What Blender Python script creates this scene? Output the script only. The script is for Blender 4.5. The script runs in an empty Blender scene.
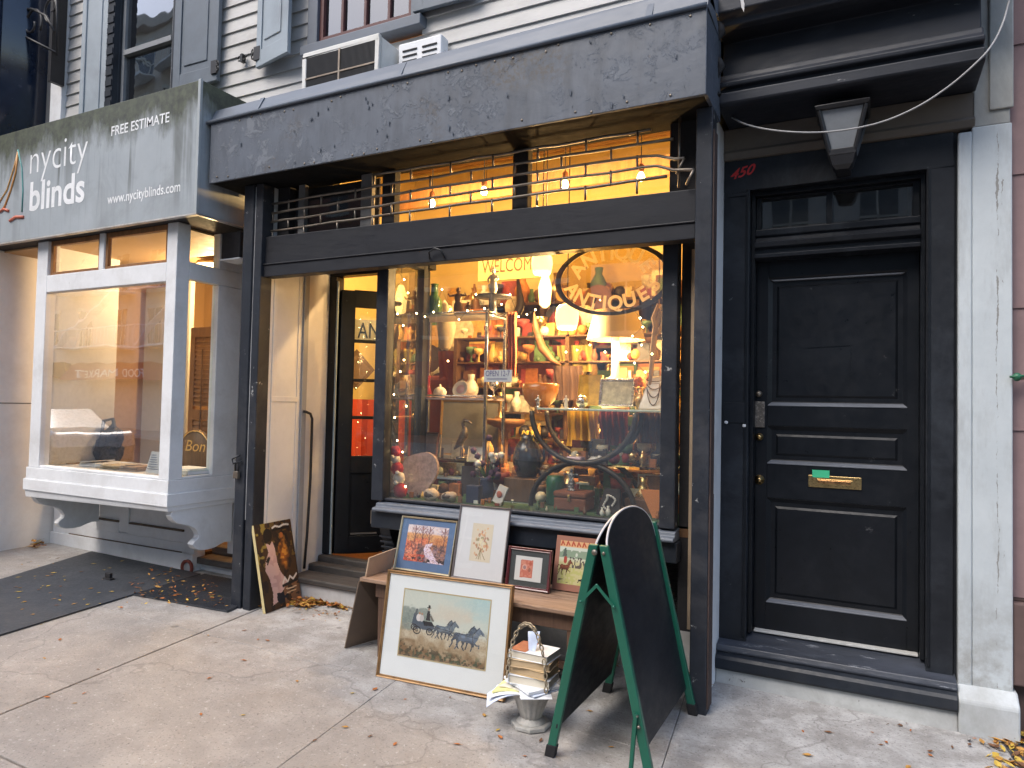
import bpy, bmesh, math, random
import numpy as np
from mathutils import Vector, Matrix, noise as mnoise
R = math.radians
random.seed(7)
scene = bpy.context.scene
col = scene.collection

# ------------------------------------------------------------------ camera (metres; Y runs into the shop, X along the facade)
YAW, PIT, ROL = R(26.939), R(1.880), R(1.221)
F = np.array([-math.sin(YAW)*math.cos(PIT), math.cos(YAW)*math.cos(PIT), math.sin(PIT)])
r0 = np.array([math.cos(YAW), math.sin(YAW), 0.0]); u0 = np.cross(r0, F)
RT = math.cos(ROL)*r0 + math.sin(ROL)*u0
UP = -math.sin(ROL)*r0 + math.cos(ROL)*u0
ZC = 1.46
cd = bpy.data.cameras.new('camera'); cam = bpy.data.objects.new('camera', cd); col.objects.link(cam)
cam.matrix_world = Matrix(((RT[0], UP[0], -F[0], 0), (RT[1], UP[1], -F[1], 0), (RT[2], UP[2], -F[2], ZC), (0, 0, 0, 1)))
cd.sensor_width = 36; cd.lens = 700/1024*36; cd.clip_end = 500; cd.clip_start = .05
scene.camera = cam

def P(x, y, Y):
    """measured point of the photograph at depth Y"""
    d = (x-512)/700*RT + (384-y)/700*UP + F
    t = Y/d[1]
    return Vector((d[0]*t, Y, d[2]*t+ZC))
def mpp(x, Y):
    """metres per photograph pixel at depth Y"""
    d = (x-512)/700*RT + F
    return (Y/d[1])/700
def gz(X, Y):
    return -0.0157*(X+.69)+0.02*(Y-3.47)

# ------------------------------------------------------------------ materials
def new_mat(name):
    m = bpy.data.materials.new(name); m.use_nodes = True
    nt = m.node_tree
    return m, nt, nt.nodes['Principled BSDF']
def nd(nt, t, **kw):
    n = nt.nodes.new(t)
    for k, v in kw.items():
        if k in n.inputs: n.inputs[k].default_value = v
        else: setattr(n, k, v)
    return n
def lk(nt, a, b): nt.links.new(a, b)
def ocoord(nt, scale=(1, 1, 1)):
    tc = nd(nt, 'ShaderNodeTexCoord'); mp = nd(nt, 'ShaderNodeMapping')
    mp.inputs['Scale'].default_value = scale
    lk(nt, tc.outputs['Object'], mp.inputs['Vector'])
    return mp.outputs['Vector']
def ramp(nt, fac, stops):
    r = nd(nt, 'ShaderNodeValToRGB'); cr = r.color_ramp
    while len(cr.elements) < len(stops): cr.elements.new(.5)
    for e, (p, c) in zip(cr.elements, stops):
        e.position = p; e.color = (c, c, c, 1) if isinstance(c, (int, float)) else (*c, 1)
    lk(nt, fac, r.inputs['Fac'])
    return r.outputs['Color']
def mixc(nt, fac, a, b, mode='MIX'):
    m = nd(nt, 'ShaderNodeMix', data_type='RGBA', blend_type=mode)
    for s, v in ((0, fac), (6, a), (7, b)):
        if hasattr(v, 'links'): lk(nt, v, m.inputs[s])
        else: m.inputs[s].default_value = v if s == 0 else (*v, 1)
    return m.outputs[2]
def noise(nt, vec, scale, detail=6, rough=.6, dist=0):
    n = nd(nt, 'ShaderNodeTexNoise'); n.inputs['Scale'].default_value = scale
    n.inputs['Detail'].default_value = detail; n.inputs['Roughness'].default_value = rough
    n.inputs['Distortion'].default_value = dist
    lk(nt, vec, n.inputs['Vector'])
    return n.outputs['Fac']
def bump(nt, b, h, strength=.3, dist=.01):
    n = nd(nt, 'ShaderNodeBump'); n.inputs['Strength'].default_value = strength; n.inputs['Distance'].default_value = dist
    lk(nt, h, n.inputs['Height']); lk(nt, n.outputs['Normal'], b.inputs['Normal'])
def sc3(c, k): return tuple(min(1, max(0, x*k)) for x in c)
MC = {}
def mat(name, rgb, rough=.6, var=.2, scale=6, bmp=.12, metal=0, spec=.5, dirt=None, dirt_amt=.5, stretch=(1, 1, 1), coat=0, chips=None, chip_at=.68, alpha_e=None):
    if name in MC: return MC[name]
    m, nt, b = new_mat(name)
    v = ocoord(nt, stretch)
    n1 = noise(nt, v, scale); n2 = noise(nt, v, scale*7.3, 8, .7)
    f = nd(nt, 'ShaderNodeMath', operation='ADD'); lk(nt, n1, f.inputs[0])
    g = nd(nt, 'ShaderNodeMath', operation='MULTIPLY'); lk(nt, n2, g.inputs[0]); g.inputs[1].default_value = .6
    lk(nt, g.outputs[0], f.inputs[1])
    c = ramp(nt, f.outputs[0], [(.45, sc3(rgb, 1-var)), (1.1, sc3(rgb, 1+var))])
    if dirt:
        d = ramp(nt, noise(nt, v, scale*.6, 9, .72, .4), [(.48, 0), (.75, dirt_amt)])
        c = mixc(nt, d, c, dirt)
    if chips:
        d = ramp(nt, noise(nt, v, scale*2.6, 10, .75), [(chip_at, 0), (chip_at+.03, 1)])
        c = mixc(nt, d, c, chips)
    lk(nt, c, b.inputs['Base Color'])
    lk(nt, ramp(nt, n2, [(.3, max(.05, rough-.12)), (.75, min(1, rough+.12))]), b.inputs['Roughness'])
    b.inputs['Metallic'].default_value = metal
    b.inputs['Specular IOR Level'].default_value = spec
    b.inputs['Coat Weight'].default_value = coat; b.inputs['Coat Roughness'].default_value = .08
    if bmp: bump(nt, b, f.outputs[0], bmp, .01)
    MC[name] = m
    return m
def vinyl(name, rgb, tr=.55):
    """thin lettering film: lit from the street and glowing faintly with the light behind it"""
    if name in MC: return MC[name]
    m, nt, b = new_mat(name); out = nt.nodes['Material Output']
    t = nd(nt, 'ShaderNodeBsdfTranslucent'); t.inputs['Color'].default_value = (*rgb, 1); b.inputs['Roughness'].default_value = .6
    v = ocoord(nt); lk(nt, ramp(nt, noise(nt, v, 30), [(.3, sc3(rgb, .8)), (.7, rgb)]), b.inputs['Base Color'])
    x = nd(nt, 'ShaderNodeMixShader'); x.inputs[0].default_value = tr; lk(nt, b.outputs[0], x.inputs[1]); lk(nt, t.outputs[0], x.inputs[2]); lk(nt, x.outputs[0], out.inputs['Surface'])
    MC[name] = m
    return m
def emit(name, rgb, s, base=(.8, .7, .5)):
    if name in MC: return MC[name]
    m, nt, b = new_mat(name)
    b.inputs['Base Color'].default_value = (*base, 1)
    b.inputs['Emission Color'].default_value = (*rgb, 1); b.inputs['Emission Strength'].default_value = s
    v = ocoord(nt); n = noise(nt, v, 9)
    MC[name] = m
    return m
def pane(name, tint=(.92, .95, .94), refl=1.7, wob=.03, dust=.03):
    """thin glass: see through, mirror by Fresnel, a little dust"""
    if name in MC: return MC[name]
    m, nt, b = new_mat(name); nt.nodes.remove(b)
    out = nt.nodes['Material Output']
    t = nd(nt, 'ShaderNodeBsdfTransparent'); t.inputs['Color'].default_value = (*tint, 1)
    g = nd(nt, 'ShaderNodeBsdfGlossy'); g.inputs['Roughness'].default_value = .015; g.inputs['Color'].default_value = (1, 1, 1, 1)
    v = ocoord(nt); bn = nd(nt, 'ShaderNodeBump'); bn.inputs['Strength'].default_value = wob; bn.inputs['Distance'].default_value = .05
    lk(nt, noise(nt, v, 1.6, 2, .4), bn.inputs['Height']); lk(nt, bn.outputs['Normal'], g.inputs['Normal'])
    lw = nd(nt, 'ShaderNodeLayerWeight'); lw.inputs['Blend'].default_value = .5      # Schlick, the same from both sides
    pw = nd(nt, 'ShaderNodeMath', operation='POWER'); lk(nt, lw.outputs['Facing'], pw.inputs[0]); pw.inputs[1].default_value = 4
    ma = nd(nt, 'ShaderNodeMath', operation='MULTIPLY_ADD'); lk(nt, pw.outputs[0], ma.inputs[0]); ma.inputs[1].default_value = .95; ma.inputs[2].default_value = .045
    mu = nd(nt, 'ShaderNodeMath', operation='MULTIPLY', use_clamp=True); mu.inputs[1].default_value = refl
    lk(nt, ma.outputs[0], mu.inputs[0])
    mx = nd(nt, 'ShaderNodeMixShader'); lk(nt, mu.outputs[0], mx.inputs[0]); lk(nt, t.outputs[0], mx.inputs[1]); lk(nt, g.outputs[0], mx.inputs[2])
    df = nd(nt, 'ShaderNodeBsdfDiffuse'); df.inputs['Color'].default_value = (.6, .6, .58, 1)
    m2 = nd(nt, 'ShaderNodeMixShader')
    lk(nt, ramp(nt, noise(nt, v, 3, 8, .7), [(.4, dust*.3), (.8, dust)]), m2.inputs[0])
    lk(nt, mx.outputs[0], m2.inputs[1]); lk(nt, df.outputs[0], m2.inputs[2])
    lk(nt, m2.outputs[0], out.inputs['Surface'])
    MC[name] = m
    return m

# ------------------------------------------------------------------ mesh builder
class MB:
    def __init__(s): s.v = []; s.f = []; s.m = []; s.sm = []
    def add(s, vs, fs, m=0, smooth=False):
        o = len(s.v); s.v += [tuple(x) for x in vs]
        for f in fs: s.f.append([i+o for i in f]); s.m.append(m); s.sm.append(smooth)
        return s
    def box(s, x0, x1, y0, y1, z0, z1, m=0):
        vs = [(x, y, z) for x in (x0, x1) for y in (y0, y1) for z in (z0, z1)]
        return s.add(vs, [(0, 1, 3, 2), (4, 6, 7, 5), (0, 4, 5, 1), (2, 3, 7, 6), (0, 2, 6, 4), (1, 5, 7, 3)], m)
    def hexa(s, a, m=0):
        """8 corners: bottom ring 0-3, top ring 4-7"""
        return s.add(a, [(3, 2, 1, 0), (4, 5, 6, 7), (0, 1, 5, 4), (1, 2, 6, 5), (2, 3, 7, 6), (3, 0, 4, 7)], m)
    def prism(s, pts, vec, m=0, smooth=False):
        """closed 3D outline pushed along vec"""
        n = len(pts); v = Vector(vec)
        a = [Vector(p) for p in pts]; b = [p+v for p in a]
        s.add(a+b, [tuple(range(n))[::-1], tuple(range(n, 2*n))], m)
        o = a+b
        return s.add(o, [(i, (i+1) % n, n+(i+1) % n, n+i) for i in range(n)], m, smooth)
    def profx(s, prof, x0, x1, m=0):
        return s.prism([(x0, y, z) for y, z in prof], (x1-x0, 0, 0), m)
    def bar(s, a, b, w, t=None, m=0, up=(0, 0, 1)):
        a = Vector(a); b = Vector(b); d = (b-a).normalized(); t = t or w
        u = Vector(up)
        if abs(d.dot(u)) > .95: u = Vector((0, 1, 0))
        x = d.cross(u).normalized(); y = x.cross(d)
        q = [(-w/2, -t/2), (w/2, -t/2), (w/2, t/2), (-w/2, t/2)]
        return s.hexa([a+x*i+y*j for i, j in q]+[b+x*i+y*j for i, j in q], m)
    def tube(s, pts, r, n=8, m=0, cap=True, closed=False):
        pts = [Vector(p) for p in pts]; k = len(pts); rs = r if isinstance(r, (list, tuple)) else [r]*k
        ring = []; prev = None
        for i, p in enumerate(pts):
            if closed: d = pts[(i+1) % k]-pts[i-1]
            else: d = pts[min(i+1, k-1)]-pts[max(i-1, 0)]
            d = d.normalized() if d.length > 1e-9 else Vector((0, 0, 1))
            if prev is None:
                u = Vector((0, 0, 1)) if abs(d.z) < .9 else Vector((1, 0, 0))
                x = d.cross(u).normalized()
            else: x = (prev-d*prev.dot(d)).normalized()
            prev = x; y = d.cross(x)
            ring.append([p+(x*math.cos(2*math.pi*j/n)+y*math.sin(2*math.pi*j/n))*rs[i] for j in range(n)])
        vs = [q for c in ring for q in c]; fs = []
        for i in range(k if closed else k-1):
            a = i*n; b = ((i+1) % k)*n
            fs += [(a+j, a+(j+1) % n, b+(j+1) % n, b+j) for j in range(n)]
        s.add(vs, fs, m, True)
        if cap and not closed:
            s.add(ring[0], [tuple(range(n))[::-1]], m); s.add(ring[-1], [tuple(range(n))], m)
        return s
    def lathe(s, prof, c=(0, 0, 0), n=20, m=0, sx=1, sy=1, ax=None, flute=0, nf=12):
        """prof: (radius, height); ax: optional 3x3 turning local z elsewhere"""
        c = Vector(c); vs = []; fs = []
        for r, z in prof:
            for j in range(n):
                a = 2*math.pi*j/n; rr = r*(1+flute*math.cos(nf*a))
                p = Vector((rr*math.cos(a)*sx, rr*math.sin(a)*sy, z))
                vs.append(c+(ax@p if ax else p))
        for i in range(len(prof)-1):
            a = i*n; b = a+n
            fs += [(a+j, a+(j+1) % n, b+(j+1) % n, b+j) for j in range(n)]
        s.add(vs, fs, m, True)
        o = len(prof)-1
        if prof[0][0] > 1e-4: s.add(vs[:n], [tuple(range(n))[::-1]], m)
        if prof[o][0] > 1e-4: s.add(vs[o*n:], [tuple(range(n))], m)
        return s
    def ball(s, c, rx, ry=None, rz=None, n=14, m=0, jit=0):
        ry = ry or rx; rz = rz or rx; h = max(5, n//2); vs = []; fs = []
        for i in range(h+1):
            t = math.pi*i/h
            for j in range(n):
                a = 2*math.pi*j/n
                k = 1+(jit*mnoise.noise(Vector((math.cos(a)*2*math.sin(t)+c[0]*9, math.sin(a)*2*math.sin(t)+c[1]*9, 2*math.cos(t)+c[2]*9))) if jit else 0)
                vs.append((c[0]+rx*k*math.sin(t)*math.cos(a), c[1]+ry*k*math.sin(t)*math.sin(a), c[2]-rz*k*math.cos(t)))
        for i in range(h):
            a = i*n; b = a+n
            fs += [(a+j, a+(j+1) % n, b+(j+1) % n, b+j) for j in range(n)]
        return s.add(vs, fs, m, True)
    def quad(s, a, b, c, d, m=0): return s.add([a, b, c, d], [(0, 1, 2, 3)], m)
    def build(s, name, mats, parent=None, off=None, bev=0, seg=2):
        """off: the root whose world location is taken off, so that the builder may use world metres"""
        me = bpy.data.meshes.new(name)
        o3 = Vector(off.location) if off is not None else Vector((0, 0, 0))
        me.from_pydata([tuple(Vector(v)-o3) for v in s.v], [], s.f)
        mats = mats if isinstance(mats, (list, tuple)) else [mats]
        for x in mats: me.materials.append(x)
        me.polygons.foreach_set('material_index', s.m)
        me.polygons.foreach_set('use_smooth', s.sm)
        bm = bmesh.new(); bm.from_mesh(me)
        bmesh.ops.remove_doubles(bm, verts=bm.verts, dist=1e-6)
        bmesh.ops.recalc_face_normals(bm, faces=bm.faces)
        bm.to_mesh(me); bm.free()
        o = bpy.data.objects.new(name, me); col.objects.link(o)
        if parent is not None: o.parent = parent
        if bev:
            b = o.modifiers.new('bevel', 'BEVEL'); b.width = bev; b.segments = seg; b.limit_method = 'ANGLE'; b.angle_limit = R(40)
            b.harden_normals = False
        return o
def tag(o, label, cat, group=None, kind=None):
    if label: o['label'] = label
    if cat: o['category'] = cat
    if group: o['group'] = group
    if kind: o['kind'] = kind
    return o
def thing(name, label, cat, loc=(0, 0, 0), rot=(0, 0, 0), group=None):
    o = bpy.data.objects.new(name, None); col.objects.link(o)
    o.empty_display_size = .1
    o.location = loc; o.rotation_euler = rot
    return tag(o, label, cat, group)
def solo(name, mb, mats, label, cat, loc=None, group=None, bev=0, rot=None):
    """a thing that is one mesh; verts given in world metres, origin moved to loc"""
    e = type('E', (), {})(); e.location = Vector(loc if loc is not None else (0, 0, 0))
    o = mb.build(name, mats, None, e, bev); o.location = e.location
    if rot: o.rotation_euler = rot
    return tag(o, label, cat, group)
def text(s, name, mats, parent, origin, width=None, size=.1, height=None, off=None, rx=(1, 0, 0), uy=(0, 0, 1), ext=.0008, bold=0, shear=0, align='LEFT', spacing=1):
    """lettering as a mesh: rx = reading direction, uy = up of the letters"""
    c = bpy.data.curves.new(name, 'FONT'); c.body = s; c.size = 1; c.extrude = 0; c.offset = bold; c.shear = shear; c.space_character = spacing
    c.resolution_u = 4
    tmp = bpy.data.objects.new('t', c); col.objects.link(tmp)
    dg = bpy.context.evaluated_depsgraph_get(); dg.update()
    me = bpy.data.meshes.new_from_object(tmp.evaluated_get(dg))
    bpy.data.objects.remove(tmp); bpy.data.curves.remove(c)
    xs = [v.co.x for v in me.vertices]; ys = [v.co.y for v in me.vertices]
    x0, x1 = min(xs), max(xs); kx = (width/(x1-x0)) if width else size
    ky = (height/(max(ys)-min(ys))) if height else (size if not width else kx)
    o3 = Vector(off.location) if off is not None else Vector((0, 0, 0))
    a = Vector(rx).normalized(); b = Vector(uy).normalized(); O = Vector(origin)-o3
    sh = {'LEFT': x0, 'CENTER': (x0+x1)/2}[align]
    for v in me.vertices: v.co = O+a*((v.co.x-sh)*kx)+b*(v.co.y*ky)
    me.materials.clear(); me.materials.append(mats)
    o = bpy.data.objects.new(name, me); col.objects.link(o)
    if parent is not None: o.parent = parent
    return o

# ------------------------------------------------------------------ painted pictures (base colours of flat pictures, on a fine grid)
class Art:
    def __init__(s, w, h, rgb):
        s.w, s.h = w, h; s.a = np.ones((h, w, 3))*np.array(rgb)
        s.X, s.Y = np.meshgrid((np.arange(w)+.5)/w, (np.arange(h)+.5)/h)      # Y up
        s.rs = np.random.RandomState(w*7+h)
    def noise(s, k, kx=None):
        kx = kx or k; g = s.rs.rand(int(k)+3, int(kx)+3)
        y = s.Y*k; x = s.X*kx; i = y.astype(int); j = x.astype(int); fy = y-i; fx = x-j
        fy = fy*fy*(3-2*fy); fx = fx*fx*(3-2*fx)
        return (g[i, j]*(1-fx)+g[i, j+1]*fx)*(1-fy)+(g[i+1, j]*(1-fx)+g[i+1, j+1]*fx)*fy
    def fb(s, k, kx=None): return (s.noise(k, kx)+.5*s.noise(k*2, kx and kx*2)+.25*s.noise(k*4, kx and kx*4))/1.75
    def put(s, mask, rgb, op=1.0):
        m = np.clip(np.asarray(mask, float)*op, 0, 1)[..., None]
        s.a = s.a*(1-m)+np.array(rgb)*m; return s
    def ell(s, x, y, rx, ry, rgb, op=1, soft=.15):
        d = ((s.X-x)/rx)**2+((s.Y-y)/ry)**2
        return s.put(np.clip((1-d)/soft, 0, 1), rgb, op)
    def poly(s, pts, rgb, op=1):
        m = np.zeros(s.X.shape, bool); n = len(pts)
        for i in range(n):
            x0, y0 = pts[i]; x1, y1 = pts[(i+1) % n]
            if y0 == y1: continue
            c = ((y0 > s.Y) != (y1 > s.Y)) & (s.X < (x1-x0)*(s.Y-y0)/(y1-y0)+x0)
            m ^= c
        return s.put(m, rgb, op)
    def line(s, pts, wd, rgb, op=1, asp=1):
        for (x0, y0), (x1, y1) in zip(pts, pts[1:]):
            dx, dy = x1-x0, (y1-y0)*asp; L = dx*dx+dy*dy+1e-12
            t = np.clip(((s.X-x0)*dx+(s.Y-y0)*asp*dy)/L, 0, 1)
            d = np.hypot(s.X-x0-t*dx, (s.Y-y0)*asp-t*dy)
            s.put(np.clip((wd-d)/(wd*.4)+.5, 0, 1), rgb, op)
        return s
    def mesh(s, name, O, ux, uy, mats, parent):
        """O lower left, ux / uy full edges"""
        O = Vector(O); ux = Vector(ux); uy = Vector(uy); w, h = s.w, s.h
        vs = [O+ux*(i/w)+uy*(j/h) for j in range(h+1) for i in range(w+1)]
        fs = [(j*(w+1)+i, j*(w+1)+i+1, (j+1)*(w+1)+i+1, (j+1)*(w+1)+i) for j in range(h) for i in range(w)]
        me = bpy.data.meshes.new(name); me.from_pydata([tuple(v) for v in vs], [], fs)
        at = me.color_attributes.new('ink', 'FLOAT_COLOR', 'CORNER')
        a = np.clip(s.a, 0, 1); lin = np.where(a <= .04045, a/12.92, ((a+.055)/1.055)**2.4).reshape(-1, 3)
        c = np.ones((len(fs), 4, 4)); c[:, :, :3] = lin[:, None, :]
        at.data.foreach_set('color', c.ravel())
        me.materials.append(mats)
        o = bpy.data.objects.new(name, me); col.objects.link(o)
        if parent is not None: o.parent = parent
        return o
def ink(name='printed_picture', coat=.35, rough=.6):
    if name in MC: return MC[name]
    m, nt, b = new_mat(name)
    a = nd(nt, 'ShaderNodeVertexColor'); a.layer_name = 'ink'
    lk(nt, a.outputs['Color'], b.inputs['Base Color'])
    b.inputs['Roughness'].default_value = rough; b.inputs['Coat Weight'].default_value = coat; b.inputs['Coat Roughness'].default_value = .05
    v = ocoord(nt); bump(nt, b, noise(nt, v, 300, 3), .05, .001)
    MC[name] = m
    return m
INK = ink(); PAPERINK = ink('printed_paper', .05, .75)
# ------------------------------------------------------------------ light
w = bpy.data.worlds.new('World'); scene.world = w; w.use_nodes = True
nt = w.node_tree; bg = nt.nodes['Background']
sky = nt.nodes.new('ShaderNodeTexSky'); sky.sky_type = 'NISHITA'; sky.sun_disc = False
SUN_EL, SUN_AZ = R(52), R(205)
sky.sun_elevation = SUN_EL; sky.sun_rotation = SUN_AZ; sky.air_density = 1.0; sky.dust_density = 2.5; sky.ozone_density = 1.0
nt.links.new(sky.outputs[0], bg.inputs[0]); bg.inputs[1].default_value = .13
sl = bpy.data.lights.new('sun', 'SUN'); sl.energy = .9; sl.angle = R(40); sl.color = (1, .96, .9)
so = bpy.data.objects.new('sun', sl); col.objects.link(so)
sd = Vector((math.sin(SUN_AZ)*math.cos(SUN_EL), math.cos(SUN_AZ)*math.cos(SUN_EL), math.sin(SUN_EL)))
so.rotation_euler = (-sd).to_track_quat('-Z', 'Y').to_euler(); so.location = (0, -5, 20)
scene.view_settings.view_transform = 'Standard'; scene.view_settings.look = 'None'
scene.view_settings.exposure = 1.38; scene.view_settings.gamma = 1
scene.render.engine = 'CYCLES'
cy = scene.cycles
cy.max_bounces = 8; cy.diffuse_bounces = 3; cy.glossy_bounces = 4; cy.transmission_bounces = 6; cy.transparent_max_bounces = 16
cy.caustics_reflective = False; cy.caustics_refractive = False; cy.sample_clamp_indirect = 6; cy.use_denoising = True

# ------------------------------------------------------------------ palette
def peeling(name, base, light, dark, mossy=None):
    """old painted sheet metal: blotches, flaked patches, drips, rust specks"""
    m, nt, b = new_mat(name)
    v = ocoord(nt); vs = ocoord(nt, (1.6, 1.6, .35))
    n1 = noise(nt, v, 2.1, 8, .65, .3); n2 = noise(nt, v, 9, 10, .75, .5); n3 = noise(nt, vs, 7, 6, .6); n4 = noise(nt, v, 38, 6, .7)
    c = ramp(nt, n1, [(.3, sc3(base, .8)), (.7, sc3(base, 1.25))])
    c = mixc(nt, ramp(nt, n3, [(.46, 0), (.7, .7)]), c, sc3(base, .55))
    pf = nd(nt, 'ShaderNodeMath', operation='MULTIPLY'); lk(nt, ramp(nt, noise(nt, v, 1.15, 3, .5), [(.44, 0), (.6, 1)]), pf.inputs[0]); lk(nt, ramp(nt, n2, [(.55, 0), (.59, .7)]), pf.inputs[1])
    c = mixc(nt, pf.outputs[0], c, light)
    dk = ramp(nt, noise(nt, ocoord(nt, (1.5, 1, .8)), 15, 10, .8, .8), [(.625, 0), (.655, 1)])
    c = mixc(nt, dk, c, dark)
    ru = nd(nt, 'ShaderNodeMath', operation='MULTIPLY'); lk(nt, ramp(nt, noise(nt, v, 1.7, 2, .5), [(.62, 0), (.7, 1)]), ru.inputs[0]); lk(nt, ramp(nt, n4, [(.45, 0), (.6, .7)]), ru.inputs[1])
    c = mixc(nt, ru.outputs[0], c, (.075, .06, .045))
    lk(nt, c, b.inputs['Base Color'])
    lk(nt, ramp(nt, n2, [(.3, .38), (.7, .7)]), b.inputs['Roughness'])
    h = nd(nt, 'ShaderNodeMath', operation='ADD'); lk(nt, pf.outputs[0], h.inputs[0]); lk(nt, n1, h.inputs[1])
    h2 = nd(nt, 'ShaderNodeMath', operation='SUBTRACT'); lk(nt, h.outputs[0], h2.inputs[0]); lk(nt, dk, h2.inputs[1])
    bump(nt, b, h2.outputs[0], .45, .012)
    return m
def grimy_sign():
    """grey sign board: moss along its top edge, dark runs below it"""
    m, nt, b = new_mat('mossy_grey_sign_paint')
    v = ocoord(nt); tc = nd(nt, 'ShaderNodeTexCoord'); sp = nd(nt, 'ShaderNodeSeparateXYZ'); lk(nt, tc.outputs['Object'], sp.inputs[0])
    base = ramp(nt, noise(nt, v, 3, 6, .6), [(.3, (.30, .335, .36)), (.75, (.37, .405, .43))])
    st = ocoord(nt, (1, 1, .05)); n = noise(nt, st, 5.5, 5, .6); nf = noise(nt, st, 26, 4, .6)
    zz = nd(nt, 'ShaderNodeMapRange'); zz.inputs[1].default_value = 0; zz.inputs[2].default_value = .94; lk(nt, sp.outputs['Z'], zz.inputs[0])
    # streaks
    s1 = ramp(nt, n, [(.52, 0), (.60, .9)]); s2 = ramp(nt, nf, [(.55, 0), (.8, .4)])
    pm = ramp(nt, noise(nt, v, 1.25, 4, .6, .5), [(.40, .15), (.62, 1)])
    s1m = nd(nt, 'ShaderNodeMath', operation='MULTIPLY'); lk(nt, s1, s1m.inputs[0]); lk(nt, pm, s1m.inputs[1])
    tz = nd(nt, 'ShaderNodeMapRange'); tz.inputs[1].default_value = -.1; tz.inputs[2].default_value = .6; lk(nt, zz.outputs[0], tz.inputs[0])
    s2m = nd(nt, 'ShaderNodeMath', operation='MULTIPLY'); lk(nt, s1m.outputs[0], s2m.inputs[0]); lk(nt, tz.outputs[0], s2m.inputs[1])
    c = mixc(nt, s2, base, (.2, .22, .22)); c = mixc(nt, s2m.outputs[0], c, (.06, .068, .058))
    c = mixc(nt, ramp(nt, noise(nt, v, 2.2, 8, .7, .6), [(.5, 0), (.72, .5)]), c, (.19, .205, .205))
    # moss band, ragged
    mz = nd(nt, 'ShaderNodeMath', operation='ADD'); lk(nt, zz.outputs[0], mz.inputs[0])
    ns = nd(nt, 'ShaderNodeMath', operation='MULTIPLY'); lk(nt, noise(nt, ocoord(nt, (1, 1, .35)), 4.5, 8, .7), ns.inputs[0]); ns.inputs[1].default_value = .75; lk(nt, ns.outputs[0], mz.inputs[1])
    mk = ramp(nt, mz.outputs[0], [(1.08/1.7, 0), (1.3/1.7, 1)])
    mr = nd(nt, 'ShaderNodeMath', operation='MULTIPLY'); lk(nt, mz.outputs[0], mr.inputs[0]); mr.inputs[1].default_value = 1/1.7
    mk = ramp(nt, mr.outputs[0], [(.60, 0), (.725, .96)])
    moss = ramp(nt, noise(nt, v, 14, 8, .7), [(.35, (.028, .032, .024)), (.7, (.095, .11, .065))])
    c = mixc(nt, mk, c, moss)
    lk(nt, c, b.inputs['Base Color']); b.inputs['Roughness'].default_value = .62
    bump(nt, b, noise(nt, v, 25, 8, .7), .12, .006)
    return m
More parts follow.
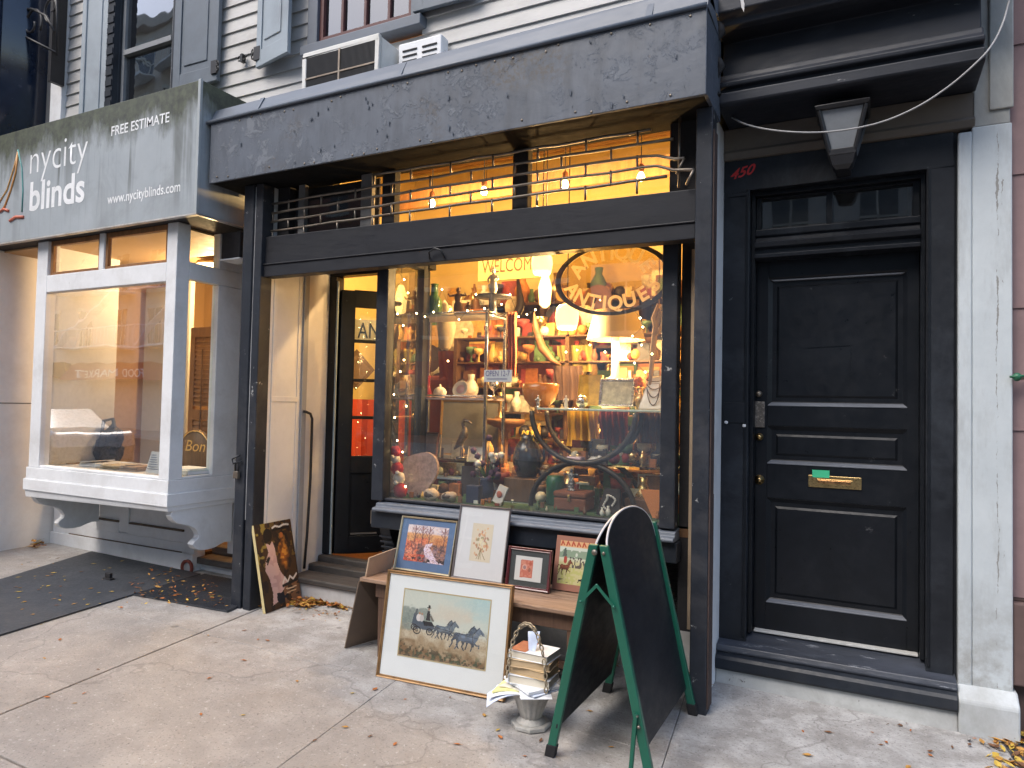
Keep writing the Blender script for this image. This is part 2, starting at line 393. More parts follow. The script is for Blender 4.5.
def concrete():
    m, nt, b = new_mat('old_pavement_concrete')
    v = ocoord(nt); tc = nd(nt, 'ShaderNodeTexCoord'); sp = nd(nt, 'ShaderNodeSeparateXYZ'); lk(nt, tc.outputs['Object'], sp.inputs[0])
    n1 = noise(nt, v, 1.0, 8, .62, .4); n2 = noise(nt, v, 5.5, 10, .7, .3); n3 = noise(nt, v, 60, 6, .75); n4 = noise(nt, ocoord(nt, (.5, 1.6, 1)), 2.6, 8, .7, 1.0)
    worn = ramp(nt, n1, [(.3, (.28, .25, .22)), (.7, (.385, .35, .315))])
    pale = ramp(nt, n2, [(.3, (.335, .325, .31)), (.7, (.49, .482, .468))])
    e = nd(nt, 'ShaderNodeMath', operation='MULTIPLY_ADD'); lk(nt, n4, e.inputs[0]); e.inputs[1].default_value = 1.6; e.inputs[2].default_value = -.8
    y = nd(nt, 'ShaderNodeMath', operation='ADD'); lk(nt, sp.outputs['Y'], y.inputs[0]); lk(nt, e.outputs[0], y.inputs[1])
    x = nd(nt, 'ShaderNodeMath', operation='MULTIPLY_ADD'); lk(nt, sp.outputs['X'], x.inputs[0]); x.inputs[1].default_value = .16; lk(nt, y.outputs[0], x.inputs[2])
    mr = nd(nt, 'ShaderNodeMapRange'); mr.inputs[1].default_value = 2.2; mr.inputs[2].default_value = 3.2; lk(nt, x.outputs[0], mr.inputs[0])
    c = mixc(nt, mr.outputs[0], worn, pale)
    c = mixc(nt, ramp(nt, n2, [(.42, .4), (.6, 0)]), c, (.19, .17, .152))
    c = mixc(nt, ramp(nt, n4, [(.58, 0), (.78, .45)]), c, (.19, .172, .156))
    c = mixc(nt, ramp(nt, noise(nt, v, 90, 3, .6), [(.56, 0), (.70, .6)]), c, (.12, .105, .095))
    c = mixc(nt, ramp(nt, noise(nt, v, 48, 4, .6), [(.60, 0), (.72, .5)]), c, (.58, .56, .53))
    vo = nd(nt, 'ShaderNodeTexVoronoi', feature='F1'); vo.inputs['Scale'].default_value = 3.1; lk(nt, v, vo.inputs['Vector'])
    c = mixc(nt, ramp(nt, vo.outputs['Distance'], [(.055, .55), (.085, 0)]), c, (.10, .09, .085))
    wv = nd(nt, 'ShaderNodeVectorMath', operation='ADD'); lk(nt, v, wv.inputs[0]); nn = nd(nt, 'ShaderNodeTexNoise'); nn.inputs['Scale'].default_value = 2.2; nn.inputs['Detail'].default_value = 6; lk(nt, v, nn.inputs['Vector']); lk(nt, nn.outputs['Color'], wv.inputs[1])
    ve = nd(nt, 'ShaderNodeTexVoronoi', feature='DISTANCE_TO_EDGE'); ve.inputs['Scale'].default_value = .55; lk(nt, wv.outputs[0], ve.inputs['Vector'])
    c = mixc(nt, ramp(nt, ve.outputs['Distance'], [(.002, .45), (.006, 0)]), c, (.13, .115, .105))
    c = mixc(nt, ramp(nt, noise(nt, v, 34, 4, .7), [(.66, 0), (.72, .75)]), c, (.06, .05, .045))
    lk(nt, c, b.inputs['Base Color']); lk(nt, ramp(nt, n2, [(.3, .62), (.7, .92)]), b.inputs['Roughness'])
    h = nd(nt, 'ShaderNodeMath', operation='ADD'); lk(nt, n3, h.inputs[0]); lk(nt, n2, h.inputs[1])
    bump(nt, b, h.outputs[0], .5, .008)
    return m
def wood(name, c0, c1, axis=0, rough=.6, k=1):
    if name in MC: return MC[name]
    m, nt, b = new_mat(name)
    s = [14*k, 14*k, 14*k]; s[axis] = 1.1*k
    v = ocoord(nt, s); n = noise(nt, v, 1.6, 8, .7, 1.2); n2 = noise(nt, ocoord(nt), 5, 8, .7)
    c = ramp(nt, n, [(.3, c0), (.68, c1)]); c = mixc(nt, ramp(nt, n2, [(.5, 0), (.75, .5)]), c, sc3(c0, .55))
    lk(nt, c, b.inputs['Base Color']); lk(nt, ramp(nt, n2, [(.3, rough-.12), (.7, rough+.15)]), b.inputs['Roughness'])
    bump(nt, b, n, .2, .003); MC[name] = m
    return m
CANOPY = peeling('peeling_blue_grey_paint', (.088, .103, .128), (.165, .183, .21), (.022, .022, .024))
SIGN = grimy_sign(); CONC = concrete()
DARK = mat('navy_black_gloss_paint', (.014, .018, .025), .42, .35, 4, .1, spec=.3, chips=(.2, .21, .22), chip_at=.65, dirt=(.06, .062, .065), dirt_amt=.45)
POSTM = mat('chipped_navy_post_paint', (.021, .0245, .032), .45, .3, 5, .12, spec=.3, chips=(.36, .36, .35), chip_at=.635, dirt=(.09, .085, .085), dirt_amt=.5)
DOORM = mat('black_door_paint', (.0072, .0088, .0118), .38, .3, 3.2, .05, spec=.26, dirt=(.020, .022, .026), dirt_amt=.7, chips=(.05, .052, .056), chip_at=.66)
FRAMEM = mat('slate_black_frame_paint', (.0135, .0155, .0195), .45, .4, 3.2, .1, spec=.28, chips=(.15, .16, .17), chip_at=.655, dirt=(.05, .058, .07), dirt_amt=.8)
LINT = mat('charcoal_lintel_paint', (.016, .017, .021), .5, .3, 4, .12, spec=.28, stretch=(.4, 1, 1.6), dirt=(.04, .04, .041), dirt_amt=.6)
SILLM = mat('weathered_sill_paint', (.10, .115, .14), .5, .4, 7, .15, stretch=(.4, 1, 1), chips=(.3, .31, .33), chip_at=.64)
SOOT = mat('sooty_black', (.012, .011, .012), .8, .3, 5, .1)
SOFFIT = mat('dark_soffit_board', (.007, .007, .007), .85, .5, 3, .1, dirt=(.02, .014, .01), dirt_amt=.5, spec=.15)
WHITE = mat('old_white_paint', (.74, .75, .76), .55, .07, 4, .1, dirt=(.45, .43, .40), dirt_amt=.5, chips=(.25, .23, .2), chip_at=.675)
PIER = mat('cracked_white_masonry_paint', (.54, .585, .605), .6, .12, 2.6, .2, stretch=(1, 1, .5), dirt=(.36, .38, .38), dirt_amt=.8, chips=(.16, .15, .13), chip_at=.66)
CREAM = mat('cream_wall_paint', (.69, .685, .67), .65, .08, 2.5, .06, dirt=(.52, .49, .46), dirt_amt=.6)
CLAP = mat('dirty_white_clapboard', (.47, .465, .45), .6, .1, 3.5, .1, stretch=(.35, 1, 1.2), dirt=(.25, .235, .21), dirt_amt=.75)
SHUT = mat('blue_grey_shutter_paint', (.115, .14, .168), .5, .15, 3, .08, dirt=(.07, .08, .09), dirt_amt=.6)
SHUTL = mat('pale_blue_grey_shutter_paint', (.30, .345, .38), .5, .12, 3, .08, dirt=(.2, .22, .24), dirt_amt=.6)
REDSASH = mat('oxblood_sash_paint', (.085, .026, .024), .5, .25, 6, .08)
FLASH = mat('blue_grey_flashing', (.105, .125, .155), .45, .2, 3, .08, stretch=(.4, 1, 1), dirt=(.09, .1, .12), dirt_amt=.6)
NAVYG = mat('dark_blue_enamel', (.008, .017, .040), .2, .35, 1.6, .03, coat=.6)
PINK = mat('pink_brown_stucco', (.26, .172, .168), .8, .15, 3, .15, dirt=(.12, .08, .075), dirt_amt=.5)
def cracked_pier():
    m, nt, b = new_mat('cracked_white_pier_paint')
    v = ocoord(nt); tc = nd(nt, 'ShaderNodeTexCoord'); sp = nd(nt, 'ShaderNodeSeparateXYZ'); lk(nt, tc.outputs['Object'], sp.inputs[0])
    n1 = noise(nt, v, 2.6, 8, .7); n2 = noise(nt, ocoord(nt, (2, 2, .5)), 5, 9, .75)
    c = ramp(nt, n1, [(.3, (.47, .515, .535)), (.7, (.58, .625, .64))]); c = mixc(nt, ramp(nt, n2, [(.5, 0), (.72, .7)]), c, (.38, .40, .40))
    lo = nd(nt, 'ShaderNodeMapRange'); lo.inputs[1].default_value = .75; lo.inputs[2].default_value = .2; lk(nt, sp.outputs['Z'], lo.inputs[0])
    g = nd(nt, 'ShaderNodeMath', operation='MULTIPLY'); lk(nt, lo.outputs[0], g.inputs[0]); lk(nt, ramp(nt, noise(nt, v, 7, 9, .75), [(.42, 0), (.62, .8)]), g.inputs[1]); c = mixc(nt, g.outputs[0], c, (.27, .26, .24))
    def band(x0, wv, thr):
        a = nd(nt, 'ShaderNodeMath', operation='MULTIPLY_ADD'); lk(nt, noise(nt, ocoord(nt, (.2, .2, 1)), 5, 8, .7), a.inputs[0]); a.inputs[1].default_value = wv; lk(nt, sp.outputs['X'], a.inputs[2])
        d = nd(nt, 'ShaderNodeMath', operation='SUBTRACT'); lk(nt, a.outputs[0], d.inputs[0]); d.inputs[1].default_value = x0+wv/2
        e = nd(nt, 'ShaderNodeMath', operation='ABSOLUTE'); lk(nt, d.outputs[0], e.inputs[0])
        w_ = nd(nt, 'ShaderNodeMapRange'); w_.inputs[1].default_value = thr-.02; w_.inputs[2].default_value = thr+.12; w_.inputs[3].default_value = 0; w_.inputs[4].default_value = .0055; lk(nt, noise(nt, v, 3.4, 9, .75), w_.inputs[0])
        f = nd(nt, 'ShaderNodeMath', operation='LESS_THAN'); lk(nt, e.outputs[0], f.inputs[0]); lk(nt, w_.outputs[0], f.inputs[1])
        return f.outputs[0]
    b1 = band(.716, .05, .52); b2 = band(.735, .09, .62)
    mx = nd(nt, 'ShaderNodeMath', operation='MAXIMUM'); lk(nt, b1, mx.inputs[0]); lk(nt, b2, mx.inputs[1])
    c = mixc(nt, mx.outputs[0], c, (.27, .265, .25)); lk(nt, c, b.inputs['Base Color']); b.inputs['Roughness'].default_value = .62
    h = nd(nt, 'ShaderNodeMath', operation='SUBTRACT'); lk(nt, n2, h.inputs[0]); lk(nt, mx.outputs[0], h.inputs[1]); bump(nt, b, h.outputs[0], .5, .008)
    return m
BROWNST = mat('brown_stone_plinth', (.12, .078, .07), .75, .2, 4, .2)
IRON = mat('black_wrought_iron', (.015, .015, .017), .45, .3, 20, .05)
STEEL = mat('worn_bare_steel', (.22, .19, .155), .42, .3, 14, .08, metal=.75, dirt=(.16, .09, .05), dirt_amt=.6)
CHROME = mat('polished_chrome', (.72, .72, .73), .14, .1, 8, .0, metal=1)
BRASS = mat('worn_brass', (.52, .36, .16), .32, .25, 14, .05, metal=1, dirt=(.2, .13, .06), dirt_amt=.6)
GOLD = mat('gilt_moulding', (.46, .28, .10), .38, .35, 16, .1, metal=.75, dirt=(.1, .05, .02), dirt_amt=.5)
GLASS = pane('shop_window_glass', refl=3.8, dust=.07)  # dust raised to lay a reflection-like haze over the window
BAYGLASS = pane('bay_window_glass', refl=5, wob=.05)
DARKGLASS = pane('fanlight_glass', tint=(.5, .5, .5), refl=1.6, dust=.07)
UPGLASS = pane('upper_window_glass', tint=(.35, .36, .38), refl=3, wob=.08, dust=.01)
CLEAR = pane('shelf_glass', tint=(.86, .93, .9), refl=1.5, dust=.03)
CARD = mat('brown_corrugated_card', (.36, .255, .17), .85, .12, 6, .06)
CARDSHADE = mat('shaded_card', (.17, .12, .085), .85, .15, 6, .06)  # card brown darkened, shade on the inner face put into the colour
RUBBER = mat('ribbed_black_rubber', (.033, .037, .044), .62, .25, 6, .2, dirt=(.08, .08, .085), dirt_amt=.6)
PAPER = mat('white_paper', (.76, .78, .80), .7, .05, 8, .05)
STEPW = wood('worn_black_step_wood', (.03, .026, .024), (.085, .075, .068), 0, .6)
YWALL = mat('ochre_shop_wall', (.60, .45, .17), .7, .1, 2, .05, dirt=(.46, .32, .11), dirt_amt=.5)
TIN = mat('pressed_tin_ceiling', (.36, .22, .10), .55, .3, 9, .3)
SHOPW = wood('dark_shop_timber', (.07, .035, .016), (.17, .085, .035), 2)
OAK = wood('orange_oak', (.17, .075, .025), (.32, .15, .055), 2)
GREENC = mat('green_display_cloth', (.03, .075, .035), .85, .4, 12, .3)

# ------------------------------------------------------------------ ground
SK = -.105
def jx(X0, Y): return X0+SK*(Y-3.4)
mb = MB()
xs = [-13, -10.6, -8.2, -5.9, -3.68, -2.235, -.80, .62]
ys = [-.75, .2, 1.65, 3.02, 6.2]
for i in range(len(xs)-1):
    for j in range(len(ys)-1):
        gx = 0
        gy = .002 if ys[j] != 1.65 else .005
        x0, x1, y0, y1 = xs[i]+(.006 if xs[i] == -3.68 else .0013), xs[i+1]-(.006 if xs[i+1] == -3.68 else .0013), ys[j]+gy, ys[j+1]-(.005 if ys[j+1] == 1.65 else .002)
        nx, ny = 4, 4
        c = []
        for (x, y) in ((x0, y0), (x1, y0), (x1, y1), (x0, y1)):
            X = jx(x, y); c.append((X, y, gz(X, y)))
        d = [(a, b, z-.03) for a, b, z in c]
        mb.hexa(d+c)
sw = mb.build('sidewalk', CONC, bev=.004); sw['kind'] = 'structure'
mb = MB()
def gq(x0, x1, y0, y1, dz, m=0):
    mb.quad(*[(x, y, gz(x, y)+dz) for x, y in ((x0, y0), (x1, y0), (x1, y1), (x0, y1))], m)
gq(-60, 40, -.9, 9, -.012)
o = mb.build('ground', mat('joint_dirt', (.05, .044, .04), .9, .3, 10, .2)); o['kind'] = 'structure'
mb = MB(); mb.box(-60, 40, -.9, -.72, -.3, -.082); o = mb.build('kerb', mat('granite_kerb', (.26, .255, .25), .8, .15, 20, .15), bev=.01); o['kind'] = 'structure'
mb = MB(); mb.quad((-70, -12.2, -.21), (50, -12.2, -.21), (50, -.9, -.21), (-70, -.9, -.21))
o = mb.build('road', mat('worn_asphalt', (.05, .05, .052), .85, .25, 30, .25)); o['kind'] = 'structure'
mb = MB(); mb.box(-70, 50, -16, -12.2, -.5, -.08)
o = mb.build('far_sidewalk', mat('far_pavement_concrete', (.3, .29, .28), .85, .15, 3, .15)); o['kind'] = 'structure'
# gutter at the right edge of the pavement
mb = MB()
for k, (x0, x1, dz) in enumerate(((.60, .70, .006), (.70, 3.2, -.02))):
    mb.quad(*[(jx(x, y), y, gz(x, y)+dz) for x, y in ((x0, 1.5), (x1, 1.5), (x1, 5), (x0, 5))])
o = mb.build('gutter', mat('wet_dark_gutter', (.045, .045, .048), .6, .4, 9, .25)); o['kind'] = 'structure'

def slab(name, pts, t, m, label, cat, bev=.004):
    mb = MB(); c = sum((Vector((x, y, 0)) for x, y in pts), Vector())/len(pts)
    mb.hexa([(x, y, gz(x, y)+.003) for x, y in pts]+[(x, y, gz(x, y)+t) for x, y in pts])
    return solo(name, mb, m, label, cat, (c.x, c.y, gz(c.x, c.y)), bev=bev)
big = slab('rubber_mat', [(-5.0, .6), (-4.42, .9), (-4.72, 3.90), (-6.12, 3.90)][:4], .013, RUBBER, 'large smooth black rubber mat lying in front of the white bay window', 'mat')
mb = MB()
pts = [(-4.66, 3.28), (-3.80, 3.36), (-3.90, 3.93), (-4.68, 3.90)]
mb.hexa([(x, y, gz(x, y)+.004) for x, y in pts]+[(x, y, gz(x, y)+.014) for x, y in pts])
for k in range(46):
    f = (k+.5)/46
    a = Vector((*pts[0], 0)).lerp(Vector((*pts[1], 0)), f); b = Vector((*pts[3], 0)).lerp(Vector((*pts[2], 0)), f)
    a.z = gz(a.x, a.y)+.0155; b.z = gz(b.x, b.y)+.0155
    mb.bar(a, b, .009, .006)
solo('ribbed_mat', mb, RUBBER, 'small ribbed black rubber mat scattered with leaves left of the chipped posts', 'mat', (-4.25, 3.6, gz(-4.25, 3.6)))
mb = MB(); q = (-5.15, 3.42); z = gz(*q)+.013
mb.box(q[0]-.045, q[0]+.045, q[1]-.02, q[1]+.02, z, z+.012); mb.box(q[0]-.03, q[0]+.03, q[1]-.012, q[1]+.012, z+.012, z+.05)
solo('door_stop', mb, SOOT, 'small black block standing alone on the large rubber mat', 'door stop', (q[0], q[1], z), bev=.004)

# ------------------------------------------------------------------ clapboard house over the shops
house = thing('clapboard_house', 'old house with grimy white clapboards and grey shutters above the two shops', 'house', (-3.0, 3.75, 0))
mb = MB()
n = 16; z0 = 3.45
holes = [(-5.76, -4.92, 3.50), (-3.56, -2.59, 3.88)]
for k in range(26):
    z = z0+k*.104; cuts = [-6.45]
    for a, b, zz in holes:
        if z+.10 > zz: cuts += [a, b]
    cuts.append(.60)
    for a, b in zip(cuts[0::2], cuts[1::2]):
        mb.hexa([(a, 3.698, z), (b, 3.698, z), (b, 3.74, z), (a, 3.74, z), (a, 3.712, z+.106), (b, 3.712, z+.106), (b, 3.74, z+.106), (a, 3.74, z+.106)])
for a, b, c, d in ((-6.45, -5.76, 3.45, 6.2), (-5.76, -4.92, 3.45, 3.5), (-4.92, -3.56, 3.45, 6.2), (-3.56, -2.59, 3.45, 3.88), (-2.59, .6, 3.45, 6.2)): mb.box(a, b, 3.741, 3.80, c, d)
mb.build('clapboard_wall', CLAP, house, house)
mb = MB(); mb.box(-6.62, -6.45, 3.66, 3.80, 3.45, 6.2); mb.build('corner_board', WHITE, house, house, .006)
mb = MB(); mb.box(-6.6, .6, 3.8, 9.2, 4.03, 4.05); mb.box(-6.6, -6.52, 3.8, 9.2, 3.4, 6.2); mb.box(-6.6, .6, 9.1, 9.2, 0, 6.2); mb.box(-6.6, .6, 3.8, 9.2, 6.2, 6.3)
mb.build('rear_wall', CREAM, house, house)
mb = MB(); mb.hexa([(-4.128, 3.33, 3.393), (-.69, 3.33, 3.393), (-.69, 3.686, 3.393), (-4.128, 3.686, 3.393), (-4.128, 3.345, 3.412), (-.69, 3.345, 3.412), (-.69, 3.40, 3.545), (-4.128, 3.40, 3.515)])
mb.hexa([(-4.128, 3.40, 3.45), (-.69, 3.40, 3.45), (-.69, 3.69, 3.5), (-4.128, 3.69, 3.5), (-4.128, 3.40, 3.515), (-.69, 3.40, 3.545), (-.69, 3.69, 3.59), (-4.128, 3.69, 3.56)])
for X in (-3.67, -2.5, -.98): mb.bar((X, 3.340, 3.414), (X, 3.396, 3.52), .035, .008)
mb.tube([(-4.12, 3.322, 3.398), (-.69, 3.322, 3.398)], .012, 8)
mb.build('flashing', FLASH, house, house)
def up_window(x0, x1, z0, casing, sash, glass, cols, rail, reveal=.05):
    mb = MB(); zt = 5.9
    mb.box(x0-.09, x0, 3.665, 3.76, z0, zt); mb.box(x1, x1+.06, 3.665, 3.76, z0, zt); mb.box(x0-.12, x1+.1, 3.63, 3.76, z0-.07, z0)
    wn = mb.build('window', casing, house, house, .005)
    mb = MB()
    mb.box(x0, x0+.035, 3.69, 3.73, z0, zt); mb.box(x1-.035, x1, 3.69, 3.73, z0, zt); mb.box(x0+.035, x1-.035, 3.69, 3.73, z0, z0+.06)
    mb.box(x0+.035, x1-.035, 3.68, 3.73, rail, rail+.045)
    for k in range(1, cols): 
        X = x0+(x1-x0)*k/cols; mb.box(X-.011, X+.011, 3.695, 3.725, z0+.06, zt)
    mb.build('sash', sash, wn, house, .003)
    mb = MB(); mb.quad((x0, 3.672+.045, z0), (x1, 3.717, z0), (x1, 3.717, zt), (x0, 3.717, zt)); mb.build('pane', glass, wn, house)
    mb = MB(); mb.box(x0, x1, 3.733, 3.739, z0, zt); mb.build('blind', SOOT, wn, house)  # dark backing sheet that stands in for the unlit room
up_window(-5.66, -4.99, 3.6, DARK, mat('grey_sash_paint', (.22, .23, .24), .5), UPGLASS, 1, 4.36)
up_window(-3.46, -2.66, 3.97, FLASH, REDSASH, UPGLASS, 4, 5.0)
def shutter(x0, x1, z0, m, y=3.64, y2=None, panel=True, hook=True):
    zt = 5.8; y2 = y if y2 is None else y2
    mb = MB(); t = .035
    def bx(a, b, c, d, e=0, th=t):
        ya = y+(y2-y)*a; yb = y+(y2-y)*b; xa = x0+(x1-x0)*a; xb = x0+(x1-x0)*b
        mb.hexa([(xa, ya-e, c), (xb, yb-e, c), (xb, yb-e+th, c), (xa, ya-e+th, c), (xa, ya-e, d), (xb, yb-e, d), (xb, yb-e+th, d), (xa, ya-e+th, d)])
    bx(0, .16, z0, zt); bx(.84, 1, z0, zt); bx(.16, .84, z0, z0+.12); bx(.16, .84, z0+.12, zt, -.010, .02); bx(.24, .76, z0+.18, zt-.1, -.002, .012)
    s = mb.build('shutter', m, house, house, .004)
    if hook:
        mb = MB(); X = x1 if hook > 0 else x0; Y = (y2 if hook > 0 else y)-.01; sg = 1 if hook > 0 else -1
        mb.box(X-.05*sg, X+.01*sg, Y-.004, Y+.012, z0+.05, z0+.15)
        for dz in (.08, .12): mb.tube([(X+sg*(.02+.012*math.sin(a)), Y, z0+dz+.016*math.cos(a)) for a in np.linspace(0, 5.2, 12)], .006, 6)
        mb.build('shutter_hook', IRON, s, house)
shutter(-6.06, -5.775, 3.6, SHUTL, 3.585, 3.63, hook=0)
mb = MB(); mb.box(-5.755, -5.665, 3.62, 3.70, 3.5, 5.8)
for k in range(22): mb.box(-5.75, -5.67, 3.612, 3.62, 3.55+k*.09, 3.55+k*.09+.05)
mb.build('jamb_lining', DARK, house, house)
shutter(-4.92, -4.43, 3.90, SHUT, 3.63, 3.64, hook=1)
shutter(-4.02, -3.63, 3.91, SHUTL, 3.64, 3.56, hook=-1)
shutter(-2.62, -2.16, 3.985, SHUT, 3.63, 3.64, hook=1)
for X in (-4.19,):
    mb = MB()
    for s in (-1, 1): mb.tube([(X+s*(.025+.018*math.cos(a)), 3.665, 4.03+.018*math.sin(a)) for a in np.linspace(0, 5.5, 14)], .006, 6)
    mb.box(X-.012, X+.012, 3.655, 3.69, 4.0, 4.06); mb.build('shutter_dog', IRON, house, house)

# air conditioner and vent
ac = thing('air_conditioner', 'white room air conditioner with black grille sticking out under the red-sashed window', 'air conditioner', (-3.03, 3.6, 3.48))
mb = MB(); x0, x1, zA, zB, yf, yb = -3.345, -2.735, 3.46, 3.772, 3.43, 3.686
mb.box(x0, x1, yf+.012, yb, zA, zB); mb.box(x0-.008, x1+.008, yf, yf+.03, zB-.03, zB+.004); mb.box(x0-.008, x0+.022, yf, yf+.03, zA, zB-.03); mb.box(x1-.022, x1+.008, yf, yf+.03, zA, zB-.03)
mb.build('housing', mat('cream_appliance_enamel', (.66, .66, .63), .45, .06, 4, .03, dirt=(.4, .38, .33), dirt_amt=.6), ac, ac, .005)
mb = MB(); mb.box(x0+.022, x1-.022, yf+.006, yf+.012, zA, zB-.03); mb.build('grille_backing', SOOT, ac, ac)
mb = MB()
for k in range(60): 
    X = x0+.03+k*(x1-x0-.06)/59; mb.box(X-.0015, X+.0015, yf+.001, yf+.006, zA, zB-.032)
mb.build('grille_fins', mat('grey_black_plastic', (.03, .031, .034), .5), ac, ac)
mb = MB(); mb.box(-3.047, -3.033, yf-.004, yf+.004, zA, zB-.03); mb.box(x0+.02, x1-.02, yf-.003, yf+.003, 3.59, 3.60); mb.build('grille_bar', STEEL, ac, ac)
vb = thing('vent_box', 'small white louvred vent box beside the air conditioner', 'vent', (-2.53, 3.65, 3.66))
mb = MB(); mb.box(-2.70, -2.375, 3.60, 3.686, 3.6, 3.775); mb.build('cover', WHITE, vb, vb, .008)
mb = MB()
for i in range(2):
    for k in range(3): mb.box(-2.665+i*.15, -2.555+i*.15, 3.595, 3.603, 3.715-k*.035, 3.725-k*.035)
mb.build('louvre', SOOT, vb, vb)

# blue neighbour at the far left, scroll bracket
nb = thing('blue_building', 'dark blue enamelled round front of the neighbouring building at the top left edge', 'building', (-8.0, 3.9, 0))
mb = MB(); mb.lathe([(1.25, 2.9), (1.25, 6.2), (1.1, 6.3)], (-8.02, 3.9, 0), 40); mb.build('curved_front', NAVYG, nb, nb)
mb = MB(); mb.box(-11, -6.96, 3.86, 4.4, -.1, 2.9); mb.build('ground_floor_wall', mat('slate_blue_ground_floor', (.03, .038, .05), .5, .3, 3), nb, nb)
mb = MB(); mb.box(-6.80, -6.64, 3.72, 3.8, 2.8, 6.2); mb.build('side_return', mat('weathered_grey_trim', (.12, .125, .13), .7), nb, nb)
mb = MB()
for a in (-2.2, -1.85, -1.5, -1.15, -.8, -.45): mb.box(-8.02+1.25*math.cos(a)-.02, -8.02+1.25*math.cos(a)+.02, 3.9+1.25*math.sin(a)-.02, 3.9+1.25*math.sin(a)+.02, 2.9, 6.2)
mb.build('cover_strip', NAVYG, nb, nb, .01)
br = thing('scroll_bracket', 'black wrought iron scroll bracket hanging off the corner board', 'bracket', (-6.5, 3.55, 4.5))
mb = MB()
def spiral(c, r0_, r1_, a0, a1, n=26): return [Vector((c[0]+(r0_+(r1_-r0_)*i/n)*math.cos(a0+(a1-a0)*i/n), c[1], c[2]+(r0_+(r1_-r0_)*i/n)*math.sin(a0+(a1-a0)*i/n))) for i in range(n+1)]
Yb = 3.55
mb.tube([P(-14, 20, Yb), P(20, 34, Yb), P(57, 53, Yb)], .011, 8); mb.tube([P(57, 55, Yb), P(57, 10, Yb), P(55, -30, Yb)], .011, 8)
mb.tube(spiral(P(32, 24, Yb), .16, .04, -.6, 6.5), .010, 8); mb.tube(spiral(P(52, 8, Yb), .13, .03, 4.6, -1.6), .010, 8)
mb.tube([P(16, 10, Yb), P(32, 9, Yb), P(46, 16, Yb), P(55, 32, Yb)], .012, 8)
mb.build('ironwork', IRON, br, br)
mb = MB(); a = P(57, 45, 3.6); mb.box(a.x-.02, a.x+.02, 3.545, 3.665, a.z-.35, a.z+.9); mb.build('wall_plate', IRON, br, br)

# pink neighbour at the right
pk = thing('pink_building', 'pink-brown stucco wall of the next building at the right edge', 'building', (2.2, 4.3, 0))
mb = MB(); mb.box(.602, 4.5, 4.03, 9, .62, 6.5)
for z in (1.40, 1.98, 2.62, 3.25, 3.9): mb.box(.604, 4.5, 4.022, 4.03, z, z+.012)
mb.build('stucco_wall', PINK, pk, pk)
mb = MB(); mb.box(.606, 4.5, 3.99, 4.4, .22, .60); mb.box(.61, 4.5, 4.035, 4.4, .60, 1.05); mb.box(.61, 4.5, 4.06, 5, -.1, .22); mb.build('plinth', BROWNST, pk, pk, .008)
hb = MB(); a = P(1017, 377, 3.96)
hb.tube([a, a+Vector((.03, .04, 0))], .012, 8); hb.ball(a+Vector((-.0, -.0, 0)), .02, m=1); hb.tube([a+Vector((-.03, -.012, .0)), a+Vector((.03, -.012, .004))], .006, 6, 1)
solo('wall_tap', hb, [STEEL, mat('green_enamel', (.02, .12, .06), .4)], 'little green wall tap on the pink stucco at the right edge', 'tap', a)
# ------------------------------------------------------------------ antique shop front
shop = thing('antique_shopfront', 'dark timber shopfront of the antiques shop with its brightly lit display window', 'shopfront', (-2.25, 3.6, .02))
def W(mb, name, m, bev=.004, par=None, root=None): 
    root = root or shop
    return mb.build(name, m, par or root, root, bev)
mb = MB(); mb.box(-4.09, -.690, 3.33, 3.345, 2.967, 3.392); mb.box(-.705, -.690, 3.345, 3.69, 2.967, 3.392); mb.box(-4.09, -4.075, 3.345, 3.69, 2.967, 3.392)
c = W(mb, 'canopy', CANOPY, .004)
mb = MB(); mb.box(-4.074, -.706, 3.346, 3.70, 2.969, 2.985); mb.box(-4.074, -.706, 3.60, 3.69, 2.985, 3.39); W(mb, 'soffit', SOFFIT, 0, c)
rq = random.Random(4)
mb = MB()
for k in range(34):
    X = -4.0+k*.098+rq.uniform(-.02, .02); zz = rq.choice((3.0, 3.37, 3.36, 2.985))+rq.uniform(-.008, .008)
    mb.lathe([(.007, 0), (.006, .003), (0, .004)], (X, 3.3295, zz), 8, ax=Matrix(((1, 0, 0), (0, 0, -1), (0, 1, 0))))
nl = W(mb, 'nail_heads', STEEL, 0, c); nl['kind'] = 'stuff'
mb = MB()
for k in range(26):
    X = rq.uniform(-4.0, -.75); q = rq.uniform(.006, .02); zz = rq.uniform(3.0, 3.36)
    mb.add([(X, 3.3275, zz), (X+q, 3.322, zz-.006), (X+q*.8, 3.324, zz-q*2.2), (X+q*.2, 3.3285, zz-q*1.8)], [(0, 1, 2, 3)])
fl_ = W(mb, 'paint_flakes', CANOPY, 0, c); fl_['kind'] = 'stuff'
# the plywood underside edge, slightly ragged
mb = MB(); mb.box(-.766, -.684, 3.47, 3.575, -.004, 2.967); p = W(mb, 'post', POSTM, .006)
mb = MB(); mb.box(-.683, -.676, 3.475, 3.565, .03, 1.05); mb.box(-.683, -.677, 3.48, 3.56, 1.05, 2.85); W(mb, 'rust_edge', mat('rusty_post_edge', (.055, .035, .03), .8, .3, 14, .2), 0, p)
mb = MB(); mb.box(-3.888, -3.797, 3.462, 3.56, .04, 2.966); p = W(mb, 'post', POSTM, .006)
mb = MB(); mb.box(-3.796, -3.780, 3.478, 3.55, .65, 2.95); W(mb, 'worn_edge', mat('bare_grey_zinc', (.42, .43, .44), .5, .2, 9, .1, stretch=(1, 1, .3), dirt=(.1, .08, .07), dirt_amt=.8), 0, p)
mb = MB(); mb.box(-3.779, -3.712, 3.466, 3.57, .042, 2.966); W(mb, 'post', POSTM, .006)
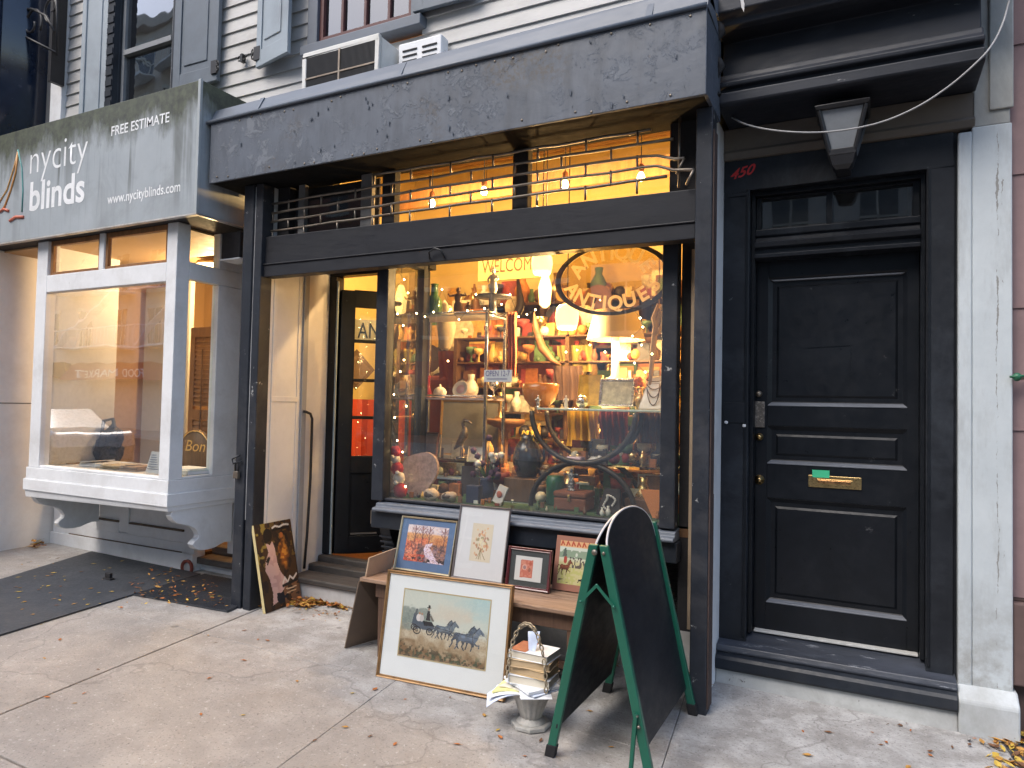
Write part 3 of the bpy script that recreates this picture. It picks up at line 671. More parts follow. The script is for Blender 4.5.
mb = MB(); mb.box(-3.712, -.768, 3.492, 3.58, 2.318, 2.398); mb.hexa([(-3.712, 3.5, 2.409), (-.768, 3.5, 2.409), (-.768, 3.58, 2.409), (-3.712, 3.58, 2.409), (-3.712, 3.5, 2.598), (-.768, 3.5, 2.572), (-.768, 3.58, 2.572), (-3.712, 3.58, 2.598)]); mb.box(-3.712, -.768, 3.484, 3.52, 2.3985, 2.4085)
W(mb, 'lintel', LINT, .004)
for x0, x1 in ((-3.71, -3.60), (-2.80, -2.70), (-1.855, -1.755), (-.93, -.77)): mb = MB(); mb.box(x0, x1, 3.60, 3.66, 2.60, 2.966); W(mb, 'transom_post', SOOT, .003)
for x0, x1 in ((-3.52, -3.465), (-2.975, -2.885)): mb = MB(); mb.box(x0, x1, 3.602, 3.64, 2.60, 2.966); W(mb, 'transom_mullion', mat('dusty_grey_timber', (.16, .155, .15), .7), .003)
mb = MB(); mb.quad((-3.6, 3.63, 2.6), (-.93, 3.63, 2.6), (-.93, 3.63, 2.966), (-3.6, 3.63, 2.966)); W(mb, 'transom_pane', pane('transom_glass', refl=1.2, tint=(.97, .97, .95), dust=.015), 0)
# recess
mb = MB(); mb.box(-3.80, -3.722, 3.575, 4.30, -.02, 2.966); mb.box(-3.7215, -3.714, 3.60, 3.875, 1.462, 1.50); mb.box(-3.7215, -3.716, 3.60, 3.63, .05, 2.5); mb.box(-3.7215, -3.716, 3.845, 3.875, .05, 2.5)
W(mb, 'recess_wall', CREAM, .003)
mb = MB(); mb.box(-3.7215, -3.705, 3.888, 3.938, .21, 2.5); W(mb, 'cover_board', mat('grey_cover_board', (.33, .34, .35), .6, .12, 5), .004)
mb = MB()
mb.tube([(-3.70, 3.90, 1.395), (-3.685, 3.915, 1.392), (-3.68, 3.955, 1.378), (-3.68, 3.975, 1.34), (-3.682, 3.978, .9), (-3.685, 3.965, .5), (-3.69, 3.95, .24)], .010, 8)
W(mb, 'hose', mat('black_rubber_hose', (.02, .02, .021), .5), 0)
mb = MB(); mb.box(-3.72, -2.9, 3.585, 4.22, 2.56, 2.598); mb.box(-3.72, -2.9, 3.70, 3.712, 2.60, 2.965); W(mb, 'recess_ceiling', SOOT, 0)  # ceiling, plus an upright dark sheet for the unlit space behind the fanlight
# entry steps
mb = MB(); mb.box(-3.722, -2.6, 3.845, 4.6, -.03, .172); mb.box(-3.722, -2.6, 3.835, 3.845, -.03, .168); W(mb, 'step_base', mat('grey_painted_riser', (.45, .45, .45), .7, .12, 4, .1, dirt=(.25, .24, .23), dirt_amt=.6), .003)
mb = MB(); mb.box(-3.722, -2.6, 3.81, 4.02, .174, .214); mb.box(-3.722, -2.6, 4.022, 4.12, .174, .262); mb.box(-3.722, -2.6, 4.121, 4.20, .174, .305); W(mb, 'step_tread', STEPW, .010)
# entry door: frame, narrow leaf swung inward
mb = MB(); mb.box(-3.735, -3.655, 4.17, 4.26, .306, 2.44); mb.box(-3.735, -2.80, 4.17, 4.26, 2.44, 2.57); mb.box(-2.93, -2.85, 4.17, 4.26, .306, 2.44)
W(mb, 'door_frame', DOORM, .006)
mb = MB(); mb.box(-3.654, -3.64, 4.175, 4.185, .31, 2.40); W(mb, 'door_edge_strip', mat('pale_blue_worn_strip', (.30, .37, .40), .5), 0)
text('450', 'door_number', mat('faded_red_digits', (.10, .012, .016), .6), shop, (-3.27, 4.166, 2.475), width=.10, height=.055, off=shop, shear=.2, bold=.02)
hx, hy, ang = -3.63, 4.20, R(46)
dv = Vector((math.cos(ang), math.sin(ang), 0)); dn = Vector((dv.y, -dv.x, 0))
def dbox(mb, a, b, z0, z1, t0=0, t1=.04, m=0):
    o = Vector((hx, hy, 0)); q = []
    for z in (z0, z1): q += [o+dv*a-dn*t0+Vector((0, 0, z)), o+dv*b-dn*t0+Vector((0, 0, z)), o+dv*b-dn*t1+Vector((0, 0, z)), o+dv*a-dn*t1+Vector((0, 0, z))]
    mb.hexa(q, m)
L = .47; g0, g1 = .105, .335; lz = [1.055, 1.34, 1.365, 1.63, 1.655, 1.935, 1.96, 2.21]
mb = MB(); dbox(mb, 0, g0, .31, 2.34); dbox(mb, g1, L, .31, 2.34); dbox(mb, g0, g1, 2.21, 2.34); dbox(mb, g0, g1, .31, .44); dbox(mb, g0, g1, .92, 1.055)
for k in (1, 3, 5): dbox(mb, g0, g1, lz[k], lz[k+1], .004, .036)
dbox(mb, g0, g1, .44, .92, .012, .03)
dl = W(mb, 'entry_door', DOORM, .005)
mb = MB(); dbox(mb, g0+.015, g1-.015, .45, .462, -.0, .01); W(mb, 'panel_moulding', mat('highlight_grey_edge', (.12, .115, .11), .5), 0, dl)  # pale strip paints in the highlight along the panel edge
mb = MB(); o = Vector((hx, hy, 0))-dn*.02; mb.quad(o+dv*g0+Vector((0, 0, 1.055)), o+dv*g1+Vector((0, 0, 1.055)), o+dv*g1+Vector((0, 0, 2.21)), o+dv*g0+Vector((0, 0, 2.21))); W(mb, 'door_pane', CLEAR, 0, dl)
mb = MB(); o = Vector((hx, hy, 0))-dn*.001; mb.lathe([(.018, 0), (.018, .03), (.03, .04), (.03, .06), (.0, .07)], o+dv*.42+Vector((0, 0, 1.0)), 14, ax=Matrix((( dv.x, 0, dn.x), (dv.y, 0, dn.y), (0, 1, 0)))); W(mb, 'knob', BRASS, 0, dl)
# AN notice behind the glass
o = Vector((hx, hy, 0))-dn*.026
mb = MB()
mb.prism([o+dv*.11+Vector((0, 0, 1.955)), o+dv*.33+Vector((0, 0, 1.955)), o+dv*.33+Vector((0, 0, 2.12)), o+dv*.11+Vector((0, 0, 2.12))], -dn*.004)
nt_ = thing('door_notice', 'cream paper notice lettered AN behind the top pane of the narrow shop door', 'notice', tuple(o+dv*.22+Vector((0, 0, 1.955))))
mb.build('sheet', mat('cream_card', (.68, .56, .36), .7), nt_, nt_)
text('AN', 'lettering', SOOT, nt_, o+dn*.003+dv*.135+Vector((0, 0, 1.975)), width=.165, height=.12, off=nt_, rx=dv)
mb = MB(); q = Vector((-3.32, 4.78, 0))
for k in range(18):
    a0 = k/18; a1 = (k+1)/18
    f = lambda a: Vector((-4.3+a*.6+.02*math.sin(a*26), 4.7+.65*a-.02*math.sin(a*26), 0))
    mb.quad(f(a0)+Vector((0, 0, .3)), f(a1)+Vector((0, 0, .3)), f(a1)+Vector((0, 0, 1.50)), f(a0)+Vector((0, 0, 1.50)))
solo('red_curtain', mb, mat('red_orange_cloth', (.48, .055, .02), .85, .2, 5, .1), 'orange-red cloth hanging inside behind the narrow shop door', 'curtain', (-4.0, 5.0, .3))
mb = MB(); dx = -4.0; mb.prism([(dx, 4.85, 1.58), (dx+.11, 4.97, 1.76), (dx, 4.85, 1.94), (dx-.11, 4.73, 1.76)], (-.01, .01, 0)); mb.prism([(dx+.005, 4.845, 1.63), (dx+.09, 4.935, 1.76), (dx+.005, 4.845, 1.89), (dx-.08, 4.755, 1.76)], (-.004, .004, 0), 1)
solo('diamond_plaque', mb, [SHOPW, mat('brown_plaque', (.16, .09, .045), .6)], 'dark diamond-shaped plaque hanging inside above the orange-red cloth', 'plaque', (-4.0, 4.85, 1.58))
# display window
mb = MB(); mb.box(-2.865, -2.775, 3.655, 3.74, .84, 2.50); mb.box(-.975, -.893, 3.655, 3.74, .84, 2.50); mb.box(-2.775, -.975, 3.67, 3.74, 2.42, 2.50); mb.box(-2.775, -.975, 3.675, 3.74, .84, .858)
wf = W(mb, 'window_frame', POSTM, .005)
mb = MB(); mb.box(-.8925, -.767, 3.745, 3.765, .3, 2.966); W(mb, 'reveal_board', SOOT, 0)
mb = MB(); mb.box(-.835, -.795, 3.715, 3.744, .32, 2.318); W(mb, 'reveal_strip', mat('tan_bare_timber', (.24, .18, .12), .7, .2, 6), .003)
mb = MB(); mb.quad((-2.776, 3.705, .857), (-.974, 3.705, .857), (-.974, 3.705, 2.43), (-2.776, 3.705, 2.43)); W(mb, 'display_pane', GLASS, 0)
mb = MB(); mb.box(-2.865, -2.81, 4.12, 4.17, .84, 2.55); mb.box(-2.865, -2.81, 3.74, 4.12, .84, .88); mb.box(-2.865, -2.81, 3.74, 4.12, 2.42, 2.55); W(mb, 'return_frame', POSTM, .004)
mb = MB(); mb.quad((-2.84, 3.74, .88), (-2.84, 4.12, .88), (-2.84, 4.12, 2.42), (-2.84, 3.74, 2.42)); W(mb, 'return_pane', GLASS, 0)
mb = MB(); mb.profx([(3.605, .778), (3.60, .788), (3.605, .80), (3.64, .806), (3.645, .826), (3.74, .839), (3.74, .778)], -2.815, -.885)
W(mb, 'sill', SILLM, .004)
mb = MB(); mb.box(-2.845, -.875, 3.635, 3.74, .668, .776); W(mb, 'apron', DARK, .006)
mb = MB(); mb.box(-2.852, -2.846, 3.64, 3.70, .69, .775); W(mb, 'corner_iron', STEEL, 0)
mb = MB()
mb.profx([(3.68, .667), (3.70, .60), (3.735, .56), (3.74, .50), (3.77, .46), (3.83, .46), (3.86, .667)], -2.81, -2.73)
for k in range(4): mb.box(-2.82, -2.72, 3.69+k*.012, 3.70+k*.012, .60-k*.035, .612-k*.035)
W(mb, 'corbel', DARK, .004)
mb = MB(); mb.box(-2.80, -.767, 3.87, 3.90, .28, .667)
for k in range(26): mb.box(-1.55, -.9, 3.862, 3.87, .31+k*.0135, .317+k*.0135)
W(mb, 'stall_riser', SOOT, 0)
mb = MB(); mb.box(-2.6, -.767, 3.84, 3.95, -.04, .28); W(mb, 'stone_base', mat('pale_stone_base', (.42, .42, .41), .75, .15, 6, .15, dirt=(.16, .15, .14), dirt_amt=.6), .01)
# room behind
room = thing('shop_room', 'ochre-walled inside of the antiques shop glowing behind the window', 'room', (-2.4, 5.0, .25))
mb = MB(); mb.box(-4.6, -.74, 6.3, 6.35, .2, 4.0); mb.box(-.775, -.74, 3.77, 6.3, .2, 4.0); mb.box(-4.49, -4.45, 4.3, 6.3, .2, 4.0); mb.box(-4.49, -3.74, 4.27, 4.3, .2, 4.0)
mb.build('wall', YWALL, room, room)
mb = MB(); mb.box(-4.6, -.74, 3.715, 6.3, 3.98, 4.02)
for k in range(40): mb.box(-4.5, -.8, 3.75+k*.064, 3.765+k*.064, 3.965, 3.98)
mb.build('ceiling', TIN, room, room)
mb = MB(); mb.box(-4.6, -.74, 4.2, 6.3, .18, .2); mb.build('floor', SHOPW, room, room)
mb = MB(); mb.box(-2.86, -.776, 3.742, 4.75, .79, .835); mb.build('display_deck', SHOPW, room, room)
mb = MB(); mb.box(-2.86, -.776, 3.745, 4.7, .836, .846); mb.build('deck_cloth', GREENC, room, room)
mb = MB(); mb.box(-4.59, -.78, 5.2, 5.24, 3.25, 3.4); mb.build('ceiling_beam', OAK, room, room)
# rolling grille, partly collapsed in the transom
gr = thing('security_grille', 'rusty steel link grille across the shop fanlights, bent at its right end', 'grille', (-2.4, 3.55, 2.6))
zs = [2.93, 2.862, 2.795, 2.733, 2.668]
ends = [(-1.02, -2.85), (-.90, -3.78), (-1.06, -3.79), (-1.06, -3.79), (-.93, -3.79)]
for i, z in enumerate(zs):
    mb = MB(); x1, x0 = ends[i]; n = 14
    pts = [(x0+(x1-x0)*k/n, 3.55+.004*math.sin(k*1.9+i), z-.022*(1-k/n)**2*(i > 0)-.0+.003*math.sin(k*2.3+i*2)) for k in range(n+1)]
    if i == 2: pts += [(-.98, 3.545, 2.783), (-.885, 3.53, 2.748), (-.835, 3.52, 2.742)]
    if i == 3: pts += [(-.98, 3.54, 2.728), (-.89, 3.525, 2.69), (-.775, 3.46, 2.655)]
    mb.tube(pts, .0088, 8); mb.build('rod', STEEL, gr, gr)
for i in range(5):
    z = zs[i]; zn = zs[i+1] if i < 4 else 2.602
    X = -3.70+(.145 if i % 2 else 0)
    while X < -1.03:
        if not (i == 0 and X < -2.85): 
            dz = -.022*max(0, (-1.0-X)/2.8)**2
            mb = MB(); mb.tube([(X, 3.548, z+dz+.008), (X+.002, 3.548, zn+dz-.004)], .0068, 6); mb.build('link', STEEL, gr, gr)
        X += .29
for q in ([(-.865, 3.54, 2.965), (-.866, 3.54, 2.60)], [(-.835, 3.52, 2.742), (-.875, 3.52, 2.665)], [(-.775, 3.46, 2.655), (-.812, 3.47, 2.585)]): mb = MB(); mb.tube(q, .0065, 6); mb.build('link', STEEL, gr, gr)
# padlock on the left post
pl = thing('padlock', 'steel padlock hanging from a hasp on the left post', 'padlock', tuple(P(237, 472, 3.44)))
a = P(236, 474, 3.44); mb = MB(); mb.box(a.x-.02, a.x+.024, 3.43, 3.455, a.z-.03, a.z+.02); mb.build('lock_body', STEEL, pl, pl, .004)
mb = MB(); mb.tube([(a.x-.012, 3.442, a.z+.02), (a.x-.014, 3.442, a.z+.06), (a.x+.002, 3.442, a.z+.08), (a.x+.016, 3.442, a.z+.06), (a.x+.016, 3.442, a.z+.02)], .005, 8); mb.tube([(a.x+.04, 3.45, a.z+.09), (a.x-.02, 3.43, a.z+.07), (a.x-.03, 3.43, a.z+.10), (a.x+.02, 3.45, a.z+.13)], .006, 8)
mb.build('shackle', IRON, pl, pl)
mb = MB(); a = P(690, 246, 3.48)
hk = P(437, 254, 3.485); mb.tube([hk+Vector((-.05, 0, -.03)), hk+Vector((-.045, -.02, .01)), hk+Vector((0, -.025, .03)), hk+Vector((.04, -.02, .015)), hk+Vector((.055, 0, -.03))], .006, 8)
solo('lintel_hook', mb, IRON, 'small black iron loop fixed on the lintel above the display window', 'hook', hk)

# ------------------------------------------------------------------ house entrance at the right
ent = thing('house_entrance', 'black panelled house entrance numbered 450 with deep cornice and white pier', 'entrance', (-.17, 4.0, 0))
def E_(mb, name, m, bev=.004, par=None): return mb.build(name, m, par or ent, ent, bev)
mb = MB(); mb.box(-.7645, -.724, 3.577, 4.10, -.03, 3.03); E_(mb, 'side_jamb', WHITE, .003)
mb = MB(); mb.box(-.7235, -.583, 4.0, 4.14, .215, 2.69); mb.box(.258, .372, 4.0, 4.14, .215, 2.69); mb.box(-.7235, .372, 4.0, 4.14, 2.69, 2.86); mb.box(.3725, .388, 4.02, 4.14, .17, 2.86)
mb.box(-.7, -.583, 3.992, 4.0, 2.655, 2.675)
E_(mb, 'door_frame', FRAMEM, .007)
mb = MB(); mb.box(-.5825, -.562, 4.06, 4.2, .25, 2.69); mb.box(.237, .2575, 4.06, 4.2, .25, 2.69); mb.box(-.562, .237, 4.06, 4.2, 2.665, 2.69); mb.box(-.604, -.586, 3.994, 4.0, .24, 2.69); mb.box(.262, .276, 3.994, 4.0, .24, 2.69)
E_(mb, 'door_stop_moulding', DOORM, .004)
mb = MB(); mb.profx([(4.0, 2.861), (3.985, 2.865), (3.975, 2.90), (3.985, 2.915), (3.985, 3.036), (4.1, 3.036), (4.1, 2.861)], -.7235, .46); E_(mb, 'head_board', mat('tan_brown_head_board', (.115, .095, .075), .75, .25, 3, .1, stretch=(.4, 1, 1), dirt=(.25, .23, .21), dirt_amt=.45), .004)
mb = MB(); mb.profx([(4.1, 3.037), (3.69, 3.04), (3.665, 3.045), (3.66, 3.055), (3.66, 3.105), (3.70, 3.112), (3.70, 3.135), (3.672, 3.142), (3.668, 3.165), (3.70, 3.175), (3.72, 3.20), (3.725, 3.225), (3.79, 3.25), (3.80, 3.43), (3.69, 3.44), (3.655, 3.45), (3.65, 3.475), (3.60, 3.50), (3.60, 3.66), (3.64, 3.70), (3.64, 3.9), (4.1, 3.9)], -.70, .462)
E_(mb, 'cornice', mat('blue_black_cornice_paint', (.017, .020, .027), .5, .4, 5, .1, stretch=(.3, 1, 1), chips=(.2, .2, .2), chip_at=.65, spec=.3, dirt=(.06, .065, .078), dirt_amt=.6), .006)
mb = MB(); mb.tube([(-.70+.02*math.sin(k), 3.63, 3.47-.03*k) for k in range(14)], [.012+.008*(k % 3) for k in range(14)], 6); E_(mb, 'caulked_edge', SOOT, 0)
# fanlight
mb = MB(); zt, zb = 2.665, 2.475
mb.box(-.562, -.537, 4.10, 4.16, zb, zt); mb.box(.205, .237, 4.10, 4.16, zb, zt); mb.box(-.203, -.170, 4.10, 4.16, zb, zt); mb.box(-.537, .205, 4.10, 4.16, zt-.012, zt); mb.box(-.537, .205, 4.10, 4.16, zb, zb+.012)
fl = E_(mb, 'fanlight', DOORM, .003)
mb = MB(); mb.quad((-.537, 4.13, zb), (.205, 4.13, zb), (.205, 4.13, zt), (-.537, 4.13, zt)); E_(mb, 'fanlight_pane', DARKGLASS, 0, fl)
mb = MB(); mb.box(-.56, .235, 4.6, 4.62, 2.3, 2.9); mb.box(-.56, -.54, 4.17, 4.6, 2.3, 2.9); mb.box(.2, .235, 4.17, 4.6, 2.3, 2.9); E_(mb, 'hall_wall', mat('dim_hall_wall', (.12, .10, .085), .8, .3, 4), 0)
mb = MB(); mb.profx([(4.03, 2.31), (4.025, 2.33), (4.06, 2.335), (4.06, 2.36), (4.03, 2.37), (4.02, 2.395), (4.06, 2.405), (4.075, 2.43), (4.06, 2.44), (4.055, 2.472), (4.18, 2.474), (4.18, 2.31)], -.5615, .2365); E_(mb, 'transom_bar', FRAMEM, .003)
# door leaf with three raised panels
x0, x1, z0, z1 = -.562, .237, .262, 2.309
pan = [(1.50, 2.215), (1.178, 1.385), (.412, .985)]; px0, px1 = -.50, .186
mb = MB(); Yf, Yk = 4.145, 4.19
mb.box(x0, px0, Yf, Yk, z0, z1); mb.box(px1, x1, Yf, Yk, z0, z1)
zz = [z0]+[v for a in reversed(pan) for v in a]+[z1]
for a, b_ in zip(zz[0::2], zz[1::2]): mb.box(px0, px1, Yf, Yk, a, b_)
dr = E_(mb, 'front_door', DOORM, .003)
mb = MB()
for a, b_ in pan:
    i, d1, d2 = .022, .018, .045
    O = [(px0, Yf+.001, a), (px1, Yf+.001, a), (px1, Yf+.001, b_), (px0, Yf+.001, b_)]
    I = [(px0+i, Yf+d1, a+i), (px1-i, Yf+d1, a+i), (px1-i, Yf+d1, b_-i), (px0+i, Yf+d1, b_-i)]
    mb.add(O+I, [(k, (k+1) % 4, 4+(k+1) % 4, 4+k) for k in range(4)])
    J = [(px0+d2, Yf+d1, a+d2), (px1-d2, Yf+d1, a+d2), (px1-d2, Yf+d1, b_-d2), (px0+d2, Yf+d1, b_-d2)]
    mb.add(I+J, [(k, (k+1) % 4, 4+(k+1) % 4, 4+k) for k in range(4)])
    K = [(px0+d2+.012, Yf+.010, a+d2+.012), (px1-d2-.012, Yf+.010, a+d2+.012), (px1-d2-.012, Yf+.010, b_-d2-.012), (px0+d2+.012, Yf+.010, b_-d2-.012)]
    mb.add(J+K, [(k, (k+1) % 4, 4+(k+1) % 4, 4+k) for k in range(4)]+[(4, 5, 6, 7)])
E_(mb, 'door_panel', DOORM, 0, dr)
for a, b_ in pan:                      # lower mouldings in paler paint, a highlight put into the colour
    mb = MB(); mb.hexa([(px0+.002, Yf-.004, a-.004), (px1-.002, Yf-.004, a-.004), (px1-.02, Yf+.015, a+.012), (px0+.02, Yf+.015, a+.012), (px0+.002, Yf-.004, a+.003), (px1-.002, Yf-.004, a+.003), (px1-.02, Yf+.015, a+.018), (px0+.02, Yf+.015, a+.018)]); E_(mb, 'panel_ledge', mat('highlight_ledge_paint', (.105, .115, .135), .4, .3, 6, .1, stretch=(.3, 1, 1)), .002, dr)
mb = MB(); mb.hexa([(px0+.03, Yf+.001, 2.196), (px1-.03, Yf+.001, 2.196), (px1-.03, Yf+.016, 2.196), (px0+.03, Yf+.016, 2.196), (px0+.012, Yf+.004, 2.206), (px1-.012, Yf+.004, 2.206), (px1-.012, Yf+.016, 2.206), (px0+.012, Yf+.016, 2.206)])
E_(mb, 'panel_ledge', mat('highlight_ledge_paint', (.105, .115, .135), .4, .3, 6, .1, stretch=(.3, 1, 1)), .002, dr)  # highlight along the top bevel, painted paler as well
mb = MB(); mb.box(-.285, -.026, Yf-.008, Yf-.0005, 1.062, 1.126); mb.box(-.243, -.068, Yf-.013, Yf-.008, 1.08, 1.108)
lb = E_(mb, 'letterbox', BRASS, .004, dr)
mb = MB(); mb.box(-.236, -.075, Yf-.0165, Yf-.013, 1.086, 1.102); E_(mb, 'letter_flap', mat('polished_copper_flap', (.5, .27, .12), .3, metal=1), .002, dr)
YAX = Matrix(((1, 0, 0), (0, 0, -1), (0, 1, 0)))
def knob(name, x, z, prof, m): 
    mb = MB(); mb.lathe(prof, (x, Yf, z), 20, ax=YAX); E_(mb, name, m, 0, dr)
knob('cylinder_lock', -.545, 1.563, [(.018, 0), (.018, .008), (.013, .012), (.013, .016), (0, .016)], STEEL)
knob('brass_lock', -.54, 1.322, [(.021, 0), (.021, .01), (.012, .013), (.012, .02), (0, .02)], BRASS)
knob('door_knob', -.538, 1.083, [(.027, 0), (.027, .004), (.018, .008), (.018, .012), (.012, .014), (.012, .018), (0, .018)], BRASS)
mb = MB(); mb.box(-.573, -.512, Yf-.012, Yf-.001, 1.375, 1.52); mb.box(-.578, -.566, Yf-.03, Yf-.012, 1.41, 1.5); E_(mb, 'latch_plate', mat('flaked_latch_plate', (.10, .09, .08), .5, .5, 30, .2, metal=.3, chips=(.3, .27, .24), chip_at=.55), .003, dr)
mb = MB(); mb.ball((-.585, Yf-.028, 1.417), .013); E_(mb, 'thumb_latch', WHITE, 0, dr)
mb = MB(); mb.box(-.265, -.18, Yf-.010, Yf-.0085, 1.115, 1.155); solo('green_note', mb, mat('mint_green_paper', (.05, .50, .25), .7, .05), 'mint green slip of paper tucked behind the brass letterbox', 'note', (-.22, Yf-.01, 1.115))
mb = MB(); 
for a in (((-.30, 1.82), (-.08, 1.83)), ((-.08, 1.83), (-.08, 1.58))): mb.bar((a[0][0], Yf+.0085, a[0][1]), (a[1][0], Yf+.0085, a[1][1]), .004, .003)
E_(mb, 'paint_ridge', DOORM, 0, dr)
a = (-.655, 1.455); mb = MB(); mb.box(a[0]-.055, a[0]+.055, 3.993, 4.0, a[1]-.055, a[1]+.055); E_(mb, 'strike_patch', FRAMEM, .002)
for q in ((-.60, 3.99, 1.385), (-.695, 3.99, 1.40)): mb = MB(); mb.ball(q, .010, .004, .009, jit=.4); E_(mb, 'paint_flake', WHITE, 0)
# doorstep
mb = MB(); mb.profx([(3.925, .168), (3.92, .18), (3.93, .205), (3.99, .216), (4.12, .243), (4.2, .25), (4.2, .168)], -.7225, .382)
E_(mb, 'doorsill', mat('worn_blue_black_sill', (.04, .046, .06), .42, .5, 6, .35, stretch=(.25, 1, 1), chips=(.22, .235, .26), chip_at=.60), .004)
mb = MB(); mb.profx([(3.90, .082), (3.893, .095), (3.893, .14), (3.905, .155), (3.93, .167), (4.2, .1675), (4.2, .082)], -.7225, .382); E_(mb, 'doorstep', DARK, .004)
mb = MB(); mb.box(-.555, .232, 4.10, 4.145, .2505, .261); E_(mb, 'metal_strip', mat('pale_weather_strip', (.5, .5, .48), .5), .002)
mb = MB(); mb.hexa([(-.7225, 3.90, -.05), (.383, 3.90, -.05), (.383, 4.1, -.05), (-.7225, 4.1, -.05), (-.7225, 3.92, .081), (.383, 3.92, .081), (.383, 4.1, .081), (-.7225, 4.1, .081)]); PLI = mat('grubby_white_plinth', (.40, .41, .40), .7, .15, 4, .2, dirt=(.22, .205, .19), dirt_amt=.8, chips=(.12, .11, .1), chip_at=.64); E_(mb, 'plinth', PLI, .006)
mb = MB(); mb.box(.3885, .445, 3.972, 4.1, .19, 2.84); mb.box(.4455, .606, 3.978, 4.3, .19, 2.86); E_(mb, 'pier', cracked_pier(), .006)
mb = MB(); mb.box(.447, .60, 3.985, 4.3, 2.861, 6.2); mb.box(.515, .612, 3.972, 3.985, 2.93, 6.2); E_(mb, 'bare_pier', mat('bare_grey_masonry', (.40, .41, .39), .75, .25, 3, .3, stretch=(1, 1, .5), dirt=(.2, .19, .17), dirt_amt=.7), .006)
mb = MB(); mb.profx([(3.90, -.06), (3.90, .13), (3.905, .15), (3.97, .195), (4.2, .195), (4.2, -.06)], .3835, .622); E_(mb, 'pier_base', mat('scuffed_white_pier_base', (.50, .53, .54), .65, .12, 4, .2, dirt=(.3, .3, .28), dirt_amt=.8, chips=(.15, .14, .12), chip_at=.64), .010)
text('450', 'house_number', mat('red_painted_digits', (.60, .03, .03), .5), ent, (-.688, 3.9985, 2.755), width=.135, height=.056, off=ent, shear=.35, bold=.02, rx=(1, 0, .18))
# lantern
ln = thing('wall_lantern', 'black tapered wall lantern with frosted panes over the entrance door', 'lantern', (-.115, 3.81, 2.70))
C0 = Vector((-.115, 3.81, 0))
def frustum(mb, h0, h1, z0, z1, m=0, c=C0):
    mb.hexa([c+Vector((sx*h0, sy*h0, z0)) for sx, sy in ((-1, -1), (1, -1), (1, 1), (-1, 1))]+[c+Vector((sx*h1, sy*h1, z1)) for sx, sy in ((-1, -1), (1, -1), (1, 1), (-1, 1))], m)
mb = MB(); frustum(mb, .113, .122, 2.952, 2.966); frustum(mb, .122, .118, 2.966, 2.974); frustum(mb, .10, .02, 2.974, 3.03)
ht, hb_ = .103, .056; zT, zB = 2.952, 2.755
for sx, sy in ((-1, -1), (1, -1), (1, 1), (-1, 1)): mb.bar(C0+Vector((sx*hb_, sy*hb_, zB)), C0+Vector((sx*ht, sy*ht, zT)), .016)
frustum(mb, .060, .064, 2.735, 2.765); frustum(mb, .045, .058, 2.69, 2.735); frustum(mb, .03, .045, 2.67, 2.69)
mb.box(-.15, -.08, 3.9, 3.999, 2.70, 2.86); mb.box(-.135, -.095, 3.85, 3.90, 2.70, 2.74)
mb.build('lantern_frame', IRON, ln, ln, .002)
mb = MB(); frustum(mb, .050, .096, 2.766, 2.951); mb.build('frosted_pane', mat('frosted_glass', (.20, .215, .23), .5, .15, 8, .05, coat=.3), ln, ln)
mb = MB()
cp = [P(x, y, Y) for x, y, Y in ((724, 112, 3.95), (745, 124, 3.7), (780, 131, 3.62), (826, 132, 3.60), (875, 124, 3.6), (915, 108, 3.6), (948, 87, 3.6), (975, 64, 3.58), (992, 45, 3.6), (1004, 20, 3.7), (1012, -12, 3.8))]
sm = []
for i in range(len(cp)-1):
    p0, p1, p2, p3 = cp[max(i-1, 0)], cp[i], cp[i+1], cp[min(i+2, len(cp)-1)]
    for k in range(6):
        t = k/6; sm.append(.5*((2*p1)+(p2-p0)*t+(2*p0-5*p1+4*p2-p3)*t*t+(3*p1-p0-3*p2+p3)*t**3))
mb.tube(sm+[cp[-1]], .0045, 6); solo('slack_cable', mb, mat('grey_cable', (.28, .28, .28), .5), 'thin grey cable sagging in front of the lantern', 'cable', cp[3])
mb = MB(); a = P(742, 2, 3.58)
mb.add([a+Vector((-.012, 0, .04)), a+Vector((.004, -.01, .02)), a+Vector((.014, -.01, -.02)), a+Vector((.010, 0, -.055)), a+Vector((-.004, .01, -.02))], [(0, 1, 2, 3, 4)])
solo('caught_feather', mb, WHITE, 'pale feather caught under the top edge of the entrance cornice', 'feather', a)
# ------------------------------------------------------------------ blinds shop: sign box and bay window
def PX(x, y, X):
    d = (x-512)/700*RT + (384-y)/700*UP + F
    t = X/d[0]; return Vector((X, d[1]*t, d[2]*t+ZC))
sg = thing('shop_sign', 'mossy grey box sign lettered nycity blinds projecting over the white bay window', 'sign', (-5.9, 3.27, 2.745))
mb = MB(); mb.box(-7.9, -4.13, 3.27, 3.285, 2.752, 3.685); mb.box(-4.145, -4.13, 3.285, 3.69, 2.752, 3.684); mb.box(-7.9, -4.145, 3.285, 3.69, 3.67, 3.684)
mb.build('sign_box', SIGN, sg, sg, .004)
mb = MB(); mb.box(-4.152, -4.126, 3.264, 3.285, 2.75, 3.69); mb.build('corner_trim', mat('pale_grey_trim', (.33, .36, .37), .55, .2, 5, .08, stretch=(1, 1, .3), dirt=(.12, .14, .1), dirt_amt=.7), sg, sg, .003)
mb = MB(); mb.box(-7.9, -4.122, 3.262, 3.30, 2.738, 2.751); mb.box(-4.15, -4.122, 3.30, 3.72, 2.738, 2.751); mb.build('bottom_edge', mat('bare_aluminium_edge', (.52, .50, .47), .45, .25, 8, .1, metal=.4, dirt=(.2, .15, .1), dirt_amt=.6), sg, sg, .002)
mb = MB(); mb.box(-7.9, -4.152, 3.302, 4.2, 2.742, 2.75); mb.build('sign_soffit', SOOT, sg, sg)
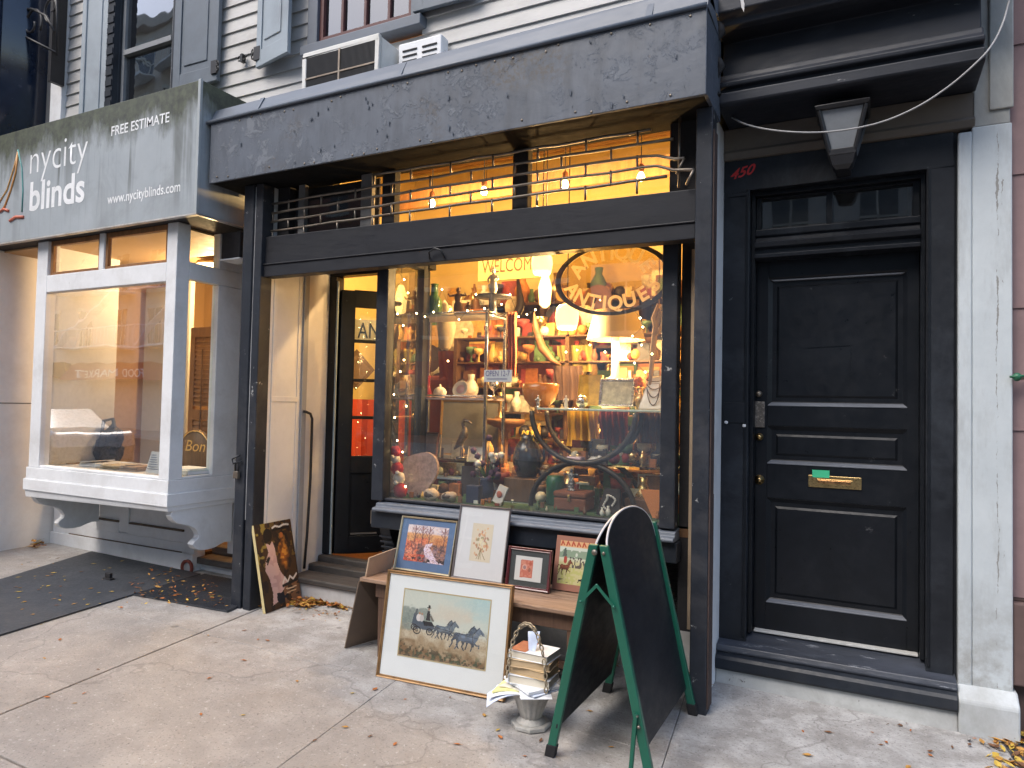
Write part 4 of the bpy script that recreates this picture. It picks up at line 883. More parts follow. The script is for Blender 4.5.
LET = mat('white_vinyl_lettering', (.78, .79, .80), .5, .08, 9, .02, dirt=(.4, .42, .4), dirt_amt=.5)
def sgn(s, nm, pa, pb, h, **kw):
    a = P(*pa, 3.267); b = P(*pb, 3.267)
    return text(s, nm, LET, sg, (a.x, 3.2685, (a.z+b.z)/2), width=b.x-a.x, height=h, off=sg, **kw)
sgn('nycity', 'lettering', (29.5, 175.5), (87, 160), .305, bold=-.012)
sgn('blinds', 'lettering', (29, 211), (84, 200), .245, bold=.022)
sgn('FREE ESTIMATE', 'small_lettering', (111, 136), (169, 121.5), .075, bold=.012)
sgn('www.nycityblinds.com', 'web_lettering', (107, 204.5), (180, 190.5), .098, bold=.012)
# the sails
def strip(name, pts, r, m):
    mb = MB(); mb.tube([P(x, y, 3.268) for x, y in pts], r, 6); mb.build(name, m, sg, sg)
strip('sail_line', [(18, 152), (16, 172), (11, 190), (5, 206), (2, 210)], .009, mat('orange_vinyl', (.55, .25, .07), .5))
strip('sail_line', [(18, 152), (14, 168), (7, 190), (-4, 208)], .007, mat('amber_vinyl', (.55, .33, .12), .5))
strip('sail_line', [(18, 150), (22, 168), (23, 190), (22, 212)], .007, mat('teal_vinyl', (.10, .28, .26), .5))
strip('hull_line', [(0, 212), (4, 209), (9, 211)], .012, mat('red_vinyl', (.55, .15, .09), .5))
strip('hull_line', [(10, 221), (16, 217), (24, 217)], .013, MC['red_vinyl'])

bl = thing('bay_shopfront', 'white-painted shopfront with a projecting bay window under the grey sign', 'shopfront', (-5.3, 3.9, .08))
def B_(mb, name, m, bev=.005, par=None): return mb.build(name, m, par or bl, bl, bev)
Yf = 3.35; XL, XR = -6.14, -4.42
mb = MB(); mb.box(XL-.03, XR+.02, Yf-.02, 3.95, .70, .79); mb.box(XL-.015, XR+.008, Yf-.008, 3.95, .797, .885); mb.box(XL-.02, XR+.012, Yf-.012, 3.95, .79, .797)
mb.hexa([(XL-.02, Yf+.0, .64), (XR+.01, Yf+.0, .665), (XR+.01, 3.95, .665), (XL-.02, 3.95, .64), (XL-.02, Yf-.01, .70), (XR+.01, Yf-.01, .70), (XR+.01, 3.95, .70), (XL-.02, 3.95, .70)])
bay = B_(mb, 'bay_sill', WHITE)
mb = MB(); mb.box(XL, -5.995, Yf, Yf+.10, .886, 2.74); mb.box(-4.53, XR, Yf, Yf+.11, .886, 2.74); mb.box(-5.995, -4.53, Yf, Yf+.07, 2.315, 2.455); mb.box(-5.995, -4.53, Yf+.005, Yf+.07, .886, .905)
mb.box(-5.33, -5.27, Yf+.005, Yf+.06, 2.456, 2.74)
mb.box(XR-.07, XR, Yf+.111, 3.95, 2.345, 2.47); mb.box(XR-.07, XR, 3.72, 3.95, .886, 2.344); mb.box(XR-.07, XR-.001, 3.72, 3.95, 2.471, 2.74); mb.box(XR-.07, XR-.002, Yf+.111, 3.72, .886, .905)
B_(mb, 'bay_frame', WHITE)
mb = MB()
for a, b_ in ((-5.985, -5.33), (-5.27, -4.54)):
    for (p0, p1, p2, p3) in ((a, b_, 2.456, 2.48), (a, b_, 2.70, 2.74), (a, a+.03, 2.48, 2.70), (b_-.03, b_, 2.48, 2.70)): mb.box(p0, p1, Yf+.02, Yf+.05, p2, p3)
B_(mb, 'toplight_frame', OAK, .003)
mb = MB(); mb.quad((-5.995, Yf+.04, .9), (-4.53, Yf+.04, .9), (-4.53, Yf+.04, 2.32), (-5.995, Yf+.04, 2.32)); B_(mb, 'front_pane', BAYGLASS, 0)
mb = MB(); mb.quad((XR-.035, Yf+.1, .9), (XR-.035, 3.73, .9), (XR-.035, 3.73, 2.35), (XR-.035, Yf+.1, 2.35)); B_(mb, 'side_pane', CLEAR, 0)
mb = MB(); mb.quad((-5.98, Yf+.03, 2.46), (-4.53, Yf+.03, 2.46), (-4.53, Yf+.03, 2.72), (-5.98, Yf+.03, 2.72)); mb.quad((XR-.03, Yf+.1, 2.46), (XR-.03, 3.73, 2.46), (XR-.03, 3.73, 2.72), (XR-.03, Yf+.1, 2.72)); B_(mb, 'toplight_pane', CLEAR, 0)
# wall below the bay
mb = MB(); mb.box(-6.8, -4.86, 3.96, 4.05, .02, .72); mb.box(-6.8, -4.86, 3.925, 3.96, .02, .21)
for (a, b_, c_, d_) in ((-6.78, -6.55, .21, .72), (-5.82, -5.70, .30, .72), (-4.98, -4.86, .21, .72), (-6.55, -4.98, .21, .29), (-6.55, -5.82, .29, .38), (-5.70, -4.98, .29, .38)): mb.box(a, b_, 3.94, 3.96, c_, d_)
B_(mb, 'bay_base', WHITE, .006)
mb = MB(); mb.box(-6.52, -5.84, 3.935, 3.96, .381, .394); mb.box(-5.68, -5.0, 3.935, 3.96, .381, .394); mb.box(-6.52, -5.0, 3.93, 3.94, .2105, .218); B_(mb, 'shadow_ledge', mat('shadow_brown_ledge', (.12, .085, .06), .85, .4, 12), 0)  # brownish shadow along the panel bottoms, put in as dark strips
pts = [(275, 362), (290, 372), (286, 392), (279, 418), (292, 440), (310, 455), (345, 464), (380, 470), (410, 484), (425, 500), (434, 522), (430, 540), (410, 556), (398, 575), (412, 596), (440, 606), (480, 602), (520, 590), (550, 572), (575, 560), (612, 556), (620, 300), (275, 345)]
mb = MB(); mb.prism([PX(120+x/5.486, 440+y/5.486, XR-.004) for x, y in pts], (-.06, 0, 0)); B_(mb, 'scroll_bracket', WHITE, .004)
o = [PX(120+x/5.486, 440+y/5.486, XR-.004) for x, y in pts]
mb = MB(); mb.prism([p+Vector((-1.66, 0, 0)) for p in o], (-.06, 0, 0)); B_(mb, 'scroll_bracket', WHITE, .004)
mb = MB(); mb.box(-6.95, -6.80, 2.9, 4.05, -.1, 2.74); B_(mb, 'party_wall', CREAM, .004)
mb = MB(); mb.box(-6.80, -6.797, 3.2, 3.95, 1.395, 1.403); B_(mb, 'wall_crack', mat('dark_crack', (.1, .095, .09)), 0)
mb = MB(); mb.box(XR-.075, XR-.005, 3.951, 4.7, .26, 2.90); B_(mb, 'side_wall', CREAM, .003)
mb = MB(); mb.box(-4.86, -3.80, 4.02, 4.22, .02, .13); mb.box(-4.86, -3.80, 4.015, 4.02, .02, .10); B_(mb, 'alcove_base', WHITE, .003)
mb = MB(); mb.box(-4.87, -3.80, 3.97, 4.22, .131, .185); mb.box(-4.87, -3.80, 4.12, 4.22, .186, .25); B_(mb, 'alcove_step', wood('bleached_step_wood', (.06, .05, .045), (.20, .18, .16), 0, .7), .008)
mb = MB(); mb.box(-4.42, -3.805, 4.225, 4.262, .2, 3.2); B_(mb, 'alcove_door', DOORM, .004)  # upper part added above the door to stop lamp light leaking out
mb = MB(); mb.lathe([(.065, 0), (.065, .02), (.05, .022), (.042, .006), (0, .006)], (-4.90, 3.922, .105), 24, ax=YAX); B_(mb, 'vent_ring', mat('rusty_red_ring', (.20, .05, .035), .7, .3, 20, .2), 0)
mb = MB(); mb.lathe([(.041, .008), (.038, .011), (0, .012)], (-4.90, 3.922, .105), 20, ax=YAX); B_(mb, 'vent_plate', mat('grey_vent_plate', (.35, .35, .36), .6, .3, 20), 0)
bx = P(232, 250, 3.62); mb = MB(); mb.box(-4.24, -4.05, 3.58, 3.72, 2.50, 2.69); 
jb = thing('wall_heater', 'black metal box fixed under the right end of the grey sign', 'box', (-4.26, 3.65, 2.5)); mb.build('casing', SOOT, jb, jb, .006)
mb = MB(); mb.box(-4.245, -4.045, 3.575, 3.725, 2.488, 2.499); mb.build('bottom_plate', WHITE, jb, jb, .003)
# inside
br_ = thing('bay_room', 'warm-lit inside of the blinds shop behind the bay window', 'room', (-5.6, 4.6, .2))
BW = mat('warm_cream_room_wall', (.45, .285, .14), .7, .08, 2)
mb = MB(); mb.box(-6.79, -4.5, 5.5, 5.55, .2, 2.9); mb.box(-6.795, -6.76, 4.05, 5.5, .2, 2.9); mb.box(-4.55, -4.5, 4.06, 5.5, .2, 2.9)
mb.build('wall', BW, br_, br_)
mb = MB(); mb.box(-6.79, -4.5, 4.21, 5.55, 2.80, 2.86); mb.box(-6.79, -4.5, 3.43, 4.21, 2.725, 2.738); mb.build('ceiling', BW, br_, br_)
mb = MB(); mb.box(-6.0, XR-.08, Yf+.06, 4.04, .82, .895); mb.build('window_board', WHITE, br_, br_)
mb = MB(); mb.box(-6.79, -4.9, 4.06, 5.5, .1, .2); mb.build('floor', SHOPW, br_, br_)
mb = MB(); mb.box(-6.135, -6.10, Yf+.10, 4.04, .9, 2.74); mb.build('side_lining', WHITE, br_, br_)
def louvre_panel(label, x0, x1, Y, z0, z1):
    t = thing('wooden_shutter', label, 'shutter', ((x0+x1)/2, Y, z0), group='sample shutters in the bay window')
    mb = MB(); mb.box(x0, x0+.06, Y, Y+.03, z0, z1); mb.box(x1-.06, x1, Y, Y+.03, z0, z1)
    for a in (z0, (z0+z1)/2-.05, z1-.09): mb.box(x0+.06, x1-.06, Y, Y+.03, a, a+.09)
    mb.build('shutter_frame', OAK, t, t, .003)
    mb = MB(); z = z0+.1
    while z < z1-.1:
        if not (z0+z1)/2-.09 < z < (z0+z1)/2+.045: mb.hexa([(x0+.06, Y+.002, z), (x1-.06, Y+.002, z), (x1-.06, Y+.01, z), (x0+.06, Y+.01, z), (x0+.06, Y+.018, z+.04), (x1-.06, Y+.018, z+.04), (x1-.06, Y+.026, z+.04), (x0+.06, Y+.026, z+.04)])
        z += .042
    mb.build('louvres', OAK, t, t)
    mb = MB(); mb.tube([((x0+x1)/2, Y-.006, z0+.2), ((x0+x1)/2, Y-.006, z1-.2)], .006, 6); mb.build('tilt_rod', SHOPW, t, t)
a = P(192, 300, 4.35); b = P(218, 300, 4.35); louvre_panel('tall orange-brown louvred shutter seen through the right side pane of the bay', a.x, b.x, 4.35, .55, 2.12)
a = P(132, 300, 4.9); b = P(165, 300, 4.9); louvre_panel('orange-brown louvred shutter standing at the back behind the middle of the bay', a.x, b.x, 4.9, .4, 1.75)
a = P(98, 300, 5.2); b = P(122, 300, 5.2); louvre_panel('narrow brown louvred shutter at the back behind the black bag', a.x, b.x, 5.2, .4, 1.95)
mb = MB(); mb.box(-7.0+.35, -6.4+.3, 4.7, 4.74, .2, 2.6); mb.box(-6.05, -5.98, 4.7, 4.75, .2, 2.8)
solo('roller_blind', mb, mat('pale_blind_cloth', (.55, .52, .47), .8, .06), 'pale blind hanging at the left inside the bay window', 'blind', (-6.4, 4.7, .2))
mb = MB(); a = P(61, 300, 3.9); mb.box(a.x-.012, a.x+.012, 3.9, 3.92, .9, 2.5); solo('thin_strip', mb, SOOT, 'thin dark upright strip inside the left end of the bay window', 'strip', (a.x, 3.9, .9))
for k in range(7):
    x = 68+k*5.0; a = P(x, 360, 5.3); z0_ = 1.15+.05*(k % 3); mb = MB(); mb.box(a.x-.07, a.x+.07, 5.3, 5.312, z0_, 1.95)
    for q in range(10): mb.box(a.x-.07, a.x+.07, 5.294, 5.3, z0_+.03+q*.07, z0_+.036+q*.07)
    solo('fabric_sample', mb, [mat('linen_sample', (.5, .45, .36), .8), mat('sand_sample', (.40, .31, .2), .8), mat('slate_sample', (.17, .17, .18), .8)][k % 3], 'hanging blind fabric sample on the back wall of the bay shop', 'fabric sample', (a.x, 5.3, z0_), 'fabric samples on the back wall')
# things on the window board
bg_ = MB(); c = P(108, 448, 3.95); bg_.ball((c.x, 3.95, .99), .14, .10, .13, 14, jit=.5); bg_.ball((c.x+.07, 3.93, 1.10), .09, .08, .12, 12, jit=.6); bg_.tube([(c.x-.08, 3.93, 1.05), (c.x-.03, 3.92, 1.26), (c.x+.1, 3.92, 1.28), (c.x+.14, 3.94, 1.1)], .016, 8)
solo('black_bag', bg_, mat('black_leather', (.02, .018, .018), .45, .3, 12, .2), 'crumpled black bag on the bay window board', 'bag', (c.x, 3.95, .9))
mb = MB(); a = P(145, 478, 3.52); b = P(163, 478, 3.52); mb.hexa([(a.x, 3.52, .9), (b.x, 3.50, .9), (b.x, 3.51, .9), (a.x, 3.53, .9), (a.x+.01, 3.56, 1.06), (b.x+.01, 3.54, 1.06), (b.x+.01, 3.55, 1.06), (a.x+.01, 3.57, 1.06)])
ps = thing('paper_stand', 'upright sheet of pale printed paper leaning inside the bay beside its corner post', 'notice', (a.x, 3.52, .9)); mb.build('sheet', PAPER, ps, ps)
mb = MB()
for k in range(7): mb.box(a.x+.03, b.x-.03+.004*(k % 3), 3.513+.0055*k, 3.515+.0055*k, .93+.017*k, .936+.017*k)
mb.build('print_lines', mat('grey_print', (.3, .34, .42), .7), ps, ps)
rng = random.Random(5)
bk = [('open magazine lying flat near the left end of the bay window board', (96, 470), (.34, .25), PAPER), ('pale swatch book at the middle of the bay window board', (118, 470), (.28, .2), mat('cream_swatch', (.62, .52, .38), .7)), ('brown sample booklet lying left of the upright sheet', (134, 471), (.22, .2), CARD), ('thick white catalogue lying behind the side pane of the bay', (183, 468), (.26, .2), PAPER)]
for i, (lab, (x, y), (wd, dp), m) in enumerate(bk):
    c = P(x, y, 3.6); mb = MB(); zz = .9
    for k in range(3 if i != 3 else 5):
        dx, dy = rng.uniform(-.015, .015), rng.uniform(-.02, .02); mb.box(c.x-wd/2+dx, c.x+wd/2+dx, 3.55+dy, 3.55+dp+dy, zz, zz+.009); zz += .0095
    if i == 0:
        mb.hexa([(c.x-.15, 3.55, zz), (c.x, 3.54, zz+.012), (c.x, 3.76, zz+.012), (c.x-.15, 3.78, zz), (c.x-.15, 3.55, zz+.004), (c.x, 3.54, zz+.02), (c.x, 3.76, zz+.02), (c.x-.15, 3.78, zz+.004)])
    solo('catalogue', mb, m, lab, 'catalogue', (c.x, 3.65, .9))
rs = thing('round_sign', 'round brown board lettered Bon leaning behind the side pane of the bay', 'sign', tuple(P(197, 470, 4.0)))
c = P(196, 468, 4.0); mb = MB(); mb.lathe([(.20, 0), (.20, .02), (0, .02)], (c.x, 4.0, 1.02), 32, ax=YAX); mb.build('disc', SHOPW, rs, rs)
mb = MB(); mb.tube([(c.x+.188*math.cos(t), 3.978, 1.02+.188*math.sin(t)) for t in np.linspace(0, 2*math.pi, 40)], .006, 6); mb.build('rim', BRASS, rs, rs)
text('Bon', 'lettering', mat('gold_letter_paint', (.6, .35, .1), .5), rs, (c.x-.11, 3.977, 1.04), width=.24, height=.09, off=rs, shear=.25)
cl = thing('ceiling_lamp', 'warm ceiling lamp inside the blinds shop', 'lamp', (-5.4, 4.5, 2.66))
mb = MB(); mb.lathe([(.02, .14), (.02, .10), (.16, .08), (.17, .05)], (-5.4, 4.5, 2.66), 20); mb.build('lamp_base', BRASS, cl, cl)
mb = MB(); mb.lathe([(.0, -.02), (.1, 0), (.15, .03), (.165, .05)], (-5.4, 4.5, 2.66), 20); mb.build('lamp_shade', emit('warm_lamp_glass', (1, .62, .28), 4), cl, cl)
def plight(name, loc, W_, c=(1, .60, .25), r=.06):
    l = bpy.data.lights.new(name, 'POINT'); l.energy = W_; l.color = c; l.shadow_soft_size = r
    o = bpy.data.objects.new(name, l); col.objects.link(o); o.location = loc; return o
plight('lamp_light', (-5.4, 4.5, 2.55), 38, (1, .66, .33), .1)
# ------------------------------------------------------------------ things on the pavement
def GP(x, y):
    d = (x-512)/700*RT + (384-y)/700*UP + F
    k = d[2]+0.0157*d[0]-0.02*d[1]; t = (-0.0157*.69-.02*3.47-ZC)/k
    return Vector((d[0]*t, d[1]*t, d[2]*t+ZC))
def frame_ring(mb, w_, h, fw, d, m=0, lip=.35):
    """mitred moulding, front at y=0, back at y=d, standing on z=0, centred on x"""
    x = w_/2
    def ring(i, y): return [(-x+i, y, i), (x-i, y, i), (x-i, y, h-i), (-x+i, y, h-i)]
    rr_ = [ring(0, d), ring(0, .006), ring(fw*.18, 0), ring(fw*.55, .003), ring(fw*.62, .007), ring(fw*.9, .005), ring(fw, .010), ring(fw, d)]
    vs = [p for r in rr_ for p in r]; fs = []
    for i in range(len(rr_)-1):
        for k in range(4): fs.append((i*4+k, i*4+(k+1) % 4, i*4+4+(k+1) % 4, i*4+4+k))
    mb.add(vs, fs, m)
def framed(name, label, cat, loc, w_, h, tilt, rz, fw, d, fm, mount, art, rect, group, coat=True, back=CARD, inner=None):
    t = thing(name, label, cat, loc, (-R(tilt), 0, R(rz)), group)
    mb = MB(); frame_ring(mb, w_, h, fw, d); mb.build('frame', fm, t)
    mb = MB(); mb.box(-w_/2+fw*.8, w_/2-fw*.8, .013, d*.8, fw*.8, h-fw*.8); mb.build('mount', mount, t)
    a, b, c_, e = rect
    art.mesh('picture', (a-w_/2, .0122, c_), (b-a, 0, 0), (0, 0, e-c_), INK, t)
    if inner:
        mb = MB(); q = inner[1]
        for (p0, p1, p2, p3) in ((a-q, b+q, c_-q, c_), (a-q, b+q, e, e+q), (a-q, a, c_, e), (b, b+q, c_, e)): mb.box(p0-w_/2, p1-w_/2, .0115, .0128, p2, p3)
        mb.build('mount_line', inner[0], t)
    mb = MB(); mb.quad((-w_/2+fw*.9, .0105, fw*.9), (w_/2-fw*.9, .0105, fw*.9), (w_/2-fw*.9, .0105, h-fw*.9), (-w_/2+fw*.9, .0105, h-fw*.9)); mb.build('glazing', pane('picture_glass', refl=1.2, tint=(.97, .97, .97), dust=.015), t)
    return t
# --- pictures
HB = [(-.36, .10), (-.30, .17), (-.10, .15), (.10, .15), (.22, .20), (.32, .36), (.40, .46), (.44, .43), (.47, .40), (.60, .27), (.62, .21), (.56, .19), (.47, .25), (.42, .20), (.36, .02), (.28, -.10), (0, -.13), (-.22, -.10), (-.34, -.08), (-.40, 0)]
HL = [[(-.36, .02), (-.46, -.16), (-.42, -.24), (-.52, -.42), (-.48, -.43), (-.37, -.24), (-.38, -.16), (-.24, -.06)], [(-.30, -.05), (-.22, -.2), (-.26, -.3), (-.16, -.44), (-.12, -.42), (-.2, -.28), (-.14, -.18), (-.12, -.08)], [(.22, -.06), (.36, -.16), (.46, -.14), (.44, -.28), (.40, -.28), (.41, -.19), (.34, -.21), (.16, -.12)], [(.12, -.1), (.14, -.26), (.10, -.42), (.14, -.43), (.19, -.26), (.22, -.1)]]
def horse(A, x, y, s, rgb, k=1.38):
    d = tuple(c*.62 for c in rgb); l = tuple(min(1, c*1.45) for c in rgb)
    f = lambda pts: [(x+px*s, y+py*s*k) for px, py in pts]
    for i, q in enumerate(HL): A.poly(f(q), d if i % 2 else tuple(c*.8 for c in rgb))
    A.poly(f(HB), rgb)
    A.ell(x-.2*s, y+.07*s*k, .12*s, .07*s*k, l, .5, .8); A.ell(x+.12*s, y+.06*s*k, .12*s, .06*s*k, l, .4, .8); A.ell(x, y-.08*s*k, .26*s, .05*s*k, d, .6, .8)
    A.line(f([(.20, .22), (.30, .38), (.40, .47)]), .022*s, d); A.line(f([(-.36, .08), (-.48, .12), (-.56, 0)]), .02*s, d)
    A.line(f([(.14, .16), (.2, -.1)]), .008*s, (.12, .11, .1)); A.line(f([(.46, .36), (.54, .22)]), .008*s, (.12, .11, .1))
A = Art(200, 145, (.80, .79, .70))
A.put(A.Y*0+1, (.76, .78, .73)); n = A.fb(4); n2 = A.fb(9)
A.put(np.clip((A.Y-.45)*1.4, 0, 1)*np.clip((A.X-.25)*1.6, 0, 1)*np.clip((n-.35)*3, 0, 1), (.58, .74, .76), .8)
A.put(np.clip(1-((A.X-.55)/.32)**2-((A.Y-.68)/.17)**2+(n2-.5)*1.6, 0, 1), (.78, .75, .68), .9)
A.put(np.clip((.46-A.Y)*12, 0, 1), (.74, .69, .59)); 
for x, y, rx, ry in ((.04, .6, .10, .18), (.13, .62, .08, .14), (.24, .64, .09, .12), (.30, .58, .07, .1), (.05, .48, .12, .1)): A.put(np.clip((1-((A.X-x)/rx)**2-((A.Y-y)/ry)**2)*1.8+(A.noise(18)-.5)*2.2, 0, 1), (.47, .51, .48), .8)
A.put(np.clip((.10-abs(A.Y-.40-.05*(A.X>.8)))*8, 0, 1)*np.clip((A.X-.72)*4, 0, 1)*(A.noise(14, 30) > .45), (.55, .55, .48), .7)
gr_ = np.clip((.42-.14*A.X-A.Y)*7+(A.noise(10, 16)-.5)*1.6, 0, 1); A.put(gr_, (.63, .55, .43))
A.put(np.clip((.24-.15*A.X-A.Y)*8+(A.noise(16, 24)-.5)*2.2, 0, 1), (.46, .35, .23), .9)
A.put((A.noise(30, 46) > .62)*np.clip((.28-.17*A.X-A.Y)*9, 0, 1), (.25, .22, .15), .85); A.put((A.noise(26, 40) > .68)*np.clip((.17-A.Y)*9, 0, 1), (.27, .31, .22), .9)
G1 = (.30, .35, .40)
horse(A, .49, .475, .24, G1); horse(A, .53, .465, .24, (.38, .43, .47)); horse(A, .73, .405, .29, (.27, .32, .38)); horse(A, .79, .39, .29, (.38, .43, .49))
A.put((A.noise(60, 90) > .62)*(A.Y < .5), (.5, .42, .32), .22); A.put((A.noise(50, 70) > .6)*(A.Y > .45), (.86, .84, .76), .14)
A.line([(.34, .50), (.9, .42)], .003, (.2, .2, .2))
A.poly([(.12, .50), (.14, .66), (.18, .66), (.19, .56), (.36, .54), (.40, .47), (.36, .42), (.16, .44)], (.30, .34, .38)); A.poly([(.25, .56), (.36, .56), (.39, .5), (.27, .49)], (.12, .13, .14))
for x, y, r in ((.19, .41, .040), (.34, .41, .033), (.15, .45, .03)):
    d = np.hypot(A.X-x, (A.Y-y)/1.38); A.put(np.abs(d-r) < .006, (.15, .15, .15)); A.put(np.abs(d-r*.3) < .005, (.2, .2, .2), .7)
A.ell(.20, .60, .032, .06, (.82, .80, .78)); A.ell(.235, .595, .026, .055, (.74, .72, .70)); A.ell(.205, .665, .013, .02, (.66, .52, .42)); A.ell(.236, .66, .012, .019, (.66, .52, .42))
A.poly([(.285, .57), (.295, .72), (.325, .72), (.335, .57)], (.16, .16, .17)); A.ell(.31, .745, .012, .02, (.62, .48, .4)); A.poly([(.298, .76), (.300, .81), (.322, .81), (.324, .76)], (.1, .1, .1)); A.line([(.29, .765), (.33, .765)], .005, (.1, .1, .1))
A.line([(.16, .64), (.17, .72)], .012, (.35, .37, .38)); A.line([(.34, .64), (.37, .58)], .012, (.42, .40, .36))
framed('coach_picture', 'large gilt-framed coach and horses print in a pale mount standing on the pavement', 'picture', (-1.953, 3.068, gz(-1.95, 3.07)+.004), .742, .552, 9.6, 4.2, .017, .028, mat('dull_brown_gilt', (.27, .155, .065), .45, .35, 16, .1, metal=.35, dirt=(.1, .05, .02), dirt_amt=.6), mat('pale_green_white_mount', (.72, .75, .74), .7, .03, 3, .03), A, (.118, .622, .128, .462), 'framed pictures for sale', inner=(mat('gilt_line', (.5, .40, .22), .5, metal=.3), .006))
# autumn stream
A = Art(150, 118, (.80, .74, .74)); n = A.fb(8); n2 = A.noise(24)
A.put((A.Y > .78)*1., (.84, .80, .80)); A.put((A.Y > .8)*(n2 > .55), (.66, .60, .66), .5)
A.put(np.clip((.80-A.Y)*20, 0, 1), (.82, .60, .38)); A.put(np.clip((.72-A.Y)*14, 0, 1)*(n > .42), (.74, .47, .28)); A.put(np.clip((.64-A.Y)*14+(n-.5)*3, 0, 1)*np.clip((.62-A.X)*6, 0, 1), (.83, .42, .29))
A.put((A.noise(14) > .55)*np.clip((.60-A.Y)*10, 0, 1)*(A.X < .5), (.87, .55, .43), .8); A.put((A.noise(20) > .62)*(A.Y < .55)*(A.X < .45), (.45, .27, .26), .8)
for x in (.20, .38, .55, .92):
    A.line([(x, .45), (x+.01, .7), (x-.01, .97)], .010, (.32, .21, .22))
    for k in range(5): A.line([(x, .6+.06*k), (x+(-1)**k*.09, .74+.06*k)], .006, (.40, .27, .28))
    A.put(np.clip(1-((A.X-x)/.12)**2-((A.Y-.84)/.16)**2, 0, 1)*(A.noise(30) > .5), (.5, .36, .38), .6)
A.put(np.clip((.52-A.Y)*10, 0, 1)*np.clip((A.X-.28)*8, 0, 1), (.50, .37, .36)); A.put((A.noise(16) > .52)*(A.Y < .5)*(A.X > .3), (.27, .23, .25), .8); A.put((A.noise(12) > .6)*(A.Y < .45)*(A.X > .6), (.68, .45, .34), .8)
A.poly([(.50, .50), (.66, .54), (.64, .46), (.58, .42), (.70, .28), (.74, .18), (.90, .04), (.98, 0), (.60, 0), (.56, .12), (.50, .22), (.46, .36)], (.86, .80, .86)); A.put((A.noise(26, 10) > .6)*(A.Y < .4)*(A.X > .5)*(A.X < .8), (.72, .64, .74), .4)
A.put((A.noise(18) > .6)*(A.Y < .2)*(A.X < .5), (.70, .22, .16), .8); A.put((A.noise(22) > .66)*(A.Y < .12), (.13, .11, .13)); A.put((A.noise(44, 60) > .6)*(A.Y < .7), (.36, .22, .2), .35); A.put((A.noise(40, 56) > .63), (.9, .7, .55), .3)
framed('landscape_picture', 'autumn stream painting with blue mount leaning on the bench', 'picture', (-2.345, 3.475, .474), .392, .318, 15, 1.5, .010, .018, mat('silver_gilt_moulding', (.55, .48, .33), .4, .25, 14, .08, metal=.6), mat('slate_blue_mount', (.085, .15, .27), .7, .12, 4, .03), A, (.054, .338, .058, .272), 'framed pictures for sale')
# dried flowers
A = Art(70, 90, (.83, .79, .70)); n = A.fb(6); A.put(n, (.78, .73, .63), .5)
rr = np.random.RandomState(4)
for k in range(46):
    a = rr.rand()*6.28; r = .24+.08*rr.randn(); A.ell(.5+r*math.cos(a), .5+r*.8*math.sin(a), .03+.03*rr.rand(), .025+.025*rr.rand(), [(.72, .50, .36), (.80, .62, .46), (.62, .42, .36), (.55, .52, .38)][k % 4], .75)
for k in range(24): A.ell(.5+.1*rr.randn(), .5+.09*rr.randn(), .03, .025, (.86, .82, .66), .7)
for k in range(9): A.line([(.5, .3), (.5+.12*rr.randn(), .06)], .008, (.5, .44, .3), .7)
for k in range(10): A.ell(.5+.13*rr.randn(), .78+.05*rr.randn(), .03, .025, (.84, .62, .42), .7)
framed('flower_picture', 'tall dried-flower print in a pale grey mount and thin frame leaning on the bench', 'picture', (-1.972, 3.480, .474), .330, .418, 12.5, 1.0, .009, .018, mat('grey_taupe_moulding', (.22, .19, .18), .5, .2, 12, .06), mat('pale_grey_mount', (.62, .63, .63), .7, .04, 4, .03), A, (.098, .232, .105, .318), 'framed pictures for sale')
# stamp
A = Art(60, 60, (.80, .80, .78)); A.poly([(.2, .12), (.66, .14), (.66, .86), (.2, .84)], (.74, .42, .34)); n = A.noise(14); A.put((n > .5)*(A.X > .22)*(A.X < .64)*(A.Y > .16)*(A.Y < .82), (.80, .54, .44), .8)
A.ell(.36, .55, .10, .13, (.82, .62, .54)); A.ell(.36, .54, .06, .08, (.52, .42, .44), .8); A.ell(.55, .46, .05, .1, (.55, .33, .27), .8); A.ell(.57, .72, .06, .08, (.68, .33, .25), .8)
framed('stamp_picture', 'small dark red frame with a red square print in a black mount on the bench', 'picture', (-1.640, 3.445, .474), .262, .222, 11, 1.0, .017, .020, mat('dark_red_moulding', (.10, .018, .022), .35, .3, 8, .05, coat=.4), mat('black_mount', (.035, .045, .045), .6, .2, 4), A, (.048, .206, .046, .176), 'framed pictures for sale')
# sporting poster, unframed
A = Art(100, 90, (.56, .38, .31)); n = A.noise(30)
A.put(((A.X > .08)*(A.Y > .12)*(A.Y < .9))*1., (.70, .67, .48)); A.put((A.X > .08)*np.clip((A.Y-.5)*8, 0, 1)*(A.Y < .82), (.72, .74, .68)); A.put((A.X > .08)*(A.Y > .60)*(A.Y < .74)*(A.noise(12, 20) > .4), (.42, .50, .40), .8)
A.put((A.X > .28)*(A.Y > .42)*(A.Y < .62)*(A.noise(20, 50) > .38), (.26, .22, .22), .85); A.put((A.X > .08)*(A.Y > .12)*(A.Y < .42)*(n > .5), (.63, .64, .34), .6)
A.put((A.X > .08)*(A.Y > .80)*(A.Y < .91), (.78, .60, .42))
for k in range(9): A.line([(.10+k*.1, .82), (.12+k*.1, .895), (.16+k*.1, .83)], .012, (.62, .24, .16))
horse(A, .2, .42, .24, (.42, .22, .13)); A.ell(.2, .56, .035, .07, (.60, .22, .17)); A.ell(.2, .65, .02, .025, (.3, .22, .18))
A.poly([(.14, .62), (.22, .62), (.2, .78), (.17, .78)], (.3, .34, .3)); A.poly([(.76, .62), (.92, .62), (.92, .72), (.84, .8), (.76, .72)], (.66, .60, .54))
